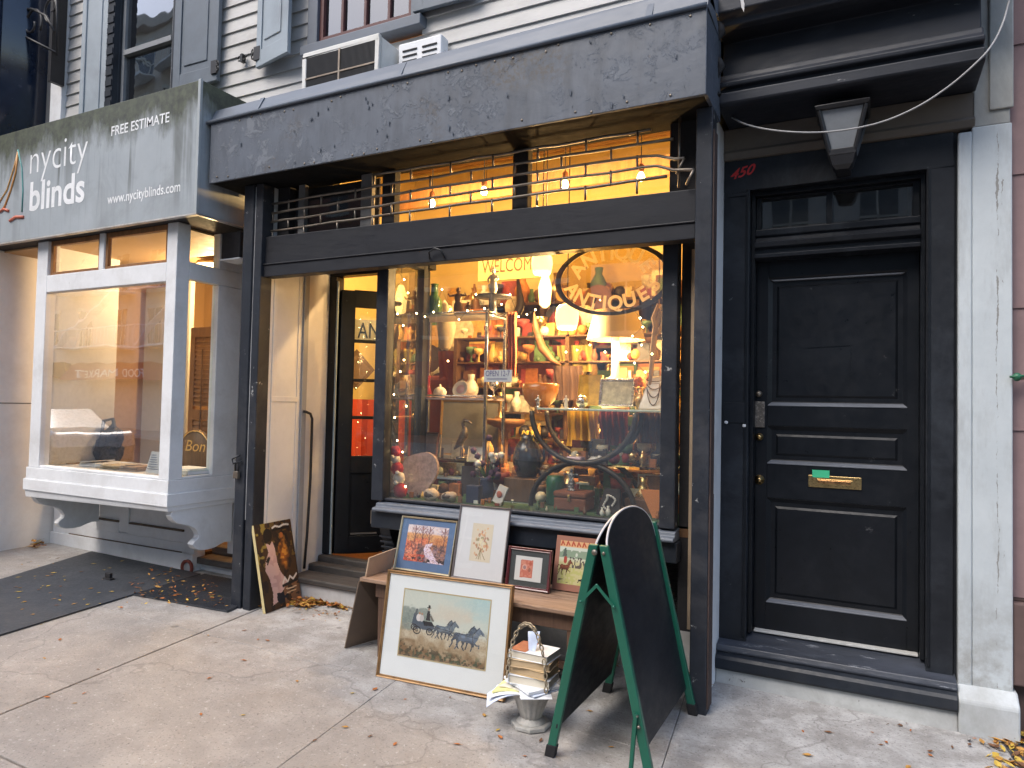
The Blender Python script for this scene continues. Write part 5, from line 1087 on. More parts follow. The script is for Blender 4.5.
for x, y in ((.5, .22), (.56, .19), (.68, .2), (.76, .22), (.84, .19)): A.ell(x, y, .03, .018, (.08, .07, .06)); A.line([(x-.02, y), (x-.035, y-.05)], .006, (.08, .07, .06)); A.line([(x+.02, y), (x+.03, y-.05)], .006, (.08, .07, .06)); A.ell(x+.03, y+.018, .012, .012, (.08, .07, .06))
for k in range(5): A.line([(.1, .205-.012*k), (.28, .2-.012*k)], .003, (.35, .3, .25))
t = thing('sporting_poster', 'unframed hunting-scene poster with a red title strip on a brown board on the bench', 'poster', (-1.375, 3.545, .474), (-R(13), 0, R(1)))
mb = MB(); mb.box(-.155, .155, .001, .010, 0, .29); mb.build('board', CARD, t); A.mesh('print', (-.155, 0, 0), (.31, 0, 0), (0, 0, .29), PAPERINK, t)
# poster against the wall of the entry
A = Art(84, 140, (.17, .12, .09)); n = A.fb(10); n2 = A.noise(26, 16)
A.put((n > .48)*1., (.28, .19, .10), .8); A.put((n2 > .7)*(A.Y > .5), (.46, .36, .16), .8); A.put((n2 > .62)*(A.X < .3)*(A.Y > .55), (.62, .56, .26), .7)
A.put(np.clip(1-((A.X-.68)/.16)**2-((A.Y-.62)/.2)**2+(n2-.5), 0, 1), (.72, .40, .14), .9); A.put((A.noise(30, 18) > .6)*np.clip(1-((A.X-.68)/.15)**2-((A.Y-.62)/.19)**2, 0, 1), (.85, .58, .22)); A.ell(.68, .83, .05, .035, (.72, .42, .2))
S = (.80, .66, .62)
A.poly([(.24, .78), (.34, .74), (.42, .78), (.46, .70), (.48, .52), (.52, .42), (.64, .32), (.70, .26), (.60, .22), (.48, .17), (.50, .10), (.36, .08), (.22, .06), (.26, .2), (.22, .36), (.14, .46), (.18, .56), (.28, .66)], S); A.put((A.noise(22, 14) > .6)*np.clip(1-((A.X-.38)/.2)**2-((A.Y-.4)/.3)**2, 0, 1), (.62, .46, .46), .4)
A.ell(.32, .86, .12, .08, (.09, .06, .05)); A.ell(.26, .82, .05, .06, (.10, .07, .06)); A.line([(.2, .56), (.26, .60), (.22, .53), (.30, .60)], .012, (.08, .07, .08)); A.poly([(.36, .18), (.64, .16), (.60, .06), (.40, .05), (.34, .1)], (.10, .10, .13))
A.put((A.X > .55)*(A.Y < .26)*(A.Y > .02)*(n2 > .3), (.52, .36, .24), .9)
A.line([(.55, .27), (.62, .33), (.68, .27), (.76, .33), (.84, .29), (.95, .34)], .014, (.86, .82, .78)); A.line([(.54, .24), (.94, .27)], .016, (.10, .09, .09)); A.line([(.62, .20), (.7, .19), (.9, .2)], .008, (.82, .72, .6)); A.line([(.62, .15), (.88, .16)], .007, (.8, .68, .54))
A.line([(.46, .93), (.55, .95), (.66, .93), (.78, .95), (.92, .94)], .012, (.86, .84, .8)); A.line([(.46, .905), (.92, .915)], .012, (.08, .07, .07))
t = thing('canvas_poster', 'dark poster of a woman in a pale dress leaning beside the left posts', 'poster', (-3.572, 3.645, gz(-3.57, 3.64)+.002), (-R(13.2), 0, R(91.5)))
mb = MB(); mb.box(-.174, .174, .0015, .024, 0, .585); mb.build('canvas', mat('pale_yellow_canvas_edge', (.55, .45, .22), .75, .15, 8), t); A.mesh('print', (-.174, 0, 0), (.348, 0, 0), (0, 0, .585), PAPERINK, t)

# --- bench
bench = thing('wooden_bench', 'long worn wooden bench under the window carrying the small pictures', 'bench', (-1.88, 3.44, gz(-1.88, 3.44)))
BW_ = wood('worn_bench_wood', (.13, .07, .042), (.40, .265, .18), 0, .6)
BD = wood('dark_bench_wood', (.07, .038, .025), (.15, .085, .055), 2, .6)
mb = MB(); mb.box(-2.585, -1.17, 3.215, 3.415, .446, .468); mb.box(-2.585, -1.17, 3.419, 3.655, .446, .4675); mb.build('seat', BW_, bench, bench, .005)
mb = MB(); mb.box(-2.50, -1.24, 3.255, 3.275, .36, .4455); mb.box(-2.50, -1.24, 3.60, 3.62, .36, .4455); mb.build('apron', BD, bench, bench, .003)
for X in (-2.46, -1.30):
    for Y in (3.26, 3.60):
        mb = MB(); z = gz(X, Y); mb.hexa([(X-.02, Y, z), (X+.02, Y, z), (X+.02, Y+.04, z), (X-.02, Y+.04, z), (X-.025, Y, .446), (X+.025, Y, .446), (X+.025, Y+.045, .446), (X-.025, Y+.045, .446)]); mb.build('leg', BD, bench, bench, .003)
mb = MB(); mb.box(-2.45, -1.31, 3.43, 3.45, .10, .14); mb.build('stretcher', BD, bench, bench, .003)
# brown card sheets at the bench's left end
a = GP(347, 649); b = GP(377, 645); c = P(386, 587, 3.40); d = P(361, 585, 3.22)
mb = MB(); th = Vector((-.006, 0, .001)); q = [Vector((-2.715, 3.262, .030)), Vector((-2.60, 3.60, .036)), Vector((-2.592, 3.60, .44)), Vector((-2.592, 3.222, .44))]
mb.prism(q, th); solo('card_sheet', mb, CARDSHADE, 'dark brown card sheet leaning on the left end of the bench, reaching the pavement', 'card', (-2.65, 3.4, .03))
mb = MB(); q = [P(366, 578, 3.235), P(391.5, 571, 3.47), P(396.5, 548, 3.50), P(369.5, 558, 3.25)]; q[0].z = q[1].z = .470
mb.prism(q, (-.008, 0, .001)); solo('card_flap', mb, CARD, 'light brown card flap standing on the bench top left of the blue-mounted picture', 'card', (-2.56, 3.35, .47))

# --- planter with papers and books
pc = Vector((-1.372, 2.965, gz(-1.372, 2.965)))
ur = thing('urn_planter', 'small fluted stone urn holding papers and books beside the chalkboard', 'urn', pc)
STN = mat('weathered_cast_stone', (.42, .41, .385), .8, .2, 14, .2, dirt=(.14, .13, .10), dirt_amt=.7)
mb = MB()
mb.prism([pc+Vector((.092*math.cos(a)*k, .092*math.sin(a)*k, .001)) for a, k in [(i*math.pi/4+math.pi/8, 1.0) for i in range(8)]], (0, 0, .020)); mb.lathe([(.07, .021), (.055, .034), (.046, .044)], pc, 24); mb.build('base', STN, ur, ur, .004)
mb = MB(); mb.lathe([(.045, .040), (.052, .06), (.066, .10), (.082, .145), (.092, .158), (.085, .158), (.06, .09), (.02, .06)], pc, 60, flute=.06, nf=15); mb.build('bowl', STN, ur, ur)
mb = MB()
for sgn_ in (1,):
    arc = [pc+Vector((.012+.098*math.cos(t), -.085, .19+.295*math.sin(t))) for t in np.linspace(0.02, math.pi-.02, 60)]
for k in range(26):
    i = int(k*58/26); a, b = arc[i], arc[i+2]; mid = (a+b)/2; dd = (b-a).normalized(); s_ = Vector((0, 1, 0)) if k % 2 else dd.cross(Vector((0, 1, 0))).normalized()
    mb.tube([mid+dd*.015*math.cos(t)+s_*.0085*math.sin(t) for t in np.linspace(0, 2*math.pi, 10)[:-1]], .0032, 5, closed=True)
mb.build('chain_handle', mat('tarnished_cream_chain', (.35, .29, .2), .5, .3, 20, metal=.4), ur, ur)
rng = random.Random(11); z = pc.z+.162
pm = [PAPER, mat('bluish_paper', (.62, .68, .80), .7), mat('yellow_edge_paper', (.68, .66, .30), .7), mat('cream_paper', (.70, .66, .55), .7), PAPER, MC['bluish_paper'], PAPER]
labs = ['bluish sheet hanging lowest over the urn rim', 'white sheet drooping left over the urn rim', 'yellow-edged booklet fanned out left in the urn', 'cream sheet in the fan of papers on the urn', 'long white sheet spread under the books in the urn', 'bluish envelope under the lowest book on the urn', 'white pad directly under the books on the urn']
order = [1, 0, 2, 3, 4, 1, 0]
for i, lab in enumerate(labs):
    m = pm[order[i]]; a = R([62, 48, 40, 20, -25, 8, 2][i]); wd, ln_ = [(.15, .25), (.16, .24), (.15, .23), (.16, .22), (.14, .25), (.17, .22), (.17, .22)][i]
    cx, cy_ = pc.x+[-.075, -.06, -.055, -.02, .015, .01, 0][i], pc.y+[-.03, -.02, 0, 0, -.01, 0, 0][i]; mb = MB(); n = 8
    droop = [.085, .05, .04, .02, .012, .004, 0][i]; ds = -1 if i < 4 else 1
    rows = []
    for k in range(n+1):
        u = k/n-.5; zz = z-.55*droop*max(0, u*2*1+.1)**2
        row = []
        for v in (-.5, .5):
            lx, ly = -u*ln_ if i < 4 else u*ln_, v*wd
            row.append(Vector((cx+lx*math.cos(a-.6)-ly*math.sin(a-.6), cy_+lx*math.sin(a-.6)+ly*math.cos(a-.6), zz)))
        rows.append(row)
    tkn = .008 if i == 2 else (.012 if i == 6 else .0028)
    for k in range(n):
        b0, b1, b2, b3 = rows[k][0], rows[k][1], rows[k+1][1], rows[k+1][0]; up = Vector((0, 0, tkn))
        mb.hexa([b0, b1, b2, b3, b0+up, b1+up, b2+up, b3+up])
    solo('paper_sheet', mb, m, lab, 'paper', (pc.x, pc.y, z)); z += tkn+.001
books = [(.200, .145, .040, 4, PAPER, 'lowest white book of the stack on the urn', .6), (.185, .14, .036, -4, mat('buff_book_cover', (.52, .38, .20), .6), 'mustard-brown book second from the bottom of the stack on the urn', .6), (.195, .145, .034, 6, mat('tan_book_cover', (.58, .44, .27), .6), 'tan book third from the bottom of the stack on the urn', .6), (.195, .14, .036, -2, PAPER, 'topmost white book with a red-brown cover on the urn', .6)]
for wd, dp, hh, az, m, lab, _ in books:
    bt = thing('book', lab, 'book', (pc.x+.012, pc.y, z), (0, 0, R(az)), 'books stacked on the urn')
    mb = MB(); mb.box(-wd/2+.004, wd/2-.004, -dp/2+.004, dp/2-.002, .003, hh-.003); mb.build('page_block', mat('page_edges', (.66, .61, .50), .8, .1, 60, .1, stretch=(1, 1, 8)) if m is PAPER else mat('tan_page_edges', (.50, .37, .22), .8, .12, 60, .1, stretch=(1, 1, 8)), bt)
    mb = MB(); mb.box(-wd/2, wd/2, -dp/2, dp/2, 0, .0028); mb.box(-wd/2, wd/2, -dp/2, dp/2, hh-.0028, hh); mb.box(-wd/2, -wd/2+.0028, -dp/2, dp/2, .0028, hh-.0028); mb.build('cover', m, bt, None, .001)
    if 'topmost' in lab:
        mb = MB(); mb.box(-wd/2+.002, -wd/2+.085, -dp/2+.002, dp/2-.002, hh+.0004, hh+.0012); mb.build('cover_print', mat('red_brown_print', (.30, .10, .05), .5, .4, 20), bt)
    z += hh+.0006
mb = MB(); c = pc+Vector((.012, 0, 0)); zz = z
mb.hexa([(c.x-.018, c.y-.03, zz), (c.x+.018, c.y-.034, zz), (c.x+.018, c.y-.032, zz), (c.x-.018, c.y-.028, zz), (c.x-.032, c.y-.01, zz+.075), (c.x+.03, c.y-.012, zz+.085), (c.x+.03, c.y-.010, zz+.085), (c.x-.032, c.y-.008, zz+.075)])
solo('price_slip', mb, mat('pale_blue_paper', (.60, .68, .84), .7), 'pale blue slip standing on the topmost book under the chain handle', 'slip', (c.x, c.y, zz))

# --- A-frame chalkboard
af = thing('chalkboard', 'green A-frame pavement board with round-topped black panels, standing open', 'chalkboard', (-.975, 3.10, 0))
GRN = mat('bottle_green_paint', (.008, .10, .062), .4, .12, 6, .05, coat=.15, chips=(.2, .24, .2), chip_at=.79)
BLK = mat('chalkboard_black', (.0095, .011, .015), .5, .25, 3, .03, spec=.3, dirt=(.04, .042, .046), dirt_amt=.6, stretch=(1, .5, 1))
rx, zt, yN, yF = -.975, .905, 2.735, 3.455
fx = {'R': -.750, 'L': -1.178}
for side, X0 in fx.items():
    s = 1 if side == 'R' else -1
    for nm, Y in (('near', yN), ('far', yF)):
        ya = Y if side == 'R' else Y+.03
        mb = MB(); z = gz(X0, Y)
        a = Vector((X0, ya, z+.045)); b = Vector((rx+s*.022, Y+.0, zt)); dd = (b-a).normalized(); wx = Vector((.038, 0, 0)) if True else None
        o = [a-wx/2-Vector((0, .013, 0)), a+wx/2-Vector((0, .013, 0)), a+wx/2+Vector((0, .013, 0)), a-wx/2+Vector((0, .013, 0))]; o2 = [p-a+b for p in o]
        mb.hexa(o+o2); l = mb.build('leg', GRN, af, af, .004)
        mb = MB(); k = a-dd*.045
        o = [k+Vector((i*.022, j*.017, 0)) for i, j in ((-1, -1), (1, -1), (1, 1), (-1, 1))]; mb.hexa(o+[p+dd*.052 for p in o]); mb.build('foot_cap', SOOT, l, af, .003)
    # panel between the legs, arched top
    def pt(Y, z):      # on the slanting plane
        t = (z-0)/zt; return Vector((X0+(rx+s*.022-X0)*t, Y, z))
    y0, y1 = yN+.0135, yF-.0135; out = [pt(y0, .12), pt(y1, .12)]
    n = 24
    for k in range(n+1):
        a = math.pi*k/n; out.append(pt((y0+y1)/2+(y1-y0)/2*math.cos(a), .835+.175*math.sin(a)**.8))
    mb = MB(); mb.prism([p+Vector((-.004, 0, 0)) for p in out], (.008, 0, .002)); pn = mb.build('board', BLK, af, af)
    mb = MB(); mb.tube([p+Vector((0, 0, .003)) for p in out[2:]], .0048, 6); mb.build('edge_trim', mat('pale_trim_strip', (.55, .52, .50), .5), pn, af)
mb = MB()
for Y in (yN-.014, yF+.014): mb.lathe([(.012, -.004), (.012, .004), (0, .006)], (rx-.014, Y, zt-.03), 14, ax=YAX); mb.lathe([(.007, -.004), (.007, .004), (0, .005)], (rx+.025, Y, zt-.03), 12, ax=YAX)
mb.build('hinge_bolt', STEEL, af, af)
mb = MB(); h = .665
def lx(side, z): s = 1 if side == 'R' else -1; return fx[side]+(rx+s*.022-fx[side])*z/zt
for Y in (yN-.018,):
    pk_ = Vector((rx+.0, Y, .745)); mb.bar((lx('L', .67), Y, .67), pk_, .012, .004, up=(0, 1, 0)); mb.bar((lx('R', .67), Y-.004, .67), pk_+Vector((0, -.004, 0)), .012, .004, up=(0, 1, 0))
    for q in ((lx('L', .67), Y-.003, .67), pk_, (lx('R', .67), Y-.007, .67)): mb.lathe([(.006, 0), (.006, .004), (0, .005)], q, 10, ax=YAX)
mb.build('folding_stay', GRN, af, af)
mb = MB(); X = lx('R', .24)
mb.bar((X-.004, yN-.018, .24), (X-.018, yN-.018, .04), .018, .004, up=(0, 1, 0)); mb.bar((X+.0, yN-.024, .27), (X-.018, yN-.024, .05), .014, .004, up=(0, 1, 0))
mb.build('locking_strut', GRN, af, af)
mb = MB()
for q in ((X+.004, yN-.015, .26), (X+.012, yN-.015, .22)): mb.lathe([(.006, 0), (.006, .010), (0, .012)], q, 10, ax=YAX)
for z_ in (.6, .24): mb.lathe([(.005, 0), (.005, .006), (0, .008)], (lx('R', z_)+.018, yF, z_), 10, ax=Matrix(((0, 0, 1), (0, 1, 0), (1, 0, 0))))
mb.build('screw', STEEL, af, af)

# --- leaves
LC = [mat('ochre_leaf', (.42, .22, .05), .75, .3, 30, .2), mat('orange_leaf', (.38, .13, .03), .75, .3, 30, .2), mat('yellow_leaf', (.52, .36, .06), .75, .25, 30, .2), mat('brown_leaf', (.16, .075, .035), .8, .3, 30, .2)]
def leaf_verts(rng, L):
    wd = L*rng.uniform(.4, .62); cu = rng.uniform(.1, .4)*L; out = []
    prof = [(0, .0), (.15, .55), (.35, 1), (.6, .85), (.82, .45), (1, 0)]
    for t, k in prof: out.append((-L/2+L*t, k*wd/2, cu*(k*.6+abs(t-.5))*.6))
    for t, k in prof[-2:0:-1]: out.append((-L/2+L*t, -k*wd/2, cu*(k*.6+abs(t-.5))*.6))
    mid = [(-L/2+L*t, 0, cu*abs(t-.5)*.4) for t, _ in prof]
    return out, mid
def add_leaf(mb, rng, c, L, m, rz, tilt=(0, 0)):
    out, mid = leaf_verts(rng, L); M3 = Matrix.Rotation(rz, 3, 'Z')@Matrix.Rotation(tilt[0], 3, 'X')@Matrix.Rotation(tilt[1], 3, 'Y')
    n = len(out); vs = [Vector(c)+M3@Vector(v) for v in out]+[Vector(c)+M3@Vector(v) for v in mid]
    fs = []
    for i in range(5):
        fs.append((i, i+1, n+i+1, n+i)); j0 = (n-i) % n; j1 = n-i-1
        fs.append((n+i, n+i+1, j1, j0))
    fs = [tuple(dict.fromkeys(f)) for f in fs]
    mb.add(vs, [f for f in fs if len(f) > 2], m)
    a = Vector(c)+M3@Vector(mid[0]); mb.tube([a, a+M3@Vector((-L*.25, L*.05, .002))], .0009, 4, m)
rng = random.Random(21)
protos = []
for k in range(6):
    mb = MB(); add_leaf(mb, rng, (0, 0, .002), .05, 0, 0)
    o = mb.build('fallen_leaf', LC[(0, 1, 2, 0, 1, 3)[k]]); protos.append(o)
spots = [(187, 607), (208, 636), (216, 643), (41, 625), (44, 659), (47, 698), (84, 694), (75, 704), (121, 608), (258, 640), (267, 641), (244, 661), (209, 679), (243, 716), (201, 715), (244, 631), (297, 682), (240, 596), (334, 592), (303, 620), (375, 690), (450, 698), (484, 716), (485, 717), (457, 745), (500, 738), (525, 757), (541, 741), (498, 731), (405, 700), (590, 712), (611, 748), (642, 744), (803, 732), (828, 733), (807, 756), (872, 733), (908, 768), (370, 737), (315, 741), (345, 728), (60, 640), (98, 670), (395, 745), (352, 694), (22, 612), (150, 597), (60, 598), (33, 617), (20, 590), (25, 604)]
used = set()
for i, (x, y) in enumerate(spots):
    p = GP(x, y); src = protos[rng.choice([0, 0, 1, 1, 2, 3, 4, 5])]
    o = src if src not in used else src.copy()
    if src in used: col.objects.link(o)
    used.add(src)
    on_mat = -6.1 < p.x < -4.6 and y < 640 and x < 130
    o.location = (p.x, p.y, p.z+.002+(.013 if on_mat else 0)); s = rng.uniform(.35, .8); o.scale = (s, s, s); o.rotation_euler = (rng.uniform(-.15, .15), rng.uniform(-.15, .15), rng.uniform(0, 6.28))
    tag(o, 'single dry autumn leaf lying on the pavement or rubber mat', 'leaf', 'fallen leaves scattered over the pavement')
for o in protos:
    if o not in used: bpy.data.objects.remove(o)
mb = MB()
def pile(pts, n, sx, sy, hgt=.03, Ls=(.02, .05), cm=(0, 0, 0, 1, 1, 2, 3)):
    for k in range(n):
        x, y = rng.choice(pts); p = GP(x, y); p.x += rng.gauss(0, sx); p.y += rng.gauss(0, sy)
        p.z = gz(p.x, p.y)+.004+abs(rng.gauss(0, hgt/2)); add_leaf(mb, rng, p, rng.uniform(*Ls), rng.choice(cm), rng.uniform(0, 6.28), (rng.uniform(-.5, .5), rng.uniform(-.5, .5)))
pile([(305, 604), (315, 603), (325, 604), (335, 605), (345, 606), (355, 608), (300, 606), (340, 607)], 820, .05, .022, .022)
pile([(295, 604), (285, 604)], 60, .04, .03, .02); pile([(258, 603), (262, 606), (252, 604)], 45, .02, .02, .02)
pile([(640, 668), (600, 655), (655, 672), (670, 680), (684, 676), (683, 684), (612, 660)], 520, .05, .05, .05)
pile([(350, 612), (330, 615), (318, 613)], 40, .12, .05, .01, (.012, .03))
for o_ in range(1):
    for k in range(150):
        x, y = rng.choice([(165, 590), (175, 580), (160, 577), (205, 590), (190, 600), (168, 598), (150, 600), (140, 590), (215, 603), (180, 585), (160, 594)]); p = GP(x+rng.gauss(0, 8), y+rng.gauss(0, 5)); p.z += .020
        add_leaf(mb, rng, p, rng.uniform(.010, .036), rng.choice((0, 0, 1, 1, 2, 3)), rng.uniform(0, 6.28), (rng.uniform(-.4, .4), rng.uniform(-.4, .4)))
    for k in range(46):
        p = GP(rng.uniform(10, 135), rng.uniform(558, 610)); p.z += .016
        add_leaf(mb, rng, p, rng.uniform(.012, .035), rng.choice((0, 2, 2, 3)), rng.uniform(0, 6.28))
pile([(1012, 735), (1018, 745), (1005, 760), (1020, 760), (1015, 725), (1022, 735), (1010, 765), (1024, 768)], 120, .06, .12, .012, (.025, .065), (0, 2, 2, 0, 3))
pile([(880, 740), (960, 750), (930, 755), (900, 728), (985, 742), (860, 724)], 16, .05, .03, .006, (.01, .03), (3, 3, 1))
pile([(38, 545), (35, 548)], 40, .02, .02, .05)
o = mb.build('leaf_litter', LC); tag(o, 'drifts of small dry orange leaves by the step, the mats and the window base', 'leaves', None, 'stuff')
# crumpled yellow leaf heap by the pier
mb = MB(); c = GP(1010, 722); mb.ball((c.x+.01, c.y, c.z+.05), .05, .05, .055, 18, jit=.5); mb.ball((c.x+.05, c.y+.02, c.z+.03), .04, .04, .04, 14, jit=.6)
solo('crumpled_leaf', mb, mat('big_yellow_leaf', (.50, .27, .05), .7, .35, 16, .3), 'big crumpled yellow leaf lying against the foot of the white pier', 'leaf', c)
# ------------------------------------------------------------------ things in the antique shop's window
def D(x, y, Y): return P(x, y, Y)
def px_(x, Y, n): return n*mpp(x, Y)
BULB = emit('bulb_glow', (1, .60, .2), 14)
SHADEG = emit('lit_opal_glass', (1, .56, .16), 1.7)
# bare bulbs behind the fanlights
for i, (x, y, lab) in enumerate(((432, 203, 'leftmost bare bulb hanging behind the fanlights'), (484, 191, 'bare bulb hanging second from the left behind the fanlights'), (565, 184, 'bare bulb hanging right of the dark fanlight post'), (641, 177, 'rightmost bare bulb hanging behind the fanlights'))):
    c = D(x, y, 4.9); t = thing('hanging_bulb', lab, 'light bulb', c, group='bare bulbs under the shop ceiling')
    mb = MB(); mb.lathe([(0, -.035), (.022, -.026), (.030, -.005), (.022, .02), (.012, .034)], c, 14); mb.build('bulb', BULB, t, t)
    mb = MB(); mb.lathe([(.016, .034), (.022, .045), (.022, .085), (.008, .10)], c, 12); mb.build('socket', mat('bakelite_socket', (.16, .06, .025), .5), t, t)
    mb = MB(); mb.tube([c+Vector((0, 0, .10)), Vector((c.x, c.y, 3.97))], .004, 6); mb.build('flex', SOOT, t, t)
    plight('bulb_light', c+Vector((0, -.0, -.075)), 22, (1, .62, .255), .03)
# pendant lamps
def pendant(x, y, Y, rpx, hpx, lab, prof, W_):
    c = D(x, y, Y); r = px_(x, Y, rpx); h = px_(x, Y, hpx)
    t = thing('pendant_lamp', lab, 'pendant lamp', c, group='lit pendant lamps in the window')
    mb = MB(); mb.lathe([(a*r, b*h) for a, b in prof], c, 22); mb.build('lamp_shade', SHADEG, t, t)
    mb = MB(); zt = prof[-1][1]*h; mb.lathe([(.3*r, zt), (.22*r, zt+.03), (.05*r, zt+.05)], c, 12); mb.build('cap', BRASS, t, t)
    mb = MB(); mb.tube([c+Vector((0, 0, zt+.05)), Vector((c.x, c.y, 3.97))], .004, 6); mb.build('flex', SOOT, t, t)
    if W_: plight('pendant_light', c+Vector((0, 0, -h*1.3-.03)), W_, (1, .62, .255), .05)
TUL = [(.25, -1), (.75, -.95), (.9, -.6), (1, 0), (.92, .6), (.7, .9), (.35, 1)]
pendant(542, 264, 4.5, 11, 11, 'lit square-shouldered pendant lamp hanging highest, left of the oval sign', TUL, 27)
pendant(545, 291, 4.8, 7, 17, 'slim lit pendant lamp hanging between the two rounder ones', [(.3, -1), (.8, -.8), (1, .2), (.5, .9), (.3, 1)], 0)
pendant(567, 317, 4.4, 12, 13, 'lit bell-shaped pendant lamp hanging lowest, below the oval sign', TUL, 30)
# oval sign on the glass
ov = thing('oval_window_sign', 'oval sign with dark rim reading ANTIQUES on the window glass', 'window sign', D(612, 279, 3.722))
c = D(612, 279, 3.722); c.z += 0; rxx, rzz = .345, .205
def ovp(a, k=1): return Vector((c.x+rxx*k*math.cos(a), 3.718, c.z+rzz*k*math.sin(a)))
mb = MB(); n = 72
for i in range(n):
    a, b = 2*math.pi*i/n, 2*math.pi*(i+1)/n
    p = [ovp(a, .90), ovp(b, .90), ovp(b), ovp(a)]
    mb.hexa(p+[q+Vector((0, .005, 0)) for q in p])
mb.build('oval_rim', mat('brown_black_rim_paint', (.05, .03, .02), .5, .3, 9), ov, ov)
FADE = vinyl('faded_cream_letter', (.85, .76, .55))
def arc_text(s, a0, a1, k, size, flip):
    aa = np.linspace(a0, a1, 200); xy = np.stack([rxx*np.cos(aa), rzz*np.sin(aa)], 1); cum = np.concatenate([[0], np.cumsum(np.hypot(*np.diff(xy, axis=0).T))]); cum = cum/cum[-1]
    wl = np.array([.5 if q == 'I' else 1. for q in s]); wq = np.cumsum(wl)-wl/2; wq = (wq-wq[0])/(wq[-1]-wq[0])
    for i, ch in enumerate(s):
        a = np.interp(wq[i], cum, aa); p = ovp(a, k)
        tx = Vector((-rxx*math.sin(a), 0, rzz*math.cos(a))).normalized()*(1 if flip else -1); up = Vector((-tx.z, 0, tx.x))
        text(ch, 'letter', FADE, ov, (p.x, 3.716, p.z), size=size, off=ov, rx=tx, uy=up, align='CENTER', bold=.03)
arc_text('ANTIQUES', R(204), R(337), .84, .110, True)
arc_text('ANTIQUE', R(158), R(22), .54, .115, False)
mb = MB(); mb.add([ovp(2*math.pi*i/48, .895)+Vector((0, .006, 0)) for i in range(48)], [tuple(range(48))])
mb.build('amber_film', pane('smoky_amber_film', tint=(.58, .46, .26), refl=1.0, dust=.12), ov, ov)
# welcome board
w0, w1 = D(484, 270, 5.4), D(534, 266, 5.4)
t = thing('welcome_board', 'yellow hanging board reading WELCOME behind the window', 'sign', ((w0.x+w1.x)/2, 5.4, w0.z-.05))
mb = MB(); mb.box(w0.x-.06, w1.x+.12, 5.40, 5.42, w0.z-.10, w0.z+.16); mb.build('board', YWALL, t, t)
text('WELCOME', 'lettering', SHOPW, t, (w0.x-.02, 5.397, w0.z-.03), width=(w1.x-w0.x)*1.12, height=.115, off=t)
mb = MB()
for X in (w0.x, w1.x): mb.tube([(X, 5.41, w0.z+.16), (X, 5.41, 3.96)], .003, 5)
mb.build('hanging_wire', IRON, t, t)
# chrome and glass etagere
et = thing('display_stand', 'tall chrome-posted display stand with three shelves at the left of the window', 'display stand', (-2.66, 4.34, .847))
ex0, ex1, ey0, ey1 = -2.985, -2.335, 4.2, 4.47
for X in (ex0, ex1):
    for Y in (ey0, ey1):
        mb = MB(); mb.box(X-.011, X+.011, Y-.011, Y+.011, .847, 2.135); mb.build('post', CHROME, et, et, .002)
for z, m in ((2.105, mat('frosted_shelf', (.62, .58, .52), .4, .05)), (1.515, mat('pink_white_shelf', (.60, .46, .46), .4, .05)), (1.09, CLEAR), (.955, mat('blue_grey_shelf', (.28, .33, .38), .4, .1))):
    mb = MB(); mb.box(ex0+.012, ex1-.012, ey0-.012, ey1+.012, z-.012, z); mb.build('shelf', m, et, et, .002)
mb = MB()
for z in (2.118, 1.53): 
    mb.tube([(ex0, ey0, z), (ex1, ey0, z)], .007, 8); mb.tube([(ex0, ey1, z), (ex1, ey1, z)], .007, 8); mb.tube([(ex1, ey0, z), (ex1, ey1, z)], .007, 8); mb.tube([(ex0, ey0, z), (ex0, ey1, z)], .007, 8)
mb.build('rail', CHROME, et, et)
CHW = mat('ivory_china', (.72, .66, .58), .25, .08, 9, .02, coat=.4); PNK = mat('rose_china', (.66, .40, .42), .3, .1, 30, .02, coat=.4)
GRG = mat('green_glass', (.05, .12, .03), .12, .3, 6, .02, coat=.5); BRZ = mat('dark_bronze', (.09, .055, .03), .4, .4, 16, .1, metal=.5)
SILV = mat('tarnished_silver', (.5, .5, .5), .25, .3, 14, .05, metal=1); AMB = mat('orange_glass', (.55, .17, .02), .25, .12, 4, .02, coat=.6)
YEL = mat('mustard_cloth', (.52, .34, .03), .8, .25, 8, .15); RED = mat('deep_red_cloth', (.20, .02, .018), .8, .3, 7, .15); BLU = mat('navy_card', (.02, .03, .07), .6)
WIC = mat('red_brown_wicker', (.20, .065, .03), .7, .35, 60, .4, stretch=(1, 1, 4)); LTH = mat('brown_leather', (.14, .06, .025), .55, .3, 8, .2)
def lathe_item(name, lab, cat, x, y, Y, hpx, prof, m, n=18, group=None, sx=1, sy=1, zfix=None):
    """base of the item at pixel y"""
    c = D(x, y, Y); k = px_(x, Y, hpx)
    if zfix is not None: c.z = zfix
    mb = MB(); mb.lathe([(a*k, b*k) for a, b in prof], c, n, sx=sx, sy=sy)
    return solo(name, mb, m, lab, cat, c, group), c, k
VASE = [(.18, 0), (.2, .02), (.3, .25), (.32, .45), (.2, .68), (.12, .8), (.16, 1), (.12, 1)]
zt_ = 2.106
lathe_item('bottle', 'green glass bottle on the top shelf of the display stand', 'bottle', 434, 312, 4.33, 34, [(.2, 0), (.24, .03), (.24, .5), (.12, .68), (.1, .95), (.13, 1), (.1, 1)], GRG, zfix=zt_)
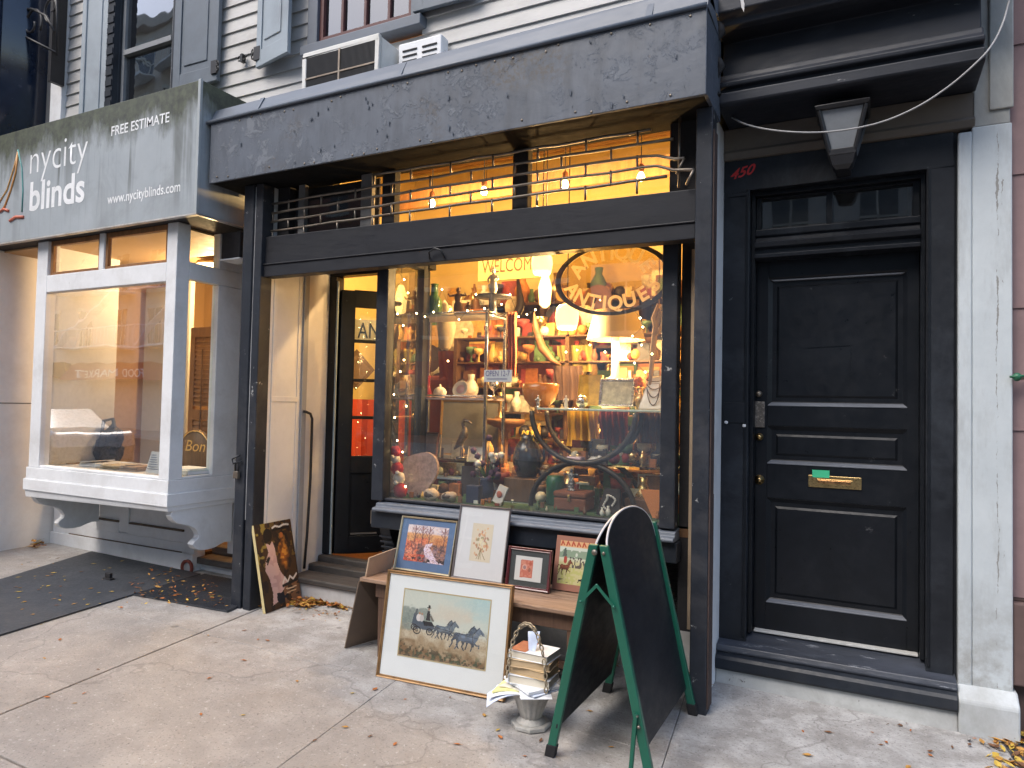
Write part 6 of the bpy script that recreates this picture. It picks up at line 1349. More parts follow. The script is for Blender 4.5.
def figure(name, lab, x, y, Y, hpx, m, zfix=None, arms=0, hat=0):
    c = D(x, y, Y); k = px_(x, Y, hpx)
    if zfix is not None: c.z = zfix
    mb = MB(); mb.lathe([(.2*k, 0), (.2*k, .05*k), (.12*k, .07*k), (.17*k, .2*k), (.15*k, .4*k), (.11*k, .5*k), (.15*k, .66*k), (.14*k, .74*k), (.05*k, .79*k), (.05*k, .82*k)], c, 14, sy=.75); mb.ball(c+Vector((0, 0, .89*k)), .08*k, .08*k, .1*k, 12)
    for s in (-1, 1): mb.tube([c+Vector((s*.13*k, 0, .72*k)), c+Vector((s*(.22+.1*arms)*k, -.03*k, (.58+.12*arms)*k)), c+Vector((s*(.12+.2*arms)*k, -.12*k, (.46+.3*arms)*k))], [.045*k, .035*k, .025*k], 8)
    if hat: mb.lathe([(.13*k, .95*k), (.07*k, .97*k), (.05*k, 1.06*k), (0, 1.07*k)], c, 12)
    return solo(name, mb, m, lab, 'figurine', c)
figure('figurine', 'taller of two bronze figurines on the top shelf of the display stand', 458, 309, 4.32, 30, BRZ, zt_, 1)
figure('figurine', 'squat bronze figurine beside the taller one on the top shelf', 468, 309, 4.36, 16, BRZ, zt_)
figure('figurine', 'cream figurine on the dark round dish at the top of the display stand', 493, 295, 4.33, 27, CHW, None, 0, 1)
c = D(493, 296, 4.33); mb = MB(); mb.lathe([(.05, zt_-c.z+.001), (.03, zt_-c.z+.03), (.03, -.02), (.13, -.012), (.135, 0), (.03, -.006)], c, 24); solo('cake_stand', mb, mat('dark_pewter', (.10, .10, .11), .4, .2, 9, metal=.6), 'dark pewter footed dish on the top shelf of the display stand', 'dish', c)
mb = MB(); c = D(446, 320, 4.6); mb.ball((c.x, 4.6, c.z-.05), .075, .05, .19, 20, jit=.25); solo('gourd_vase', mb, mat('cream_gourd', (.48, .38, .24), .6, .2, 6), 'tall cream gourd behind the display stand', 'vase', c)
# shelf at mid height
z2 = 1.516
lathe_item('sugar_bowl', 'small lidded ivory bowl on the middle shelf of the display stand', 'bowl', 440, 393, 4.3, 15, [(.3, 0), (.42, .15), (.45, .4), (.36, .58), (.2, .7), (.06, .74), (.08, .86), (.0, .92)], CHW, zfix=z2)
c = D(461, 385, 4.28); mb = MB(); ax = Matrix(((1, 0, 0), (0, .35, -.94), (0, .94, .35)))
mb.lathe([(0, .004), (.05, .004), (.058, .012), (.062, .012), (.052, -.004), (0, -.004)], Vector((c.x, c.y, z2+.062)), 26, ax=ax); mb.lathe([(0, .006), (.032, .0062), (.033, .005)], Vector((c.x, c.y, z2+.062)), 22, 1, ax=ax)
solo('plate', mb, [CHW, PNK], 'pink and white plate propped up on the middle shelf of the display stand', 'plate', (c.x, c.y, z2))
lathe_item('vase', 'ivory vase behind the pink plate on the middle shelf', 'vase', 471, 393, 4.42, 24, VASE, CHW, zfix=z2)
lathe_item('vase', 'slim red glass vase at the left of the middle shelf', 'vase', 428, 394, 4.36, 22, [(.14, 0), (.2, .1), (.1, .5), (.08, .85), (.14, 1), (.1, 1)], mat('red_glass', (.25, .015, .02), .15, coat=.5), zfix=z2)
lathe_item('goblet', 'tarnished silver goblet at the right end of the middle shelf', 'goblet', 494, 394, 4.36, 18, [(.28, 0), (.05, .06), (.05, .4), (.28, .6), (.32, 1), (.26, 1), (.0, .6)], SILV, zfix=z2)
# open sign
t = thing('opening_sign', 'small white card reading OPEN 12-7 taped inside the window', 'sign', D(498, 382, 3.73))
a, b = D(484.5, 370, 3.728), D(512, 382, 3.728); mb = MB(); mb.box(a.x, b.x, 3.724, 3.728, b.z, a.z); mb.build('card', PAPER, t, t)
text('OPEN 12-7', 'lettering', mat('blue_felt_pen', (.06, .09, .28), .6), t, (a.x+.012, 3.7225, b.z+.035), width=(b.x-a.x)-.026, height=.034, off=t)
mb = MB(); mb.box(a.x+.02, b.x-.03, 3.7225, 3.7235, b.z+.016, b.z+.020); mb.build('pen_rule', MC['blue_felt_pen'], t, t)
# below: empty gilt frame, heron, photo frame, card
def pic(lab, x0, y0, x1, y1, Y, m0, m1, tilt=8, name='picture_frame', fw=.02, cat='picture'):
    a, b = D(x0, y1, Y), D(x1, y0, Y); w_, h = b.x-a.x, b.z-a.z
    t = thing(name, lab, cat, ((a.x+b.x)/2, Y, a.z), (-R(tilt), 0, 0))
    mb = MB(); frame_ring(mb, w_, h, fw, .02); mb.build('frame', m0, t); mb = MB(); mb.box(-w_/2+fw*.8, w_/2-fw*.8, .011, .018, fw*.8, h-fw*.8); mb.build('picture', m1, t); return t
GC = mat('grey_canvas', (.20, .19, .17), .7, .3, 5); SEP = mat('sepia_photo', (.22, .15, .11), .5, .5, 9)
pic('gilt frame with a plain grey canvas standing behind the heron', 438, 400, 500, 455, 4.75, GOLD, GC, 3)
pic('small brown photo frame on the glass shelf left of the heron', 419, 432, 436, 457, 4.28, mat('copper_frame', (.20, .09, .05), .4, metal=.4), SEP, 12, fw=.012)
pic('cream greeting card leaning at the right of the heron', 466, 446, 481, 461, 4.3, CHW, CHW, 20, 'greeting_card', .004, 'card')
c = D(461, 460, 4.25); c.z = 1.091; k = px_(461, 4.25, 40); mb = MB()
mb.lathe([(.13*k, 0), (.13*k, .04*k), (.05*k, .06*k)], c, 14); mb.tube([c+Vector((-.02*k, 0, .05*k)), c+Vector((0, 0, .35*k))], .018*k, 6); mb.tube([c+Vector((.04*k, 0, .05*k)), c+Vector((.03*k, 0, .35*k))], .018*k, 6)
mb.tube([c+Vector((-.20*k, 0, .22*k)), c+Vector((-.05*k, 0, .38*k)), c+Vector((.08*k, 0, .58*k)), c+Vector((.10*k, 0, .72*k)), c+Vector((.02*k, 0, .85*k)), c+Vector((.08*k, 0, .95*k)), c+Vector((.17*k, 0, .93*k)), c+Vector((.30*k, 0, .86*k))], [.02*k, .09*k, .11*k, .06*k, .04*k, .045*k, .04*k, .006*k], 10)
solo('heron_figurine', mb, mat('pewter_bronze', (.16, .13, .11), .3, .4, 20, .05, metal=.7), 'slim metal heron figurine on the glass shelf of the display stand', 'figurine', c)
# agate slab and santa candles in the left corner
c = D(416, 503, 3.93); c.z = .848; mb = MB(); r = .155; pts = []
for k in range(30):
    a = 2*math.pi*k/30; q = r*(1+.10*math.sin(a*2+.5)+.07*math.sin(a*3)); pts.append(Vector((c.x+.012+q*.88*math.cos(a), 3.93+.06*q*math.sin(a), c.z+r*.98+q*math.sin(a))))
mb.prism(pts, (0, .025, 0)); solo('agate_slab', mb, mat('speckled_pink_agate', (.33, .24, .22), .4, .45, 40, .1, dirt=(.14, .10, .085), dirt_amt=.7, coat=.3), 'large flat speckled pinkish agate slab standing in the left corner of the window', 'stone', c)
c = D(400, 503, 3.80); c.z = .848; mb = MB(); tw = (( -.0, .045, .05, 0), (-.012, .13, .042, 1), (-.03, .19, .045, 0), (-.045, .25, .034, 1), (-.05, .30, .04, 0))
for dx, dz, r, m in tw: mb.ball((c.x+dx, c.y, c.z+dz), r, r*.8, r*1.0, 14, m, .15)
for dx, dz in ((-.0, .165), (-.012, .10), (-.05, .268)): mb.ball((c.x+dx, c.y-.035, c.z+dz), .018, .012, .014, 10, 1, .3)
solo('felt_garland', mb, [mat('crimson_felt', (.32, .012, .022), .75, .25, 20, .1), mat('white_felt', (.68, .60, .52), .8, .1, 20, .1)], 'red and white felt garland hanging in the left corner of the window', 'garland', c)
for i, (x, y, lab) in enumerate(((431, 506, 'dark pebble geode lying right of the agate slab'), (449, 508, 'flat brown geode lying second from the agate slab'))):
    c = D(x, y, 3.83); c.z = .848; mb = MB(); mb.ball((c.x, c.y, c.z+.032), .055, .04, .033+.01*(i == 0), 16, jit=.3); mb.ball((c.x-.004, c.y-.016, c.z+.034), .040, .03, .024, 14, 1, .2); solo('geode', mb, [mat('tan_geode_rind', (.42, .33, .25), .7, .2, 20, .2), mat('dark_geode_core', (.05, .035, .032), .5, .4, 20, .2)], lab, 'stone', c)
c = D(474, 512, 3.88); c.z = .848; mb = MB(); mb.box(c.x-.045, c.x+.045, 3.85, 3.91, c.z, c.z+.11); solo('blue_gift_box', mb, BLU, 'navy box below the dark silk flowers in the window', 'box', c, bev=.004)
c = D(486, 510, 4.02); c.z = .848; rng = random.Random(8); mb = MB(); mb.lathe([(.04, 0), (.05, .08), (.04, .13), (.05, .15)], c, 14)
for k in range(26):
    q = c+Vector((rng.gauss(0, .05), rng.gauss(0, .04), .22+rng.gauss(0, .06))); mb.tube([c+Vector((0, 0, .13)), q], .003, 4, 1); mb.ball(q, .022, n=8, m=2 if k % 3 else 3, jit=.5)
solo('silk_flowers', mb, [BLU, GRG, mat('plum_petals', (.05, .018, .05), .8, .3, 20), CHW], 'vase of dark plum and white silk flowers in the window', 'flowers', c)
c = D(499, 512, 3.85); c.z = .848; mb = MB(); mb.hexa([(c.x-.045, 3.84, c.z+.03), (c.x+.01, 3.84, c.z), (c.x+.012, 3.85, c.z), (c.x-.043, 3.85, c.z+.03), (c.x-.01, 3.87, c.z+.13), (c.x+.05, 3.87, c.z+.11), (c.x+.052, 3.88, c.z+.11), (c.x-.008, 3.88, c.z+.13)]); mb.ball((c.x+.0, 3.848, c.z+.07), .02, .005, .022, 10, 1)
solo('floral_tile', mb, [CHW, mat('coral_bloom', (.5, .12, .06), .6)], 'ivory tile painted with a coral flower standing on its corner in the window', 'tile', c)
# right half: glass shelf on iron hoops
zs_ = D(600, 409, 4.1).z
gs = thing('glass_table', 'glass-topped table on crossed black iron hoops in the right half of the window', 'table', (-1.45, 4.15, .847))
xl, xr = D(538, 409, 4.0).x, -.80
mb = MB(); mb.box(xl, xr, 3.98, 4.45, zs_-.014, zs_); mb.build('glass_top', mat('thick_shelf_glass_edge', (.45, .55, .45), .1, .05, 4, 0, coat=.5), gs, gs, .003)
zm = D(600, 463, 4.1).z; mb = MB(); mb.box(xl+.1, xr, 4.0, 4.45, zm-.010, zm); mb.build('glass_shelf', CLEAR, gs, gs)
for Y in (3.97, 4.40):
    cx = D(581, 463, Y).x if Y < 4.1 else D(592, 455, Y).x; zc_ = D(581, 463, 3.97).z; hw, hh = .335, (zs_-.86)/2; 
    for s in (1,):
        up = [(cx-hw*1.0*math.cos(t)*1.0, Y, zs_-.02-(zs_-.02-zc_)*math.sin(t)) for t in np.linspace(0, math.pi, 30)]
        dn_ = [(cx-hw*1.0*math.cos(t), Y+.012, .85+(zc_-.85)*math.sin(t)) for t in np.linspace(0, math.pi, 30)]
        mb = MB(); 
        for arc_ in (up, dn_):
            mb.tube(arc_, .017, 8)
        mb.build('hoop', IRON, gs, gs)
zt2 = zs_+.001
c = D(540, 405, 4.15); mb = MB(); k = 1
mb.lathe([(.045, 0), (.06, .006), (.10, .05), (.118, .10), (.122, .155), (.108, .158), (.10, .10), (.05, .03), (0, .028)], Vector((c.x, 4.15, zt2)), 28); solo('orange_bowl', mb, AMB, 'deep glossy orange bowl at the left end of the glass table', 'bowl', (c.x, 4.15, zt2))
figure('figurine', 'small grey figurine in front of the orange bowl', 538, 407, 4.02, 13, SILV, zt2)
figure('figurine', 'tiny white dog-like figurine between the orange bowl and the silver ball', 566, 407, 4.04, 13, CHW, zt2)
c = D(582, 400, 4.06); mb = MB(); mb.lathe([(.025, 0), (.02, .006)], Vector((c.x, 4.06, zt2)), 14); mb.ball((c.x, 4.06, zt2+.043), .04, n=18); solo('silver_ball', mb, SILV, 'round tarnished silver ball on the glass table', 'ball', (c.x, 4.06, zt2))
pic('yellow-covered book standing on the glass table behind the silver ball', 577, 374, 600, 405, 4.3, YEL, mat('yellow_print', (.45, .32, .08), .6, .5, 18), 8, 'book', .006, 'book')
pic('silver-framed picture with a bare branch pattern at the middle of the glass table', 598, 378, 634, 406, 4.12, SILV, mat('pale_branch_print', (.6, .55, .42), .5, .6, 22), 8)
c = D(652, 406, 4.08); mb = MB(); k = .165
mb.hexa([Vector((c.x-.085, 4.06, zt2)), Vector((c.x+.07, 4.06, zt2)), Vector((c.x+.06, 4.16, zt2)), Vector((c.x-.06, 4.16, zt2)), Vector((c.x-.035, 4.13, zt2+.20)), Vector((c.x+.05, 4.13, zt2+.205)), Vector((c.x+.05, 4.15, zt2+.205)), Vector((c.x-.035, 4.15, zt2+.20))])
nb_ = thing('necklace_bust', 'white necklace bust draped with dark chains at the right end of the glass table', 'bust', (c.x, 4.1, zt2)); mb.build('bust', CHW, nb_, nb_, .012)
mb = MB()
for q in range(4): mb.tube([(c.x+.01+.055*math.cos(t)*(1-.1*q), 4.10-.012*q-.01*math.sin(t)*0-.0, zt2+.19-.012*q-.035*(q+.6)*math.sin(t)*1.0) for t in np.linspace(0, math.pi, 14)], .003, 5)
mb.build('necklace', BRZ, nb_, nb_)
lathe_item('vase', 'small brass vase of orange flowers left of the necklace bust', 'vase', 640, 406, 4.16, 22, VASE, BRASS, zfix=zt2)
c = D(640, 380, 4.16); mb = MB(); rng = random.Random(2)
for q in range(12): mb.ball(c+Vector((rng.gauss(0, .025), rng.gauss(0, .02), rng.gauss(0, .02))), .017, n=8, jit=.5)
solo('orange_flowers', mb, mat('orange_petals', (.6, .16, .05), .8), 'little bunch of orange flowers in the brass vase', 'flowers', c)
# table lamp
c = D(615, 378, 4.62); cz = D(615, 340, 4.62).z; zt3 = D(615, 311, 4.62).z; t = thing('table_lamp', 'lit table lamp with wide cream shade behind the glass table', 'table lamp', (c.x, 4.62, c.z-.22))
w0_ = px_(615, 4.62, 29); w1_ = px_(615, 4.62, 22)
mb = MB(); mb.lathe([(w0_, cz-.0), (w1_, zt3)], (c.x, 4.62, 0), 28)
for f in mb.f[-2:]: pass
mb.f = mb.f[:28]; mb.m = mb.m[:28]; mb.sm = mb.sm[:28]
sh = mb.build('lamp_shade', mat('cream_lamp_linen', (.55, .43, .26), .8, .06, 8), t, t)
mb = MB(); mb.lathe([(.09, c.z-.22), (.09, c.z-.20), (.03, c.z-.16), (.05, c.z-.04), (.05, c.z), (.028, c.z+.015), (.026, cz+.02)], (c.x, 4.62, 0), 18); mb.build('lamp_base', CHW, t, t)
mb = MB(); mb.ball((c.x, 4.62, cz+.06), .035, n=12); mb.build('bulb', BULB, t, t)
plight('lamp_light', (c.x, 4.62, cz+.01), 20, (1, .62, .255), .04)
# twisted scarf and horn by the right edge
mb = MB(); cp = [D(x, y, 4.0) for x, y in ((659, 304), (654, 318), (657, 334), (664, 322), (661, 310), (655, 330), (653, 350), (651, 372), (650, 385))]; mb.tube(cp, [.012, .018, .02, .018, .014, .016, .018, .014, .006], 8); mb.tube([cp[0], Vector((cp[0].x, 4.0, 2.35))], .003, 5); solo('twisted_scarf', mb, mat('buff_scarf', (.42, .28, .18), .8, .3, 14, .2), 'twisted buff scarf hanging inside the right edge of the window', 'scarf', cp[0])
# brown bent bow/board hanging in the middle
mb = MB(); mb.tube([D(x, y, 4.7) for x, y in ((534, 312), (536, 330), (542, 348), (552, 360), (561, 365))], [.004, .03, .035, .022, .004], 8); solo('wooden_paddle', mb, LTH, 'curved wooden paddle hanging below the slim pendant lamp', 'paddle', D(540, 340, 4.7))
# below the glass table
def stand_item(*a, **k): return lathe_item(*a, **k)
c = D(527, 468, 4.2); c.z = 1.0
mb = MB(); mb.lathe([(.06, 0), (.085, .04), (.10, .12), (.08, .2), (.045, .25), (.05, .28), (.04, .28)], c, 20); mb.tube([c+Vector((.05, 0, .26)), c+Vector((.12, 0, .24)), c+Vector((.12, 0, .12)), c+Vector((.09, 0, .07))], .010, 8)
for q in range(8): mb.tube([c+Vector((0, 0, .26)), c+Vector((.03*math.cos(q), .03*math.sin(q), .30)), c+Vector((.07*math.cos(q), .05*math.sin(q), .24-.01*q))], [.006, .008, .003], 5, 1)
solo('black_jug', mb, [mat('black_glazed_pottery', (.02, .023, .028), .2, .2, 6, .02, coat=.5), YEL], 'black glazed jug with yellow strands on a plinth at the centre of the window', 'jug', c)
mb = MB(); mb.box(c.x-.11, c.x+.11, 4.08, 4.32, .847, .998); solo('plinth_block', mb, SHOPW, 'dark wooden block under the black jug', 'block', (c.x, 4.2, .847), bev=.004)
mb = MB(); c2 = D(505, 440, 4.65); mb.lathe([(.10, -.42), (.10, -.40), (.02, -.38), (.025, -.1), (.05, -.06), (.14, -.03), (.15, 0), (.14, .01), (0, .0)], Vector((c2.x, 4.65, 1.36)), 24); solo('pedestal_table', mb, OAK, 'small turned pedestal table behind the display stand', 'table', (c2.x, 4.65, .94))
lathe_item('candlestick', 'amber turned candlestick on the small pedestal table', 'candlestick', 500, 415, 4.65, 26, [(.2, 0), (.2, .05), (.07, .12), (.1, .3), (.06, .5), (.1, .7), (.07, .85), (.12, 1), (0, 1)], BRASS, zfix=1.372)
c = D(574, 512, 3.98); w_ = px_(574, 3.98, 17); mb = MB(); mb.box(c.x-w_, c.x+w_, 3.90, 4.06, .848, .925); mb.box(c.x-w_*1.02, c.x+w_*1.02, 3.895, 4.065, .926, .962)
bs = thing('wicker_basket', 'red-brown lidded wicker basket on the window deck', 'basket', (c.x, 3.98, .847)); mb.build('basket_body', WIC, bs, bs, .012)
mb = MB(); mb.box(c.x-.01, c.x+.01, 3.888, 3.896, .905, .945); mb.build('clasp', BRASS, bs, bs, .002)
lathe_item('tin', 'green tin canister behind the wicker basket', 'tin', 555, 505, 4.12, 28, [(.3, 0), (.32, .02), (.32, .9), (.3, .92), (.3, 1), (0, 1)], mat('green_enamel_tin', (.02, .13, .07), .35, .25, 10, .03), zfix=.848)
figure('figurine', 'black and white figurine standing on the wicker basket', 571, 499, 3.96, 22, mat('black_white_glaze', (.06, .06, .06), .3, .5, 30, chips=(.6, .58, .55), chip_at=.52), .963, 1)
c = D(610, 515, 3.95); mb = MB(); mb.hexa([(c.x-.075, 3.92, .848), (c.x+.075, 3.92, .848), (c.x+.06, 4.0, .848), (c.x-.06, 4.0, .848), (c.x-.05, 3.98, .99), (c.x+.05, 3.98, .99), (c.x+.05, 4.0, .99), (c.x-.05, 4.0, .99)])
nb2 = thing('velvet_bust', 'black velvet bust with a white bead necklace low in the right of the window', 'bust', (c.x, 3.95, .848)); mb.build('bust', mat('black_velvet', (.012, .012, .014), .9), nb2, nb2, .01)
mb = MB()
for q in range(22):
    tt = q/21*math.pi*1.6-.3; mb.ball((c.x+.028*math.cos(tt)+.01*math.sin(3*tt), 3.935-.0+.05*(.5+.5*math.sin(tt))*.0, .91+.045*math.sin(tt)), .0075, n=8)
mb.build('bead_necklace', CHW, nb2, nb2)
c = D(653, 512, 3.92); mb = MB(); mb.add([(c.x-.085, 3.95, 1.0), (c.x+.07, 3.95, 1.005), (c.x-.005, 3.93, .848), (c.x+.015, 3.93, .848), (c.x-.085, 3.98, 1.0), (c.x+.07, 3.98, 1.005), (c.x-.005, 3.96, .848), (c.x+.015, 3.96, .848)], [(0, 2, 3, 1), (4, 5, 7, 6), (0, 1, 5, 4), (0, 4, 6, 2), (1, 3, 7, 5), (2, 6, 7, 3)]); solo('orange_fan', mb, mat('orange_paper', (.60, .20, .05), .7, .12, 6), 'orange paper fan standing on its point in the right corner of the window', 'fan', c)
c = D(646, 505, 4.1); mb = MB(); mb.box(c.x-.12, c.x+.05, 4.06, 4.2, .848, .93); solo('wooden_chest', mb, LTH, 'small brown chest behind the orange fan', 'chest', (c.x, 4.1, .848), bev=.006)
c = D(614, 458, 4.05); mb = MB(); mb.ball((c.x, 4.05, zm+.038), .038, n=16); solo('red_ball', mb, mat('wine_red_glaze', (.20, .02, .035), .25, coat=.4), 'wine-red glazed ball on the lower glass shelf', 'ball', (c.x, 4.05, zm))
c = D(596, 455, 4.05); mb = MB(); mb.ball((c.x, 4.05, zm+.02), .05, .035, .02, 16, jit=.4); mb.ball((c.x+.03, 4.03, zm+.035), .018, n=10); solo('white_shell', mb, CHW, 'pale sea shell left of the wine-red ball on the lower shelf', 'shell', (c.x, 4.05, zm))
c = D(575, 455, 4.05); mb = MB(); mb.box(c.x-.05, c.x+.05, 4.02, 4.1, zm, zm+.035); solo('trinket_box', mb, PNK, 'rose-coloured trinket box at the crossing of the iron hoops', 'box', (c.x, 4.05, zm), bev=.008)
# hanging and draped things between the shelves
def drape(name, lab, cat, x0, y0, x1, y1, Y, m, fold=5, amp=.02):
    a, b = D(x0, y1, Y), D(x1, y0, Y); mb = MB(); n = 24
    vs = []; fs = []
    for j in range(7):
        for i in range(n+1):
            f = i/n; g = j/6; vs.append((a.x+(b.x-a.x)*(f+(.06*math.sin(f*9+g*2))*(1-g)), Y+amp*math.sin(f*fold*6.28+g)+.01*math.sin(g*5), a.z+(b.z-a.z)*g))
    for j in range(6):
        for i in range(n): q = j*(n+1)+i; fs.append((q, q+1, q+n+2, q+n+1))
    mb.add(vs, fs, 0, True); return solo(name, mb, m, lab, cat, (a.x, Y, a.z))
drape('coral_scarf', 'coral scarf draped down the right post of the display stand', 'scarf', 506, 312, 517, 376, 4.40, mat('coral_cloth', (.42, .11, .05), .8, .3, 14, .3), 3, .015)
drape('red_cloth', 'dark red cloth hanging under the glass table', 'cloth', 598, 411, 628, 450, 4.5, RED)
drape('yellow_cloth', 'mustard-yellow cloth hanging under the glass table left of the red one', 'cloth', 566, 411, 598, 446, 4.52, YEL)
drape('brown_shawl', 'brown shawl hanging under the right end of the glass table', 'shawl', 636, 413, 664, 456, 4.48, LTH)
drape('rust_cloth', 'rust-red cloth over the armchair behind the display stand', 'cloth', 436, 350, 500, 398, 5.1, mat('rust_red_cloth', (.17, .035, .022), .8, .25, 6, .2), 3, .03)
drape('red_banner', 'dull red banner hanging at the back right of the display stand', 'banner', 516, 345, 562, 395, 5.3, mat('dull_red_cloth', (.15, .035, .03), .8, .25, 6, .2), 2, .015)
drape('olive_cloth', 'olive cloth draped behind the pendant lamps', 'cloth', 556, 345, 592, 372, 5.0, mat('olive_cloth', (.22, .17, .04), .8, .3, 6, .2), 3, .02)
drape('brown_throw', 'dark brown throw hanging left of the yellow book', 'throw', 552, 366, 582, 400, 4.8, mat('dark_brown_throw', (.06, .03, .022), .85), 4, .02)
# cabinets at the back with mixed wares
cb = thing('back_cabinet', 'tall dark cabinet full of wares against the back wall of the antiques shop', 'cabinet', (-2.8, 6.1, .2))
mb = MB()
for X in (-4.5, -3.6, -2.7, -1.8, -.9): mb.box(X-.025, X+.025, 5.9, 6.28, .2, 2.45)
for z in (.25, .75, 1.2, 1.6, 2.0, 2.42): mb.box(-4.475, -.925, 5.9, 6.28, z, z+.025)
mb.box(-4.5, -.9, 6.26, 6.29, .2, 2.45); mb.build('case', SHOPW, cb, cb)
pal = [mat('w_red', (.22, .03, .025), .6, .55, 22, .25), mat('w_gold', (.5, .3, .08), .4, .55, 22, .25), mat('w_cream', (.6, .5, .33), .6, .55, 22, .25), mat('w_green', (.07, .13, .05), .5, .55, 22, .25), mat('w_brown', (.14, .065, .03), .6, .55, 22, .25), mat('w_orange', (.38, .13, .03), .6, .55, 22, .25), mat('w_white', (.68, .62, .52), .5, .55, 22, .25), mat('w_dark', (.03, .025, .03), .5, .55, 22, .25), BRASS]
rng = random.Random(77); mb = MB()
def trinket(mb, x, y, z, s, m):
    k = rng.randint(0, 4)
    if k == 0: mb.box(x-s*.3, x+s*.3, y-s*.2, y+s*.2, z, z+s*rng.uniform(.3, .9), m)
    elif k == 1: mb.lathe([(a*s*.9, b*s) for a, b in VASE], (x, y, z), 10, m)
    elif k == 2: mb.ball((x, y, z+s*.3), s*.3, n=8, m=m)
    elif k == 3: mb.lathe([(.2*s, 0), (.06*s, .08*s), (.06*s, .45*s), (.3*s, .6*s), (.34*s, .9*s), (.0, .6*s)], (x, y, z), 10, m)
    else: mb.hexa([(x-s*.35, y, z), (x+s*.35, y, z), (x+s*.35, y+.01, z), (x-s*.35, y+.01, z), (x-s*.35, y+.08*s, z+s), (x+s*.35, y+.08*s, z+s), (x+s*.35, y+.08*s+.01, z+s), (x-s*.35, y+.08*s+.01, z+s)], m)
for z in (.275, .775, 1.225, 1.625, 2.025, 2.445):
    X = -4.4
    while X < -1.0: trinket(mb, X, rng.uniform(5.92, 6.1), z, rng.uniform(.08, .3), rng.choice((0, 1, 2, 3, 4, 4, 5, 6, 7, 7, 8))); X += rng.uniform(.05, .12)
# wares on a long table further in
for X in np.arange(-4.0, -1.0, .045): trinket(mb, X+rng.uniform(-.03, .03), rng.uniform(5.3, 5.6), .95, rng.uniform(.12, .4), rng.randrange(9))
# small stuff on the window deck and the shelf between the named pieces
for k in range(230):
    X = rng.uniform(-2.72, -.9); trinket(mb, X, rng.uniform(4.1, 4.68), .848, rng.choice((.06, .09, .13, .2)), rng.choice((0, 1, 2, 3, 4, 4, 5, 6, 7, 7, 8)))
for k in range(60): trinket(mb, rng.uniform(xl+.15, -.85), rng.uniform(4.12, 4.42), zm+.001, rng.uniform(.05, .14), rng.randrange(9))
for k in range(12): trinket(mb, rng.uniform(ex0+.05, ex1-.05), rng.uniform(4.30, 4.45), .956, rng.uniform(.05, .10), rng.randrange(9))
for k in range(9): trinket(mb, rng.uniform(ex0+.05, ex1-.05), rng.uniform(4.38, 4.46), 1.091, rng.uniform(.06, .16), rng.randrange(9))
for k in range(60): trinket(mb, rng.uniform(-2.7, -.95), rng.uniform(3.82, 4.0), .848, rng.uniform(.025, .06), rng.randrange(9))
o = mb.build('bric_a_brac', pal); tag(o, 'crowded small wares, vases and trinkets filling the shop shelves and window deck', 'wares', None, 'stuff')
mb = MB(); mb.box(-4.1, -.95, 5.2, 5.75, .90, .948)
for X in (-4.0, -2.5, -1.05): mb.box(X-.03, X+.03, 5.25, 5.7, .2, .9)
solo('long_table', mb, OAK, 'long oak table loaded with wares deep inside the antiques shop', 'table', (-2.5, 5.5, .2))
ac_ = thing('armchair', 'red-brown armchair behind the display stand', 'armchair', (D(466, 380, 5.2).x, 5.25, .2)); X = D(466, 380, 5.2).x
mb = MB(); mb.box(X-.36, X+.36, 5.12, 5.2, .5, 1.72); mb.build('backrest', MC['rust_red_cloth'], ac_, ac_, .06)
# open shelf crammed with little things, just behind the window deck
os_ = thing('open_shelf', 'tall open timber shelf crammed with little wares behind the window deck', 'shelf', (-1.9, 5.05, .2))
mb = MB()
for X in (-3.05, -2.05, -1.0): mb.box(X-.015, X+.015, 4.95, 5.15, .2, 2.02)
lv = (1.02, 1.22, 1.42, 1.62, 1.82, 2.02)
for z in lv: mb.box(-3.035, -1.015, 4.95, 5.15, z-.012, z)
mb.build('case', SHOPW, os_, os_)
rng = random.Random(55); mb = MB()
for z in lv:
    X = -3.0
    while X < -1.04:
        trinket(mb, X, rng.uniform(4.97, 5.08), z+.001, rng.uniform(.05, .17), rng.choice((0, 1, 1, 2, 3, 4, 4, 5, 6, 7, 8))); X += rng.uniform(.022, .06)
o = mb.build('shelf_wares', pal); tag(o, 'many little wares packed on the tall open timber shelf', 'wares', None, 'stuff')
# more framed things and hangings deeper in
rng = random.Random(31)
mb = MB()
for k in range(70):
    X = rng.uniform(-3.9, -1.0); z = rng.uniform(1.4, 2.5); Y = rng.uniform(5.6, 5.85); a = rng.uniform(.05, .16); m = rng.randrange(9)
    q = rng.random()
    if q < .4: mb.box(X-a, X+a, Y, Y+.02, z-a*1.2, z+a*1.2, m); mb.box(X-a*.75, X+a*.75, Y-.004, Y, z-a*.9, z+a*.9, rng.randrange(9))
    elif q < .7: mb.lathe([(0, 0), (a*.9, .01), (a, .03)], (X, Y, z), 16, m, ax=YAX)
    else: mb.tube([(X, Y, z+a*2), (X+a*.3, Y, z), (X-a*.2, Y-.03, z-a*1.5)], [.01, a*.3, a*.2], 8, m)
o = mb.build('hanging_wares', pal); tag(o, 'jumble of hanging plates, frames and cloths over the long table in the shop', 'wares', None, 'stuff')
# wall pictures
for i, (x0, y0, x1, y1, lab) in enumerate(((395, 268, 418, 300, 'brown-framed picture high on the back wall at the left'), (655, 300, 668, 340, 'dark picture on the back wall behind the twisted scarf'), (570, 345, 590, 372, 'gilt picture on the back wall below the pendant lamps'))):
    pic(lab, x0, y0, x1, y1, 6.22, [SHOPW, SHOPW, GOLD][i], SEP, 0, fw=.03)
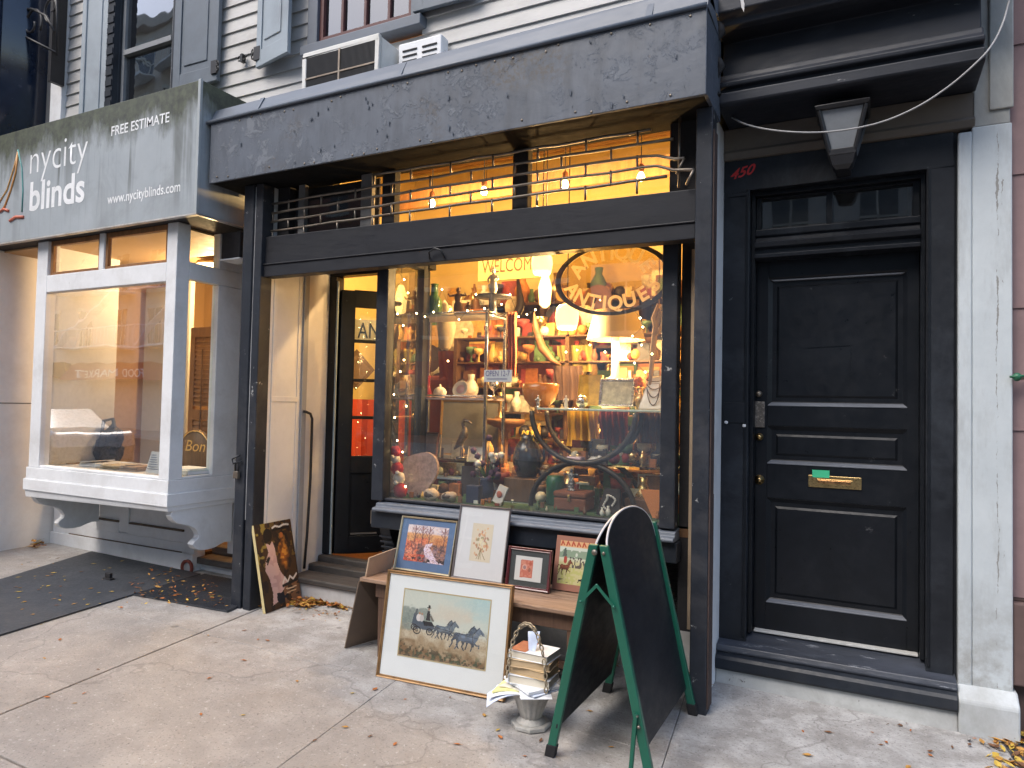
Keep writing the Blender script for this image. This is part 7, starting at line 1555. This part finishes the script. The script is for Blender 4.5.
# fairy lights
fy = thing('string_lights', 'string of tiny warm lights hung inside the left and middle of the window', 'string lights', (-2.7, 3.8, 2.25))
rng = random.Random(9); pts = []
for k in range(20): pts.append(D(396+9*math.sin(k*1.7)+rng.uniform(-3, 3), 268+k*11.5, 3.80))
for k in range(16): pts.append(D(408+k*8.5, 292+26*abs(math.sin(k*.8))+rng.uniform(-5, 5), 3.82))
for k in range(9): pts.append(D(640+rng.uniform(-8, 14), 300+k*9, 3.84))
for q in ((398, 480), (425, 505), (441, 505), (448, 361), (577, 350), (590, 345), (605, 352), (566, 352), (600, 300), (640, 318)): pts.append(D(*q, 3.85))
mb = MB()
for p in pts: mb.ball(p, .0048, n=8)
mb.build('bulbs', emit('fairy_bulb', (1, .68, .30), 30), fy, fy)
mb = MB(); mb.tube(pts[:20], .0018, 4); mb.tube(pts[20:36], .0018, 4); mb.tube(pts[36:45], .0018, 4); mb.build('wire', mat('thin_green_wire', (.03, .05, .03), .6), fy, fy)

# ------------------------------------------------------------------ the other side of the street, seen mirrored in the panes
def facade(name, label, x0, x1, y, h, m, winc, rows, cols, shop_h=3.4, esc=False, top=1.0):
    t = thing(name, label, 'building', ((x0+x1)/2, y, -.08))
    mb = MB(); mb.box(x0, x1, y-8, y, -.1, h); mb.box(x0-.1, x1+.1, y-8, y+.35, h, h+.5); mb.build('wall', m, t, t)
    W0 = (x1-x0)/cols
    for j in range(rows):
        for i in range(cols):
            cx = x0+W0*(i+.5); z = shop_h+.8+j*(h-shop_h-.6)/rows; hh = min(1.9, (h-shop_h)/rows*.62)
            mb = MB(); mb.box(cx-.62, cx+.62, y+.005, y+.06, z-.14, z); mb.box(cx-.6, cx+.6, y+.003, y+.05, z+hh, z+hh+.18); mb.box(cx-.03, cx+.03, y+.01, y+.04, z, z+hh); mb.box(cx-.52, cx+.52, y+.01, y+.04, z+hh/2-.03, z+hh/2+.03)
            w_ = mb.build('window', winc, t, t); mb = MB(); mb.quad((cx-.52, y+.008, z), (cx+.52, y+.008, z), (cx+.52, y+.008, z+hh), (cx-.52, y+.008, z+hh)); mb.build('pane', FARGL, w_, t)
    if esc:
        mb = MB()
        for j, (ea, eb) in [(q, e_) for q in range(rows) for e_ in ((1.0, 3.2), (4.0, 5.9), (6.2, 7.9))]:
            z = shop_h+.7+j*(h-shop_h-.6)/rows; a = x0+W0*ea; b = x0+W0*eb
            mb.box(a, b, y+.06, y+1.1, z-.12, z-.06)
            for Y in (y+1.08,):
                mb.tube([(a, Y, z+.85), (b, Y, z+.85)], .03, 6)
                for q in np.arange(a, b+.01, .3): mb.tube([(q, Y, z-.1), (q, Y, z+.85)], .014, 4)
            if j < rows-1: mb.bar((a+.4, y+.7, z), (b-.6, y+.7, z+(h-shop_h-.6)/rows), .5, .06)
        mb.build('fire_escape', mat('pale_fire_escape_paint', (.80, .80, .78), .6), t, t)
    return t
FARGL = mat('far_window_glass', (.025, .03, .035), .12, .3, .8, .02, coat=.5)
CRM = mat('cream_trim', (.60, .57, .5), .7)
t = facade('apartment_building', 'tan apartment building with pale fire escapes across the street', -50, -27, -16, 21, mat('tan_brick', (.62, .53, .44), .85, .15, 3), CRM, 6, 8, esc=True)
mb = MB(); mb.box(-49, -38, -15.99, -15.6, 2.5, 3.3); sgn2 = mb.build('shop_fascia', SOOT, t, t); text('SUSHI', 'fascia_lettering', PAPER, t, (-40.5, -15.58, 2.65), width=2.2, height=.5, off=t, rx=(-1, 0, 0))
mb = MB(); mb.hexa([(-37, -15.9, 2.5), (-28, -15.9, 2.5), (-28, -14.6, 2.4), (-37, -14.6, 2.4), (-37, -15.9, 3.3), (-28, -15.9, 3.3), (-28, -15.4, 3.2), (-37, -15.4, 3.2)]); mb.build('awning', mat('red_awning', (.24, .04, .035), .7), t, t)
text('FOOD MARKET', 'awning_lettering', PAPER, t, (-30, -14.58, 2.52), width=5.2, height=.38, off=t, rx=(-1, 0, 0))
t = facade('brick_building', 'red brick shop building across the street', -26.8, -9, -16, 15, mat('red_brick_wall', (.34, .14, .10), .85, .2, 4), CRM, 4, 7)
mb = MB(); mb.box(-26, -10, -15.99, -15.5, 2.3, 3.2); mb.build('shop_fascia', mat('red_fascia', (.40, .05, .04), .6), t, t); mb = MB(); mb.box(-25.5, -10.5, -15.99, -15.9, .2, 2.2); mb.build('shop_window', FARGL, t, t)
facade('grey_building', 'grey stone building across the street facing the entrance', -8.8, 12, -16, 17, mat('grey_stone_wall', (.50, .49, .47), .85, .12, 3), CRM, 5, 8)
# bare street tree
tr = thing('street_tree', 'nearly bare street tree with a few yellow leaves across the road', 'tree', (-19, -12.9, -.1))
rng = random.Random(12); mb = MB(); tips = []
def grow(p, d, r, L, lev):
    q = p+d*L; mb.tube([p, p+d*L*.5+Vector((rng.gauss(0, .05), rng.gauss(0, .05), 0))*L, q], [r, r*.85, r*.65], 6)
    if lev == 0: tips.append(q); return
    for k in range(3):
        nd_ = (d+Vector((rng.gauss(0, .45), rng.gauss(0, .45), rng.gauss(.1, .25)))).normalized(); grow(q, nd_, r*.6, L*.72, lev-1)
grow(Vector((-19, -12.9, -.1)), Vector((0, 0, 1)), .19, 2.9, 4); mb.build('trunk', mat('grey_bark', (.10, .085, .07), .9, .3, 12, .3), tr, tr)
mb = MB()
for q in tips:
    for k in range(5): add_leaf(mb, rng, q+Vector((rng.gauss(0, .25), rng.gauss(0, .25), rng.gauss(0, .25))), .13, rng.choice((0, 2)), rng.uniform(0, 6.28), (rng.uniform(-1, 1), rng.uniform(-1, 1)))
mb.build('crown', LC, tr, tr)
# parked car at the near kerb
ca = thing('parked_car', 'silver parked car reflected low in the bay window', 'car', (-16.0, -2.0, -.21))
prof = [(-2.25, .35), (-2.28, .75), (-2.1, .92), (-1.2, 1.0), (-.55, 1.40), (.75, 1.44), (1.5, 1.05), (2.15, .98), (2.28, .7), (2.25, .35)]
mb = MB(); mb.prism([(-16+x, -2.85, -.21+z) for x, z in prof], (0, 1.7, 0)); mb.build('body', mat('silver_car_paint', (.2, .205, .215), .3, .05, 2, 0, metal=.4, coat=.8), ca, ca, .09, 3)
mb = MB(); 
for Y in (-2.857, -1.143): mb.prism([(-16+x, Y, -.21+z) for x, z in ((-1.05, 1.0), (-.5, 1.34), (.7, 1.37), (1.3, 1.02))], (0, .006, 0))
mb.build('side_window', FARGL, ca, ca)
for x in (-1.4, 1.4):
    for Y in (-2.88, -1.32):
        mb = MB(); mb.lathe([(.33, 0), (.34, .03), (.34, .17), (.33, .2), (.2, .205), (0, .205)], (-16+x, Y, .125), 24, ax=Matrix(((1, 0, 0), (0, 0, 1), (0, 1, 0)))); mb.build('wheel', RUBBER, ca, ca)
for o in list(col.objects):
    if o.type == 'MESH' and len(o.data.polygons) == 0: bpy.data.objects.remove(o)
